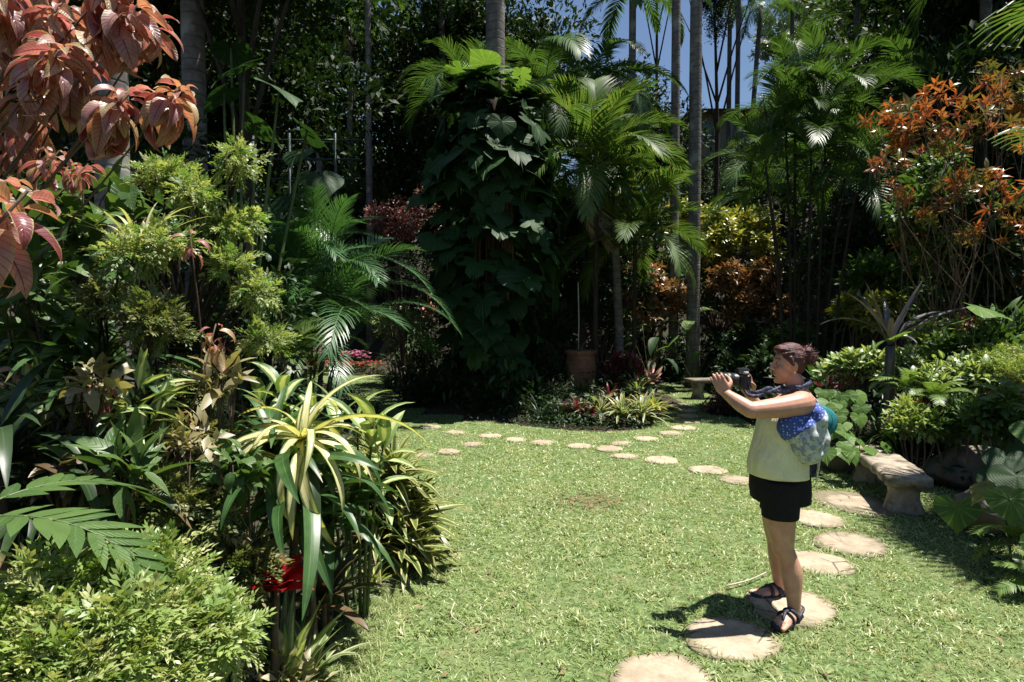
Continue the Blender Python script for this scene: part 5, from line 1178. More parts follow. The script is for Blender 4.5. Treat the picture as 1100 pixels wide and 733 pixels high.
# ================================================================== RIGHT BED
p = W(955, 414, 7.6); root = thing('giant_crinum', 'dark purple plant with long arching leaves like horns in the right bed', 'plant', (p[0], p[1], hz(p[0], p[1])))
z0 = W(955, 372, 7.6)[2]
mb = MB(); tube(mb, curve_pts([(0, 0, -.05), (.01, 0, z0 * .5), (0, 0, z0)], 8), np.linspace(.075, .05, 8), n=10); mb.build('stem', M['purple'], root)
for az, ti, L, a0, a1 in [(1.5, .75, .85, .35, -1.25), (1.75, 1.0, .8, .2, -.6), (-1.4, .7, .95, .3, -.9), (-1.6, .5, 1.25, .25, -.55), (-1.1, 1.0, .75, .1, -.4), (.5, 1.2, .7, 0, -.4), (-.4, 1.15, .7, 0, -.5), (2.6, .9, .6, .2, -.9), (-2.5, .8, .65, .2, -1.0), (1.5, 1.25, .75, 0, -.1), (-1.5, 1.2, .8, 0, -.2), (3.1, .6, .5, .2, -1.2)]:
    mb = MB(); place(mb, leaf_t(1, .1, 12, a0, a1, .4, 'strap', 5), [(0, 0, z0)], az, ti, 0, L * 1.2); mb.build('leaf', M['purple'], root)
rosette('birdnest_fern', 'dark upright bird nest fern between the woman\'s head and the purple plant', 'fern', wg(893, 9.6), 20, 1.0, .13, 'strapgreen', 1.4, .7, .1, -.5, 'lance', z0=.45)
rosette('birdnest_fern', 'second dull bird nest fern low beside the woman\'s hair bun', 'fern', wg(885, 7.7), 18, .6, .09, 'dark', 1.4, .6, .1, -.5, 'lance', z0=.45)
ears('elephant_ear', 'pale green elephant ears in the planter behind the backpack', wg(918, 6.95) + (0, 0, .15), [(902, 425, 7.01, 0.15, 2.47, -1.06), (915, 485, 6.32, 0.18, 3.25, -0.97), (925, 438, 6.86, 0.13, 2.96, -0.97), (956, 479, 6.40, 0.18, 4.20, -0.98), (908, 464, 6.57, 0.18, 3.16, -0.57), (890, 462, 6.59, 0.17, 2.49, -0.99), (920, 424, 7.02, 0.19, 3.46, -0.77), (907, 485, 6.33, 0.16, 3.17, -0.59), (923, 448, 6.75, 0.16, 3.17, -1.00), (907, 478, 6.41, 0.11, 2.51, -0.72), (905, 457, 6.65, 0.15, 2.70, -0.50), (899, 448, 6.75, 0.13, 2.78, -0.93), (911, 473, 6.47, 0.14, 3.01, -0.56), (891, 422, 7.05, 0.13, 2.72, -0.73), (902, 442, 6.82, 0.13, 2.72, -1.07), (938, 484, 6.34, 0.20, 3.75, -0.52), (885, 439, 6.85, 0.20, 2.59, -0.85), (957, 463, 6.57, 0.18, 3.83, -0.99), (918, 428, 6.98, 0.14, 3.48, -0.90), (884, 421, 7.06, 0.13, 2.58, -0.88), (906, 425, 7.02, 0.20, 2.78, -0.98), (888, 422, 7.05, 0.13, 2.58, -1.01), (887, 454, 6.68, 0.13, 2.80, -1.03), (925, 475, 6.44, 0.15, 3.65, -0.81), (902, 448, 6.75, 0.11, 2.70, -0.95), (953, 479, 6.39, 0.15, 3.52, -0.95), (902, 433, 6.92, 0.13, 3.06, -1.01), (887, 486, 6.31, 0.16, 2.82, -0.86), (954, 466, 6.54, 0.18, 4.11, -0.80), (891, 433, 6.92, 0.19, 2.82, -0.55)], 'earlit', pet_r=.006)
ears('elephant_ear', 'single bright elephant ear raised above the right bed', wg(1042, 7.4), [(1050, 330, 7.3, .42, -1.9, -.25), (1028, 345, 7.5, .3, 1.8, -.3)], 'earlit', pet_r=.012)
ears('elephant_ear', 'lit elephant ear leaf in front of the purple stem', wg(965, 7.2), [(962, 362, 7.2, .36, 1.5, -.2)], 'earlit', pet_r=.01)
ears('elephant_ear', 'nearest elephant ear with big veined leaf at the right edge', wg(1125, 3.95), [(1085, 536, 3.9, .2, 2.9, -1.25), (1118, 462, 4.0, .22, 2.2, -.6), (1140, 520, 3.8, .22, -2.8, -.9), (1130, 585, 3.7, .24, 2.9, -1.1)], 'ear', pet_r=.011)
ears('elephant_ear', 'ageing yellow elephant ear leaf drooping over the lawn edge', wg(1095, 4.3), [(1066, 524, 4.3, .22, 1.75, -.3)], 'earyellow', pet_r=.01)
ears('elephant_ear', 'folded limp elephant ear leaf hanging above the shaded lawn', wg(1075, 4.5), [(1028, 545, 4.35, .22, 2.6, -1.35)], 'ear', pet_r=.008)
ears('elephant_ear', 'mottled green leaves leaning out over the brown rock at the right', wg(1098, 5.2), [(1080, 492, 5.0, .26, 2.2, -.7), (1092, 512, 4.8, .26, 2.4, -.8), (1100, 480, 5.2, .26, 1.8, -.5), (1066, 508, 5.0, .22, 2.0, -.7)], 'dark', pet_r=.01)
tuft_plant('lily_tuft', 'glossy green strap tuft at the foot of the purple plant', 'plant', wg(948, 7.1) + (0, 0, .35), 60, .6, .03, 'strapgreen', t0=1.3, t1=.1)
# mixed low planting
RB = [(965, 398, 7.9, 26, 'hosta', 'ov', .13, 'cream green leafed plants at the foot of the purple stem'), (1005, 372, 8.6, 30, 'hosta', 'ov', .14, 'pale cream green leaves under the purple horn tips'), (1045, 362, 8.6, 28, 'lime', 'ov', .13, 'lime green leaves behind the raised elephant ear'), (1075, 395, 7.2, 30, 'lime', 'fi', 1.1, 'lime feathery patch at the right edge of the bed'), (930, 395, 8.6, 30, 'hosta', 'ov', .16, 'cream and green leafed plants behind the purple stem'), (900, 395, 8.9, 24, 'hosta', 'ov', .14, 'cream green leafed patch left of the purple stem'), (990, 385, 8.4, 36, 'lime', 'ov', .13, 'pale lime leafy patch right of the purple stem'), (1030, 380, 8.0, 30, 'mid', 'ov', .14, 'green leafy shrub below the raised elephant ear'),
      (1070, 375, 7.6, 40, 'mid', 'la', .22, 'green lance leafed shrub at the right edge behind the ferns'), (1085, 410, 6.9, 40, 'lime', 'fi', 1.1, 'fine pale shrub at the right edge above the red flowers'), (1045, 412, 7.0, 38, 'hosta', 'ov', .11, 'cream green shrub in the middle of the right bed'), (1005, 420, 6.9, 30, 'hosta', 'ov', .1, 'cream green shrub behind the stone bench'),
      (985, 452, 6.5, 34, 'lime', 'sm', .08, 'small leaved shrub directly behind the far end of the bench'), (1020, 455, 6.4, 36, 'mid', 'sm', .09, 'green small leaved shrub behind the near end of the bench'), (1060, 458, 6.0, 36, 'mid', 'ov', .1, 'mid green leafy shrub above the brown rock'), (960, 480, 7.0, 26, 'dark', 'sm', .08, 'dark low shrub under the elephant ears by the bench'), (1095, 450, 5.8, 40, 'mid', 'ov', .13, 'green leafy shrub at the right edge above the mottled leaves'),
      (1010, 490, 6.9, 26, 'dark', 'sm', .08, 'dark creeping plant behind the bench seat'), (865, 470, 8.9, 26, 'dark', 'sm', .09, 'low dark shrub behind the woman\'s backpack'), (845, 440, 9.8, 30, 'dark', 'ov', .15, 'dark shrub behind the woman\'s shoulder'), (880, 425, 9.2, 26, 'mid', 'la', .2, 'green bush behind the woman\'s neck'),
      (1010, 330, 10.5, 36, 'mid', 'sm', .13, 'leafy shrub in the shade behind the purple horn leaves'), (925, 290, 12.2, 34, 'mid', 'sm', .13, 'sunlit leafy shrub right of the black palm stems'), (955, 300, 12.0, 30, 'mid', 'sm', .13, 'dappled leafy shrub under the feathery palm'), (1060, 310, 9.6, 40, 'dark', 'sm', .13, 'dark shrub under the bare croton stems'), (1095, 340, 8.8, 40, 'dark', 'ov', .16, 'dark broad leaved shrub at the right edge under the small fan palm'),
      (830, 395, 13.5, 30, 'dark', 'ov', .2, 'dark broad shrub behind the woman\'s face'), (850, 370, 14.0, 36, 'mid', 'ov', .2, 'green broad shrub above the woman\'s hair'), (790, 365, 16.5, 30, 'dark', 'ov', .24, 'dark leaves below the orange brown croton'), (905, 350, 12.6, 30, 'dark', 'la', .26, 'dark lance leaved shrub at the foot of the black stems'),
      (1075, 605, 4.55, 20, 'dark', 'sm', .06, 'dark creeping edge plant in the shade at the right of the lawn'), (1030, 556, 5.3, 22, 'dark', 'sm', .06, 'low creeping plant by the front leg of the stone bench')]
TK = {'ov': T_OVATE, 'la': T_LANCE, 'fi': T_FINE, 'sm': T_SMALL}; CNT = {'ov': 380, 'la': 480, 'fi': 1500, 'sm': 1300}
for i, (px, py, Y, r, m, tk, sz, lab) in enumerate(RB):
    bush('bed_shrub', lab, 'shrub', wg(px, Y), clumps(*B(px, py, Y, r, r * .8), 6, .55, 400 + i), CNT[tk], TK[tk], m, sz, group='mixed shrubs of the right bed', shell=.3)
fernm = [frond_t(.6, 24, .15, .024, .8, -.8, .1, .3, 1.3, .9, .1, seed=s, rr=.005, seg=2).mesh('frond', M['fern']) for s in range(3)]
def fern(label, base, n=12, sc=1.0, t0=.8, t1=-.3):
    root = thing('fern', label, 'fern', base, 0, 'ferns of the right bed'); add_fronds(root, (0, 0, .05), n, fernm, t0, t1, 0, sc); return root
fern('bright fern in front of the cream green shrub in the right bed', W(1005, 435, 6.6), 13, .65)
fern('fern beside the strap tuft behind the bench', W(975, 425, 7.0), 12, .65)
fern('fern fronds cut by the right edge below the nearest elephant ear', wg(1118, 4.15) + (0, 0, .12), 12, .8)
fern('tiny fern at the lower right edge of the lawn', wg(1128, 3.75), 10, .55)
fern('fern at the right edge below the green leafy shrub', W(1085, 440, 5.9), 12, .6)
for px, py, Y, m, lab in [(985, 440, 6.7, 'red', 'tiny red flowered plant in the middle of the right bed'), (1012, 405, 7.6, 'redflower', 'red speck of flower left of the cream green shrub'), (1098, 422, 6.5, 'redflower', 'red flowered plant at the right edge of the bed'), (910, 412, 7.9, 'maroon', 'dark red leafy plant left of the strap tuft'), (890, 418, 7.7, 'maroon', 'purple red plant beside the hair bun'), (1040, 345, 7.7, 'maroon', 'wine coloured plant under the raised elephant ear'), (1000, 362, 8.8, 'maroon', 'wine red patch right of the purple horn leaves')]:
    bush('red_plant', lab, 'plant', wg(px, Y), [B(px, py, Y, 10), B(px + 8, py + 5, Y, 8)], 70, T_SMALL, m, .09, stem_r=.006)
# ================================================================== FOREST BEHIND
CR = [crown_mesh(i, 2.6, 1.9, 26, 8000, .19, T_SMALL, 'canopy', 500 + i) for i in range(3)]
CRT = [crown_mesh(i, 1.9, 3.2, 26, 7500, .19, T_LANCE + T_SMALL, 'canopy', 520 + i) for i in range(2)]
CRF = [crown_mesh(i, 3.0, 2.4, 30, 5600, .3, T_SMALL, 'far', 540 + i, sub=.32) for i in range(2)]
FT = []
def ftree(px, Y, h, crown, sc, label, r=.11, bark='barkdark', name='forest_tree', grp='dark trees behind the garden'):
    o = broad_tree(name, label, wg(px, Y), h, r, crown, 2.2, grp, bark, rz=0)
    for c in o.children:
        if c.name.startswith('crown'): c.scale = (sc, sc, sc); c.rotation_euler = (0, 0, rng.uniform(0, 6.28))
    return o
spec = [  # column px, distance, crown height, crown, scale, label
    (-120, 12, 5.5, 0, 1.2, 'dark tree beyond the left edge behind the copperleaf'), (30, 13, 6.0, 1, 1.2, 'dark tree behind the copperleaf near the left edge'), (140, 15, 7.5, 2, 1.3, 'dark tree behind the left grey trunk'),
    (200, 14, 4.2, 0, 1.1, 'low dark tree behind the two left trunks'), (285, 16, 8.0, 1, 1.4, 'dark tree above the giant elephant ear'), (250, 19, 5.0, 3, 1.2, 'narrow dark tree behind the rail fence'), (292, 24, 11.0, 0, 1.6, 'tall dark tree at the top left of centre'),
    (475, 25, 10.0, 4, 1.6, 'tall narrow tree with dappled leaves left of the vine tree'), (490, 26, 5.5, 1, 1.4, 'dark tree left behind the vine covered tree'), (500, 27.5, 9.5, 2, 1.7, 'dark tree right behind the vine covered tree'), (560, 18, 4.5, 0, 1.3, 'dark tree low behind the vine covered tree'),
    (528, 26.5, 11, 3, 1.4, 'dark tree left of the sky gap'), (610, 19, 4.2, 1, 1.2, 'dark tree behind the bright feathery palm'), (650, 22, 6.0, 2, 1.1, 'dark tree under the sky gap'), (690, 23, 5.0, 0, 1.0, 'dark tree behind the slimmer trunk of the pair'), (835, 24, 3.0, 1, 1.0, 'dark tree behind the feathery palm fronds'),
    (1000, 24, 7.5, 2, 1.5, 'dark tree right of the sky gap'), (742, 29, 1.5, 2, .8, 'low dark tree left of the house'), (768, 31, 1.4, 1, .9, 'low dark tree covering the foot of the house'), (812, 30, 1.2, 0, .9, 'low dark tree right of the house'), (262, 8.6, 7.6, 0, .85, 'overhanging dark tree added to shade the giant elephant ear'), (196, 10.5, 7.5, 2, 1.0, 'overhanging dark tree by the two left trunks'), (1010, 20, 10.0, 0, 1.6, 'tall dark tree above the feathery palm'), (985, 17, 7.5, 1, 1.5, 'dark tree behind the orange red croton'), (1040, 15, 8.0, 2, 1.5, 'dark tree behind the croton at upper right'), (1090, 13, 5.5, 0, 1.3, 'dark tree behind the small fan palm'), (1150, 14, 8.0, 1, 1.5, 'dark tree beyond the right edge'),  # overhanging tree over the giant elephant ear is added for its shade
    (1080, 12, 3.0, 3, 1.0, 'low dark tree under the croton at the right edge'), (990, 14, 3.2, 4, .9, 'low dark tree behind the purple horn leaves'),
    (-60, 24, 9, 0, 2.0, 'dark tree far behind the left trunks'), (70, 27, 9, 1, 2.0, 'dark tree far behind the copperleaf'), (180, 25, 7, 2, 2.0, 'dark tree far behind the giant elephant ear'), (270, 29, 11, 0, 2.2, 'tall dark tree far up the left slope'), (350, 30, 6, 1, 2.1, 'dark tree far up behind the green shrub'), (420, 32, 11, 2, 2.2, 'dark tree far behind the grass walk'), (500, 30, 7, 0, 2.0, 'dark tree far behind the vine covered tree'), (560, 28, 9, 1, 1.7, 'dark tree far up left of the sky gap'), (475, 31, 4.5, 2, 1.6, 'low dark tree at the foot of the slope behind the vine tree'), (400, 33, 3.5, 0, 1.7, 'low dark tree beyond the upper lawn'), (300, 24, 3, 1, 1.5, 'low dark tree behind the bushy palm')]
allc = CR + CRT
for px, Y, h, c, sc, lab in spec: ftree(px, Y, h, allc[c], sc, lab)
# airy dark tree against the sky, right of the slimmer palm trunk
ftree(764, 21, 10.6, CRT[1], .5, 'airy dark tree silhouetted against the sky behind the palm trunk pair', .1)
ftree(702, 24, 13.6, CR[2], .42, 'small dark tree crown in the sky left of the palm trunk pair', .08)
# sunlit trees on the skyline
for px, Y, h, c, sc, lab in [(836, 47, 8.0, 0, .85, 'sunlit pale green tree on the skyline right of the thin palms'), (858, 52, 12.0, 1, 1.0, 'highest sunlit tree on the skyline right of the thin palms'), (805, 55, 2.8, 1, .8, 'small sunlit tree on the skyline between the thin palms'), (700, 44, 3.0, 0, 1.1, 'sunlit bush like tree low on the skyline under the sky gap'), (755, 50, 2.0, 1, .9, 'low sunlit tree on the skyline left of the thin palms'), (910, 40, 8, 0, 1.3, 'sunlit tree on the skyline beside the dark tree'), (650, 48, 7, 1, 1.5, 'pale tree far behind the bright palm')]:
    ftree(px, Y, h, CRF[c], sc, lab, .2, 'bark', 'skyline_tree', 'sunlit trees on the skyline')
# thin tall palms in the sky gap
FT_ = frond_mesh('thin', 'palm', L=2.0, n=26, ll=.5, lw=.04, a0=.6, a1=-1.2, vee=.2, hang=1.1)
for px, Y, pt, lab in [(780, 33, -2, 'thin tall palm leftmost in the sky gap'), (789, 31, -30, 'thin tall palm second in the sky gap beside the leftmost'), (803, 32, 6, 'thin tall palm leaning at the right of the sky gap'), (846, 34, 0, 'thin tall palm in front of the sunlit skyline trees'), (476, 24, -25, 'thin grey palm trunk left above the vine covered tree')]:
    b = wg(px, Y); h = W(px, pt, Y)[2] - b[2]
    palm('thin_palm', lab, b, h, .14, .11, 14, FT_, 'palmbarkdark', .4, -1.2, bend=((.5, 0) if px == 803 else (0, 0)), group='thin tall palms')
# slim trunks in the dark left of centre
for px, Y, pt, lab in [(345, 25, 20, 'slim pale stemmed palm in the dark left of centre'), (333, 24, 60, 'dark slim palm beside the slim pale stemmed one'), (378, 26, 30, 'slim palm with a skirt of dead fronds above the mid green shrub'), (398, 24.5, -20, 'slim dark palm right of the one with dead fronds'), (300, 16, -10, 'slim dark palm above the giant elephant ear')]:
    b = wg(px, Y); h = W(px, pt, Y)[2] - b[2]
    o = palm('slim_palm', lab, b, h, .09 * Y / 15, .07 * Y / 15, 9, FRA, 'palmbark', .6, -.9, sc=Y / 17, group='slim palms in the dark left of centre')
    if px == 378: add_fronds(o, (0, 0, h - .2), 7, FRD, -.9, -1.35)
palm('feather_palm', 'dark feathery palm with fronds crossing the sky left of the trunk pair', wg(625, 17), 8.3, .12, .1, 14, FR, 'palmbarkdark', .5, -.8)
palm('feather_palm', 'big dark feathery palm at the top centre', wg(585, 15.5), 7.4, .13, .1, 13, FR, 'palmbarkdark', .4, -.9)
palm('feather_palm', 'palm with blue grey fronds at the top centre left', wg(500, 16), 8.0, .12, .1, 12, FRA, 'palmbarkdark', .4, -.9, sc=1.2)
palm('feather_palm', 'bright fronded palm below the sky left of the slimmer trunk', wg(672, 18.5), 6.3, .1, .09, 11, FRS, 'palmbarkdark', .9, -.6, sc=1.15)
palm('feather_palm', 'leafy palm at the top right above the croton', wg(915, 20), 9.5, .12, .1, 14, FRA, 'palmbarkdark', .6, -.9, sc=1.5)
palm('feather_palm', 'second leafy palm at the top right near the dark slim trunk', wg(985, 14.0), 6.6, .12, .1, 14, FRA, 'palmbarkdark', .6, -.9, sc=1.3)
# slope cover that reads as one mass
def cover(name, label, n, size, mat, seed, hgt, area, cond):
    P = np.stack([rng.uniform(area[0], area[1], n), rng.uniform(area[2], area[3], n)], 1); P = P[cond(P)]
    z = hz(P[:, 0], P[:, 1]) + rng.random(len(P)) * hgt * (.4 + 1.2 * vnoise(P, .5, seed)) * np.where((P[:, 0] < -1) & (P[:, 1] > 6) & (P[:, 1] < 20) & (P[:, 0] > -7), .22, 1); mb = MB()
    place(mb, T_SMALL, np.concatenate([P, z[:, None]], 1), rng.uniform(0, 6.28, len(P)), rng.uniform(-.6, .9, len(P)), rng.uniform(-.8, .8, len(P)), size * rng.uniform(.6, 1.3, len(P)))
    o = mb.build(name, M[mat]); tag(o, label, 'undergrowth', kind='stuff')
bed = lambda P: ~inside(LAWN, P)
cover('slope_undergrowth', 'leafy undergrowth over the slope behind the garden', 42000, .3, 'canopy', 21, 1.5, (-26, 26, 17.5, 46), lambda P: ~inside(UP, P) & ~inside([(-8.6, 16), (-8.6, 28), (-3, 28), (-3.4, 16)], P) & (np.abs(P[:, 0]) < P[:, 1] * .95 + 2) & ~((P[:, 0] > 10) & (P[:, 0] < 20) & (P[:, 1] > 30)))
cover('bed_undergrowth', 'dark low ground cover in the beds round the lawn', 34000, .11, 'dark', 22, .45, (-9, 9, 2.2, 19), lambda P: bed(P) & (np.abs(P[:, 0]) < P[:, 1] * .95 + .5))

# strip of low foliage where the beds meet the lawn
E = np.array(LAWN); seg = [(E[i], E[(i + 1) % len(E)]) for i in range(11, len(E) - 1)]
P = []
for a, b in seg:
    L_ab = np.linalg.norm(b - a); m = int(L_ab * 700)
    if max(a[1], b[1]) < 4.4: continue
    t = rng.random(m)[:, None]; d = (b - a) / L_ab
    P.append(a + (b - a) * t + np.array([d[1], -d[0]]) * rng.uniform(-.6, .6, m)[:, None])
P = np.concatenate(P); P = P[~inside(LAWN, P) | (rng.random(len(P)) < .04)]; P = P[P[:, 1] > 4.2]
P = P[(rng.random(len(P)) < .2 + vnoise(P, 1.7, 40))]
mb = MB(); z = hz(P[:, 0], P[:, 1]) + rng.random(len(P)) ** 1.3 * .16 * (.4 + vnoise(P, 1.2, 41))
place(mb, T_SMALL, np.column_stack([P, z]), rng.uniform(0, 6.28, len(P)), rng.uniform(-.2, 1.1, len(P)), rng.uniform(-.6, .6, len(P)), rng.uniform(.04, .09, len(P)))
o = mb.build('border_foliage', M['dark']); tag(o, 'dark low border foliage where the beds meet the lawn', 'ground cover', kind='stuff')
# ================================================================== THE WOMAN
def skinmat():
    m, nt = newmat('skin'); tc = nd(nt, 'ShaderNodeTexCoord')
    n = nd(nt, 'ShaderNodeTexNoise'); n.inputs['Scale'].default_value = 22; n.inputs['Detail'].default_value = 5; nt.links.new(tc.outputs['Object'], n.inputs['Vector'])
    n2 = nd(nt, 'ShaderNodeTexNoise'); n2.inputs['Scale'].default_value = 6; nt.links.new(tc.outputs['Object'], n2.inputs['Vector'])
    col = mixc(nt, sstep(nt, n.outputs[0], .35, .7), (0.44, 0.235, 0.16), (0.52, 0.29, 0.2)); col = mixc(nt, math_(nt, 'MULTIPLY', sstep(nt, n2.outputs[0], .45, .7), .5), col, (0.45, 0.2, 0.14))
    p = nd(nt, 'ShaderNodeBsdfPrincipled'); nt.links.new(col, p.inputs['Base Color']); p.inputs['Roughness'].default_value = .45; p.inputs['Specular IOR Level'].default_value = .4
    p.inputs['Subsurface Weight'].default_value = .12; p.inputs['Subsurface Radius'].default_value = (.02, .008, .004); p.inputs['Subsurface Scale'].default_value = .5
    o = nd(nt, 'ShaderNodeOutputMaterial'); nt.links.new(p.outputs[0], o.inputs[0]); return m
M['skin'] = skinmat()
M['hair'] = surf('hair', (0.025, 0.007, 0.007), (0.12, 0.024, 0.019), scale=34, stretch=(1, 1, 6), bump=.8, bdist=.01, rough=.4, spec=.5)
M['top'] = surf('tank_top', (0.74, 0.69, 0.42), (0.8, 0.76, 0.5), scale=9, detail=3, bump=.9, bdist=.03, rough=.9, spec=.15, stretch=(1.6, 1.6, .6))
M['shorts'] = surf('black_shorts', (0.008, 0.008, 0.009), (0.014, 0.014, 0.015), scale=50, bump=.15, rough=.85, spec=.2)
M['sandal'] = surf('sandal', (0.02, 0.025, 0.04), (0.045, 0.05, 0.075), scale=40, bump=.2, rough=.5)
M['blackplastic'] = surf('camera_black', (0.012, 0.012, 0.013), (0.02, 0.02, 0.021), scale=80, bump=.15, rough=.4, spec=.5)
M['lensglass'] = surf('lens_glass', (0.01, 0.01, 0.02), (0.015, 0.015, 0.03), scale=5, bump=0, rough=.05, spec=.8)
M['silver'] = surf('camera_silver', (0.4, 0.4, 0.4), (0.5, 0.5, 0.5), scale=40, bump=0, rough=.35)
M['strapblue'] = surf('strap_patterned', (0.01, 0.014, 0.035), (0.11, 0.12, 0.18), scale=60, detail=2, bump=.1, rough=.7)
M['bluebag'] = None
def dotmat(name, base, dot, scale, lo, hi):
    m, nt = newmat(name); tc = nd(nt, 'ShaderNodeTexCoord'); v = nd(nt, 'ShaderNodeTexVoronoi'); v.inputs['Scale'].default_value = scale; v.inputs['Randomness'].default_value = .35
    nt.links.new(tc.outputs['Object'], v.inputs['Vector']); col = mixc(nt, sstep(nt, v.outputs['Distance'], hi, lo), base, dot)
    p = nd(nt, 'ShaderNodeBsdfPrincipled'); nt.links.new(col, p.inputs['Base Color']); p.inputs['Roughness'].default_value = .85; o = nd(nt, 'ShaderNodeOutputMaterial'); nt.links.new(p.outputs[0], o.inputs[0]); return m
M['bluebag'] = dotmat('bag_blue_dots', (0.04, 0.075, 0.3), (0.4, 0.47, 0.66), 58, .2, .34)
M['greybag'] = surf('bag_grey_print', (0.36, 0.39, 0.38), (0.54, 0.56, 0.52), scale=26, detail=2, bump=.2, rough=.9, c3=(0.22, 0.27, 0.33), c3scale=34, c3lo=.52, c3hi=.56)
M['teal'] = surf('teal_cloth', (0.01, 0.11, 0.125), (0.02, 0.17, 0.185), scale=30, bump=.15, rough=.8)
M['navy'] = surf('navy_cloth', (0.012, 0.015, 0.035), (0.03, 0.035, 0.07), scale=30, bump=.15, rough=.8)
M['cord'] = surf('cord_white', (0.5, 0.48, 0.42), (0.6, 0.58, 0.52), scale=50, bump=.1)
M['eyewhite'] = surf('eye_white', (0.3, 0.27, 0.25), (0.34, 0.3, 0.28), scale=5, bump=0, rough=.2)
M['iris'] = surf('eye_iris', (0.03, 0.02, 0.015), (0.05, 0.03, 0.02), scale=5, bump=0, rough=.15)

WB = np.array([W(846, 660, 3.6)[0], 3.6, 0.028])
woman = thing('person', 'woman in pale yellow tank top and black shorts aiming a camera', 'person', WB)
def L_(px, py, Y): return W(px, py, Y) - WB
def ellrings(mb, rings, n=28):
    """rings: (cx, cy, z, half depth in x, half width in y[, tilt of ring about y])"""
    a = np.linspace(0, 2 * PI, n, endpoint=False); V = []
    for r in rings:
        cx, cy, z, hx, hy = r[:5]; tl = r[5] if len(r) > 5 else 0
        x = np.sign(np.cos(a)) * np.abs(np.cos(a)) ** .92 * hx; y = np.sign(np.sin(a)) * np.abs(np.sin(a)) ** .92 * hy
        V.append(np.stack([cx + x, cy + y, z + x * tl], 1))
    k = len(rings); V = np.concatenate(V)
    i, j = np.meshgrid(np.arange(k - 1), np.arange(n), indexing='ij')
    Q = np.stack([i * n + j, i * n + (j + 1) % n, (i + 1) * n + (j + 1) % n, (i + 1) * n + j], -1).reshape(-1, 4)
    c0, c1 = V[:n].mean(0), V[-n:].mean(0); V = np.concatenate([V, [c0, c1]]); m = k * n
    T = [(m, (j + 1) % n, j) for j in range(n)] + [(m + 1, m - n + j, m - n + (j + 1) % n) for j in range(n)]
    mb.add(V, Q, T)
def smooth_rings(r, n):
    r = np.asarray(r, float); t = np.linspace(0, len(r) - 1, n)
    return [curve_pts(r, n)[i] for i in range(n)]
def limb(mb, pts, rad, k=18, n=16, ell=1.0):
    P = curve_pts(pts, k); r = curve_pts([[q, 0, 0] for q in rad], k)[:, 0]
    # round ends
    d0, d1 = nrm(P[0] - P[1]), nrm(P[-1] - P[-2])
    P = np.concatenate([[P[0] + d0 * r[0] * .9], [P[0] + d0 * r[0] * .6], P, [P[-1] + d1 * r[-1] * .6], [P[-1] + d1 * r[-1] * .9]]); r = np.concatenate([[r[0] * .35], [r[0] * .78], r, [r[-1] * .78], [r[-1] * .35]])
    tube(mb, P, r, n=n, ell=ell)
def ball(mb, c, r, n=20, ax=None):
    r = np.broadcast_to(r, (3,)); th = np.linspace(0, PI, n // 2 + 1)[1:-1]; a = np.linspace(0, 2 * PI, n, endpoint=False)
    V = np.array([(math.sin(t) * math.cos(p), math.sin(t) * math.sin(p), math.cos(t)) for t in th for p in a]); V = np.concatenate([V, [(0, 0, 1), (0, 0, -1)]]) * r
    if ax is not None: V = V @ np.asarray(ax, float).T
    V = V + np.asarray(c, float); k = len(th)
    Q = [(i * n + j, (i + 1) * n + j, (i + 1) * n + (j + 1) % n, i * n + (j + 1) % n) for i in range(k - 1) for j in range(n)]
    T = [(k * n, j, (j + 1) % n) for j in range(n)] + [(k * n + 1, (k - 1) * n + (j + 1) % n, (k - 1) * n + j) for j in range(n)]
    mb.add(V, Q, T)

def fused(mb, name, mat, parent, vox, smooth_it=4, fac=.5):
    """melts overlapping pieces into one continuous surface"""
    me = mb.mesh(name + '_raw', None); o = bpy.data.objects.new(name + '_raw', me); COL.objects.link(o)
    r = o.modifiers.new('r', 'REMESH'); r.mode = 'VOXEL'; r.voxel_size = vox; r.use_smooth_shade = True
    s = o.modifiers.new('s', 'SMOOTH'); s.iterations = smooth_it; s.factor = fac
    dg = bpy.context.evaluated_depsgraph_get(); m2 = bpy.data.meshes.new_from_object(o.evaluated_get(dg))
    bpy.data.objects.remove(o); bpy.data.meshes.remove(me)
    m2.name = name; m2.materials.clear(); m2.materials.append(mat)
    for p in m2.polygons: p.use_smooth = True
    return link(name, m2, parent)

# ---- body
YB = 3.6
body = MB()
def ring(px, py, hpx, hy, Y=YB, tilt=0):
    c = L_(px, py, Y); return (c[0], c[1], c[2], hpx * Y / FPX, hy, tilt)
torso = [ring(838, 534, 25, .15), ring(838, 518, 28, .17), ring(837, 503, 28.5, .165), ring(836.5, 488, 27.5, .155), ring(838, 472, 24.5, .145), ring(840, 460, 23.5, .145), ring(843, 447, 23, .158), ring(849, 436, 20, .17), ring(855, 428, 14.5, .165), ring(858, 421, 9.5, .085)]
ellrings(body, smooth_rings(torso, 30))
limb(body, [L_(860, 428, YB), L_(856, 418, YB), L_(852, 407, YB)], [.068, .056, .054], 10)
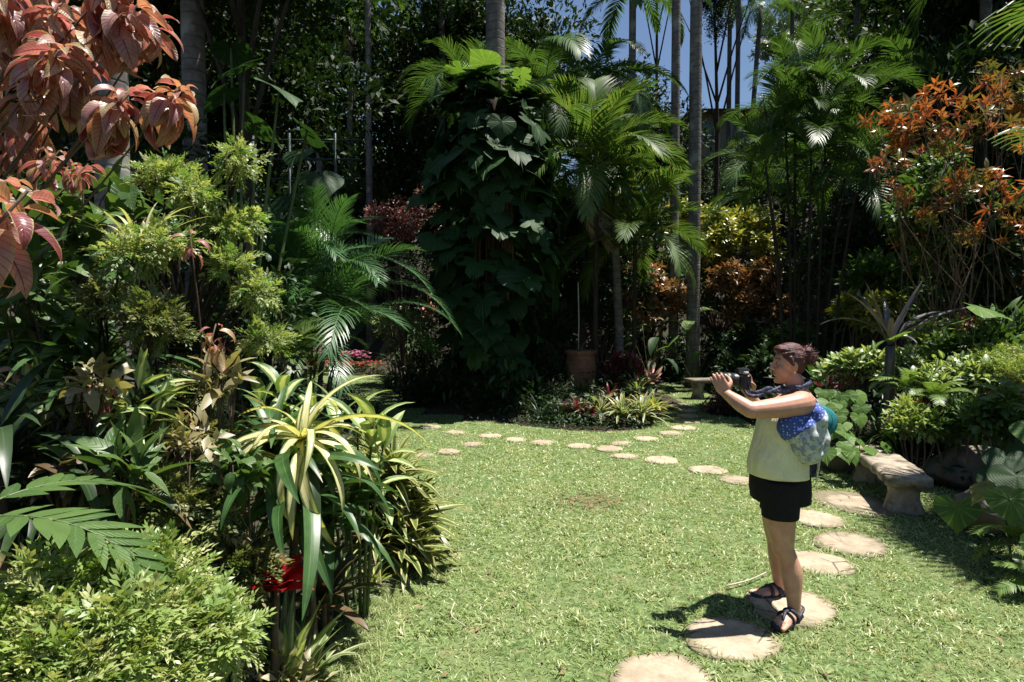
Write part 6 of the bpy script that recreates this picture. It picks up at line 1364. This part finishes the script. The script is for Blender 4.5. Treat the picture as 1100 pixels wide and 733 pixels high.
# head
HS = .9; h0 = len(body.V)
hc = L_(846.5, 391, YB)
s = YB / FPX
ball(body, hc + (.006, 0, .022), (.094, .074, .102))
ball(body, hc + (-.032, 0, -.045), (.062, .056, .075))
limb(body, [hc + (-.02, 0, -.1), hc + (-.072, 0, -.108)], [.036, .024], 8)             # jaw to chin
limb(body, [hc + (-.082, 0, .03), hc + (-.1, 0, -.005), hc + (-.113, 0, -.026)], [.012, .012, .0135], 8, 10)  # nose
ball(body, hc + (-.102, 0, -.033), (.012, .017, .009)); ball(body, hc + (-.086, 0, -.058), (.012, .024, .0075)); ball(body, hc + (-.084, 0, -.071), (.012, .022, .0075))
ball(body, hc + (-.083, 0, .035), (.014, .045, .01)); ball(body, hc + (-.066, -.035, -.03), (.026, .024, .026)); ball(body, hc + (-.066, .035, -.03), (.026, .024, .026))
for sd in (-1, 1):
    ball(body, hc + (.012, sd * .076, -.012), (.02, .009, .032)); ball(body, hc + (.006, sd * .078, -.038), (.009, .007, .011))
for q in body.V[h0:]: q[:] = hc + (q - hc) * HS
# arms
shL, elL, wrL = L_(861, 434, 3.43), L_(807, 441, 3.36), L_(780, 423, 3.46)
limb(body, [shL + (.02, .05, 0), shL, (shL + elL) / 2 + (0, -.005, -.004), elL], [.07, .07, .06, .047], 16)
limb(body, [elL, elL * .55 + wrL * .45 + (0, 0, -.004), wrL], [.047, .043, .028], 14)
shR, elR, wrR = L_(856, 432, 3.78), L_(824, 450, 3.86), L_(804, 423, 3.7)
limb(body, [shR + (.01, -.05, 0), shR, (shR + elR) / 2, elR], [.062, .06, .05, .042], 16)
limb(body, [elR, elR * .55 + wrR * .45, wrR], [.043, .039, .026], 14)
# legs
kneeL, ankL = L_(840.5, 588, 3.5), L_(853, 658, 3.465)
limb(body, [L_(839, 527, 3.51), L_(838, 556, 3.505), kneeL + (.0, 0, .035), kneeL, L_(846.5, 601, 3.495), L_(850.5, 617, 3.49), L_(852.5, 640, 3.47), ankL], [.099, .09, .067, .062, .055, .061, .043, .035], 28, 20)
kneeR, ankR = L_(835, 584, 3.74), L_(840, 634, 3.775)
limb(body, [L_(837, 527, 3.69), L_(835, 556, 3.70), kneeR + (0, 0, .03), kneeR, L_(835, 596, 3.745), L_(837.5, 606, 3.76), L_(838, 623, 3.77), ankR], [.099, .09, .066, .06, .055, .06, .043, .035], 28, 20)
def foot(ank, d):
    d = nrm(np.array([d[0], d[1], 0.])); sd = np.array([-d[1], d[0], 0]); f = np.array([ank[0], ank[1], .03])
    limb(body, [ank, f + (0, 0, .03) - d * .01], [.035, .036], 8)
    limb(body, [f - d * .045, f + d * .02 + (0, 0, .006), f + d * .09, f + d * .145 + (0, 0, -.006)], [.03, .036, .033, .026], 14, 16, 1.0)
    limb(body, [f + d * .06 + sd * .018, f + d * .135 + sd * .022 + (0, 0, -.006)], [.028, .022], 8)
    limb(body, [f + d * .05 - sd * .02, f + d * .125 - sd * .024 + (0, 0, -.006)], [.026, .02], 8)
    for k, (o_, l, r) in enumerate([(.034, .192, .0135), (.014, .19, .0105), (-.003, .182, .01), (-.02, .171, .0095), (-.036, .157, .009)]):
        k_ = o_ * (1 if k_sign[0] > 0 else -1)
        limb(body, [f + d * .12 + sd * k_ + (0, 0, -.008), f + d * l + sd * k_ * 1.15 + (0, 0, -.016)], [r * 1.1, r], 6, 10)
    return f, d, sd
k_sign = [1]
fL = foot(ankL, (-.80, -.60)); k_sign = [-1]
fR = foot(ankR, (-1, -.1))
# hands: palm plate, five bent fingers
def hand(wr, pd, nrmv, fingers, thumb, palm=.085, wid=.04):
    pd = nrm(pd); nv = nrm(nrmv - pd * np.dot(nrmv, pd)); sv = np.cross(nv, pd)
    for o_ in (-1, -.35, .35, 1): limb(body, [wr + sv * o_ * .012, wr + pd * palm * .5 + sv * o_ * wid * .75, wr + pd * palm + sv * o_ * wid * .8], [.015, .0155, .0115], 8, 10)
    for o_, l, c in fingers:
        b = wr + pd * palm + sv * o_ * wid * .85; q = [b - pd * .012]; dv = pd + sv * o_ * .04
        for sg in (.45, .32, .23):
            q.append(q[-1] + nrm(dv) * l * sg); dv = dv * math.cos(c) + nv * math.sin(c)
        limb(body, q, [.0095, .009, .0082, .007], 10, 10)
    b = wr + pd * .025 + sv * thumb[0] * .026; q = [b, b + nrm(pd * .5 + sv * thumb[0] * .8 + nv * .5) * .035, b + nrm(pd * .8 + sv * thumb[0] * .6 + nv * .8) * .066, b + nrm(pd * .9 + sv * thumb[0] * .4 + nv * 1.0) * .088]
    limb(body, q, [.0145, .013, .0105, .0085], 10, 10)
# left hand: palm under and beside the lens, fingers reaching up along it
hand(wrL, L_(772, 409, 3.47) - wrL, np.array([.25, 1, .1]), [(-1, .06, .28), (-.33, .07, .25), (.33, .067, .27), (1, .053, .3)], (1,), .075, .034)
# right hand: closed round the camera grip
hand(wrR, L_(800, 406, 3.7) - wrR, np.array([-.75, -.8, 0]), [(-1, .06, .5), (-.33, .07, .5), (.33, .072, .5), (1, .066, .4)], (-1,))
fused(body, 'body', M['skin'], woman, .0042, 3, .5)

# ---- clothes
def shell(name, mat, rings, thick, n=40, close=True):
    mb = MB(); ellrings(mb, smooth_rings(rings, n), 40); o = mb.build(name, mat, woman); return o
# tank top: loose body, scooped under the arms, two straps
def grow(r, gx, gy): return (r[0], r[1], r[2], r[3] + gx, r[4] + gy)
def cloth_tube(name, mat, rings, parent, n=26, seg=56, folds=.011, fk=7, hem=.006, solid=.004):
    R_ = smooth_rings(rings, n); a = np.linspace(0, 2 * PI, seg, endpoint=False); V = []
    for i, r in enumerate(R_):
        f = 1 + folds * 20 * (np.sin(a * fk + i * .35) * .5 + np.sin(a * (fk * 2 + 1) - i * .22) * .3 + np.sin(a * 3 + i * .5) * .5) * .12
        V.append(np.stack([r[0] + np.cos(a) * r[3] * f, r[1] + np.sin(a) * r[4] * f, np.full(seg, r[2]) + (r[5] * np.cos(a) * r[3] if len(r) > 5 else 0)], 1))
    V = np.concatenate(V); i, j = np.meshgrid(np.arange(n - 1), np.arange(seg), indexing='ij')
    Q = np.stack([i * seg + j, i * seg + (j + 1) % seg, (i + 1) * seg + (j + 1) % seg, (i + 1) * seg + j], -1).reshape(-1, 4)
    mb = MB(); mb.add(V, Q); o = mb.build(name, mat, parent)
    so_ = o.modifiers.new('solid', 'SOLIDIFY'); so_.thickness = solid; so_.offset = 1; return o
t = lambda px, py, hpx, hy, tl=0: ring(px, py, hpx, hy) [:5] + (tl,)
top = cloth_tube('tank_top', M['top'], [t(836.5, 509, 30.6, .182), t(836, 500, 30.8, .178), t(836, 490, 29.8, .17), t(837, 476, 26.6, .16), t(839, 464, 25.2, .158), t(841, 452, 24.6, .165, -.02), t(845, 443, 23, .17, -.1), t(849, 436, 21, .172, -.22)], woman, fk=5)
mb = MB()
for sy in (-1, 1):
    y = sy * .085
    pts = [L_(832, 438, YB) + (0, y, 0), L_(845, 430, YB) + (0, y * 1.05, 0), L_(857, 422.5, YB) + (0, y * 1.05, .012), L_(869, 430, YB) + (0, y * 1.05, .004), L_(873, 442, YB) + (0, y, 0)]
    c = curve_pts(pts, 14); tube(mb, c, .017, n=10, ell=.3)
mb.build('shoulder_straps', M['top'], woman)
# shorts: hips plus two legs, one garment
sm = MB()
ellrings(sm, smooth_rings([ring(837, 500, 29.0, .17), ring(837.5, 512, 30.0, .178), ring(837.5, 524, 30.4, .184), ring(838, 536, 29.5, .184)], 16))
for (px, Y, hem, fr) in ((838, 3.505, 556, 2), (834, 3.7, 551, 0)):
    P = [L_(839, 518, 3.6 + (Y - 3.6) * .85), L_(838.5, 534, 3.6 + (Y - 3.6) * .95), L_(px, hem, Y)]
    q = curve_pts(P, 12); tube(sm, q, np.linspace(.118, .104, 12), n=24)
o = fused(sm, 'shorts', M['shorts'], woman, .006, 3, .5)
# hair cap, bun, eyes, brows
hm = MB(); ball(hm, hc + (.018, 0, .042), (.096, .083, .09)); ball(hm, hc + (.06, 0, .008), (.055, .07, .085)); ball(hm, hc + (-.05, 0, .098), (.045, .055, .032)); ball(hm, hc + (.012, 0, .09), (.09, .07, .055))
ball(hm, hc + (.118, 0, .052), (.058, .06, .056)); ball(hm, hc + (.15, .012, .035), (.034, .04, .04)); ball(hm, hc + (.12, -.03, .085), (.03, .03, .03))
for sd in (-1, 1): limb(hm, [hc + (-.015, sd * .07, .05), hc + (.0, sd * .077, .0), hc + (.004, sd * .074, -.02)], [.014, .01, .005], 8, 8)
def head_fit(o):
    o.scale = (HS, HS, HS); o.location = [float(v) for v in hc * (1 - HS)]; return o
head_fit(fused(hm, 'hair', M['hair'], woman, .005, 3, .4))
mb = MB()
for k in range(240):
    d = nrm(rng.normal(size=3)); d[1] *= 1.0; c0 = hc + (.122, 0, .05); p0 = c0 + d * .05; tg = nrm(np.cross(d, rng.normal(size=3)))
    tube(mb, curve_pts([p0, p0 + tg * .02 + d * .012, p0 + tg * .035 + d * rng.uniform(.01, .03) + (0, 0, -.004)], 5), np.linspace(.0022, .0008, 5), n=3)
for k in range(420):
    th = rng.uniform(-1.3, 1.3); y = math.sin(th) * .074
    tube(mb, curve_pts([hc + (-.06 + .01 * rng.normal(), y * .75, .1 - abs(y) * .5), hc + (.0, y * 1.08, .128 - abs(y) * .7 + rng.normal() * .004), hc + (.06, y * .95, .11 - abs(y) * .6), hc + (.1, y * .5, .07)] + ([hc + (.13 + .02 * rng.random(), y * .5 + .02 * rng.normal(), .08 + .03 * rng.normal())] if k % 5 == 0 else []), 9), .0016, n=3)
head_fit(mb.build('hair_strands', M['hair'], woman))
for sd in (-1, 1):
    mb = MB(); ball(mb, hc + (-.0785, sd * .031, .008), .011, 16); e = head_fit(mb.build('eye', M['eyewhite'], woman))
    mb = MB(); ball(mb, hc + (-.089, sd * .032, .007), (.004, .0058, .0058), 12); mb.build('iris', M['iris'], e)
    mb = MB(); tube(mb, curve_pts([hc + (-.093, sd * .015, .033), hc + (-.09, sd * .034, .038), hc + (-.072, sd * .052, .031)], 7), .0038, n=6); head_fit(mb.build('eyebrow', M['hair'], woman))
M['lips'] = surf('lips', (0.36, 0.12, 0.1), (0.42, 0.15, 0.12), scale=40, bump=0, rough=.4)
mb = MB(); ball(mb, hc + (-.0905, 0, -.0645), (.0095, .021, .0085), 14); head_fit(mb.build('lips', M['lips'], woman))
M['gold'] = surf('earring', (0.5, 0.4, 0.2), (0.55, 0.45, 0.22), scale=5, bump=0, rough=.25)
mb = MB(); tube(mb, curve_pts([hc + (.006, -.086, -.048), hc + (.006, -.088, -.066)], 4), .0035, n=6); head_fit(mb.build('earring', M['gold'], woman))
# scarf-like camera strap round the neck
mb = MB(); nc = L_(856.5, 415, YB); n_ = 28; a = np.linspace(0, 2 * PI, n_, endpoint=False)
ringp = np.stack([nc[0] + np.cos(a) * .076 - .006, nc[1] + np.sin(a) * .074, nc[2] + np.cos(a) * .022 + .004 * np.sin(a * 5)], 1)
tube(mb, np.concatenate([ringp, ringp[:1]]), .011, n=10, ell=1.9, cap=False); mb.build('neck_scarf', M['strapblue'], woman)
# sandals
for (f, d, sd), sgn in ((fL, 1), (fR, -1)):
    mb = MB(); n_ = 36; V = []
    prof = [(-.062, .026), (-.055, .033), (0, .036), (.06, .042), (.11, .049), (.15, .05), (.185, .04), (.205, .018)]
    px_ = np.array([p[0] for p in prof]); pw_ = np.array([p[1] for p in prof]); xx = np.linspace(-.066, .208, 22); ww = np.interp(xx, px_, pw_); ww[0] = .012; ww[-1] = .01
    ou = [f + d * x + sd * w_ for x, w_ in zip(xx, ww)] + [f + d * x - sd * w_ for x, w_ in zip(xx[::-1], ww[::-1])]
    k = len(ou)
    for zz, sc_ in ((-.03, .96), (-.027, 1.0), (-.014, 1.0), (-.008, .97)):
        c = np.mean(ou, 0); V += [(*(c + (q - c) * sc_)[:2], .03 + zz) for q in ou]
    V += [(*np.mean(ou, 0)[:2], .0), (*np.mean(ou, 0)[:2], .022)]
    Q = [(i * k + j, i * k + (j + 1) % k, (i + 1) * k + (j + 1) % k, (i + 1) * k + j) for i in range(3) for j in range(k)]
    T = [(4 * k, (j + 1) % k, j) for j in range(k)] + [(4 * k + 1, 3 * k + j, 3 * k + (j + 1) % k) for j in range(k)]
    mb.add(V, Q, T); sn = mb.build('sandal', M['sandal'], woman)
    st = MB()
    def arc(x, w0, h, r, dx=0):
        return curve_pts([f + d * x - sd * w0 + (0, 0, -.014), f + d * (x + dx * .5) - sd * w0 * .8 + (0, 0, h * .55), f + d * (x + dx) + (0, 0, h), f + d * (x + dx * .5) + sd * w0 * .8 + (0, 0, h * .55), f + d * x + sd * w0 + (0, 0, -.014)], 16)
    tube(st, arc(.02, .046, .05, .01, .03), .014, n=8, ell=.35); tube(st, arc(.085, .05, .042, .01), .012, n=8, ell=.35)
    tube(st, curve_pts([f + d * .05 + (0, 0, .052), f + d * .1 + (0, 0, .04), f + d * .15 + sd * .012 * sgn + (0, 0, .012)], 8), .009, n=8, ell=.45)
    tube(st, curve_pts([f + d * .02 + sd * .042, f - d * .05 + sd * .03 + (0, 0, .03), f - d * .068 + (0, 0, .035), f - d * .05 - sd * .03 + (0, 0, .03), f + d * .02 - sd * .042], 14), .009, n=8, ell=.4)
    st.build('straps', M['sandal'], sn)

# ---- camera in her hands
cb = W(797.5, 409.5, 3.61); ct = thing('camera', 'black camera with lens held up in the woman\'s hands', 'camera', cb); ct.scale = (1.15, 1.12, 1.12)
mb = MB()
bm = bmesh.new(); bmesh.ops.create_cube(bm, size=1)
for v in bm.verts: v.co = (v.co.x * .05, v.co.y * .13, v.co.z * .085)
bmesh.ops.bevel(bm, geom=bm.edges[:], offset=.011, segments=3, affect='EDGES')
r_ = bmesh.ops.create_cube(bm, size=1)
for v in r_['verts']: v.co = (v.co.x * .055, v.co.y * .05 * (.6 if v.co.z > 0 else 1), v.co.z * .03 + .055)
r_ = bmesh.ops.create_cube(bm, size=1)
for v in r_['verts']: v.co = (v.co.x * .045 - .02, v.co.y * .035 + .05, v.co.z * .075)
me = bpy.data.meshes.new('camera_body'); bm.to_mesh(me); bm.free(); me.materials.append(M['blackplastic']); link('camera_body', me, ct)
mb = MB(); R_l = np.array([(0, 0, 0)])
ang = np.linspace(0, 2 * PI, 28, endpoint=False); V = []
lp = [(.02, .036), (.034, .038), (.04, .036), (.06, .036), (.062, .039), (.085, .039), (.088, .036), (.105, .037), (.11, .041), (.128, .042), (.13, .038), (.122, .034)]
for x, r in lp: V += [(-x, math.cos(q) * r, math.sin(q) * r + .004 + .06 * max(0, x - .02)) for q in ang]
k = len(lp); Q = [(i * 28 + j, i * 28 + (j + 1) % 28, (i + 1) * 28 + (j + 1) % 28, (i + 1) * 28 + j) for i in range(k - 1) for j in range(28)]
mb.add(V, Q); ln = mb.build('lens', M['blackplastic'], ct)
mb = MB(); ball(mb, (-.118, 0, .01), (.006, .034, .034), 20); mb.build('lens_glass', M['lensglass'], ln)
mb = MB(); tube(mb, [(.0, -.05, .043), (0, -.05, .055)], .012, n=14); mb.build('dial', M['silver'], ct)
def ribbon(name, parent, pts, w_, mat, vert=True, th=.002, n=20):
    c = curve_pts(pts, n); mb = MB(); tube(mb, c, th, n=8, ell=w_ / th if not vert else 1.0)
    if vert:
        mb = MB(); V = []
        for i in range(n):
            for dz, dy in ((w_, -th), (w_, th), (-w_, th), (-w_, -th)): V.append(c[i] + (0, dy, dz))
        Q = [(i * 4 + j, i * 4 + (j + 1) % 4, (i + 1) * 4 + (j + 1) % 4, (i + 1) * 4 + j) for i in range(n - 1) for j in range(4)]; mb.add(V, Q)
    return mb.build(name, mat, parent)
wl = lambda px, py, Y: (W(px, py, Y) - cb) / (1.15, 1.12, 1.12)
ribbon('camera_strap', ct, [wl(803, 408, 3.54), wl(806, 420, 3.52), wl(815, 421.5, 3.5), wl(826, 417, 3.5), wl(836, 421, 3.52), wl(846, 420, 3.54), wl(855, 416, 3.53)], .010, M['strapblue'], th=.004)
ribbon('camera_strap', ct, [wl(799, 418, 3.53), wl(803, 424, 3.5), wl(812, 426, 3.49), wl(821, 423, 3.5), wl(830, 420, 3.5), wl(838, 416, 3.53)], .009, M['strapblue'], th=.004)

# ---- bag on her back, hat tied to it
bgp = W(868, 470, 3.5); bag = thing('backpack', 'blue dotted and grey patterned drawstring backpack on the woman\'s back', 'bag', bgp)
bl = lambda px, py, Y: W(px, py, Y) - bgp
mb = MB()
ball(mb, bl(863, 467, 3.47), (.105, .145, .155), 28); ball(mb, bl(871, 449, 3.48), (.07, .15, .1), 28); ball(mb, bl(866, 482, 3.47), (.085, .125, .095), 24); ball(mb, bl(851, 459, 3.42), (.085, .075, .09), 24); ball(mb, bl(876, 470, 3.5), (.055, .13, .12), 24)
raw = fused(mb, 'bag_raw', M['greybag'], None, .007, 5, .5)
rm = raw.data; nv_ = len(rm.vertices); co = np.zeros(nv_ * 3, np.float32); rm.vertices.foreach_get('co', co); co = co.reshape(-1, 3)
co = co + .004 * np.stack([0 * co[:, 0], np.sin(co[:, 0] * 70 + co[:, 2] * 30) + np.sin(co[:, 2] * 90 - co[:, 0] * 40), 0 * co[:, 0]], 1)
pa, pb = bl(839, 474, 3.44), bl(880, 441, 3.44); sl_ = (pb[2] - pa[2]) / (pb[0] - pa[0])
fq = np.array([list(p.vertices) for p in rm.polygons if len(p.vertices) == 4]); ce = co[fq].mean(1)
up_ = ce[:, 2] > pa[2] + sl_ * (ce[:, 0] - pa[0]) + .006 * np.sin(ce[:, 0] * 40)
bpy.data.objects.remove(raw)
for nm, mt_, mk in (('bag_body', 'greybag', ~up_), ('blue_panel', 'bluebag', up_)):
    mb = MB(); mb.add(co, fq[mk]); o = mb.build(nm, M[mt_], bag)
    bm = bmesh.new(); bm.from_mesh(o.data); bmesh.ops.delete(bm, geom=[v for v in bm.verts if not v.link_faces], context='VERTS'); bm.to_mesh(o.data); bm.free()
ribbon('strap', bag, [bl(874, 437, 3.44), bl(870, 428, 3.45), bl(863, 423.5, 3.5), bl(856, 427, 3.5)], .006, M['cord'], th=.004, n=12)
mb = MB(); tube(mb, curve_pts([bl(881, 452, 3.46), bl(882, 475, 3.44), bl(880, 500, 3.44), bl(877, 517, 3.45)], 10), .005, n=6); tube(mb, curve_pts([bl(876, 490, 3.46), bl(879, 503, 3.45), bl(876, 521, 3.46)], 8), .0045, n=6); mb.build('drawcord', M['cord'], bag)
mb = MB(); V = []
for i in range(8):
    for j in range(6):
        V.append(bl(868 + j * 1.9 + .8 * math.sin(i), 486 + i * 3.7, 3.5 + .012 * math.sin(j * 1.7 + i * .5)))
mb.add(V, [(i * 6 + j, i * 6 + j + 1, (i + 1) * 6 + j + 1, (i + 1) * 6 + j) for i in range(7) for j in range(5)]); o = mb.build('hanging_cloth', M['strapblue'], bag); q_ = o.modifiers.new('s', 'SOLIDIFY'); q_.thickness = .006
hp = W(883, 452, 3.55); hat = thing('hat', 'teal sun hat hanging on the back of the backpack', 'hat', hp)
# crown bowl opening towards +X, brim around it
mb = MB(); prof = [(0, .07), (.03, .068), (.055, .055), (.068, .03), (.074, 0), (.1, -.006), (.118, -.02), (.121, -.018), (.1, -.0), (.076, .006), (.07, .03), (.057, .06), (0, .076)]
lathe(mb, prof, 32, wob=.03); hm_ = mb.build('hat_body', M['teal'], hat); hm_.rotation_euler = (.5, -1.25, .9); hm_.scale = (.78, .78, .5)
mb = MB(); lathe(mb, [(.0755, .004), (.078, .012), (.0745, .028), (.0725, .027)], 32, wob=.03); bd = mb.build('band', M['navy'], hm_)
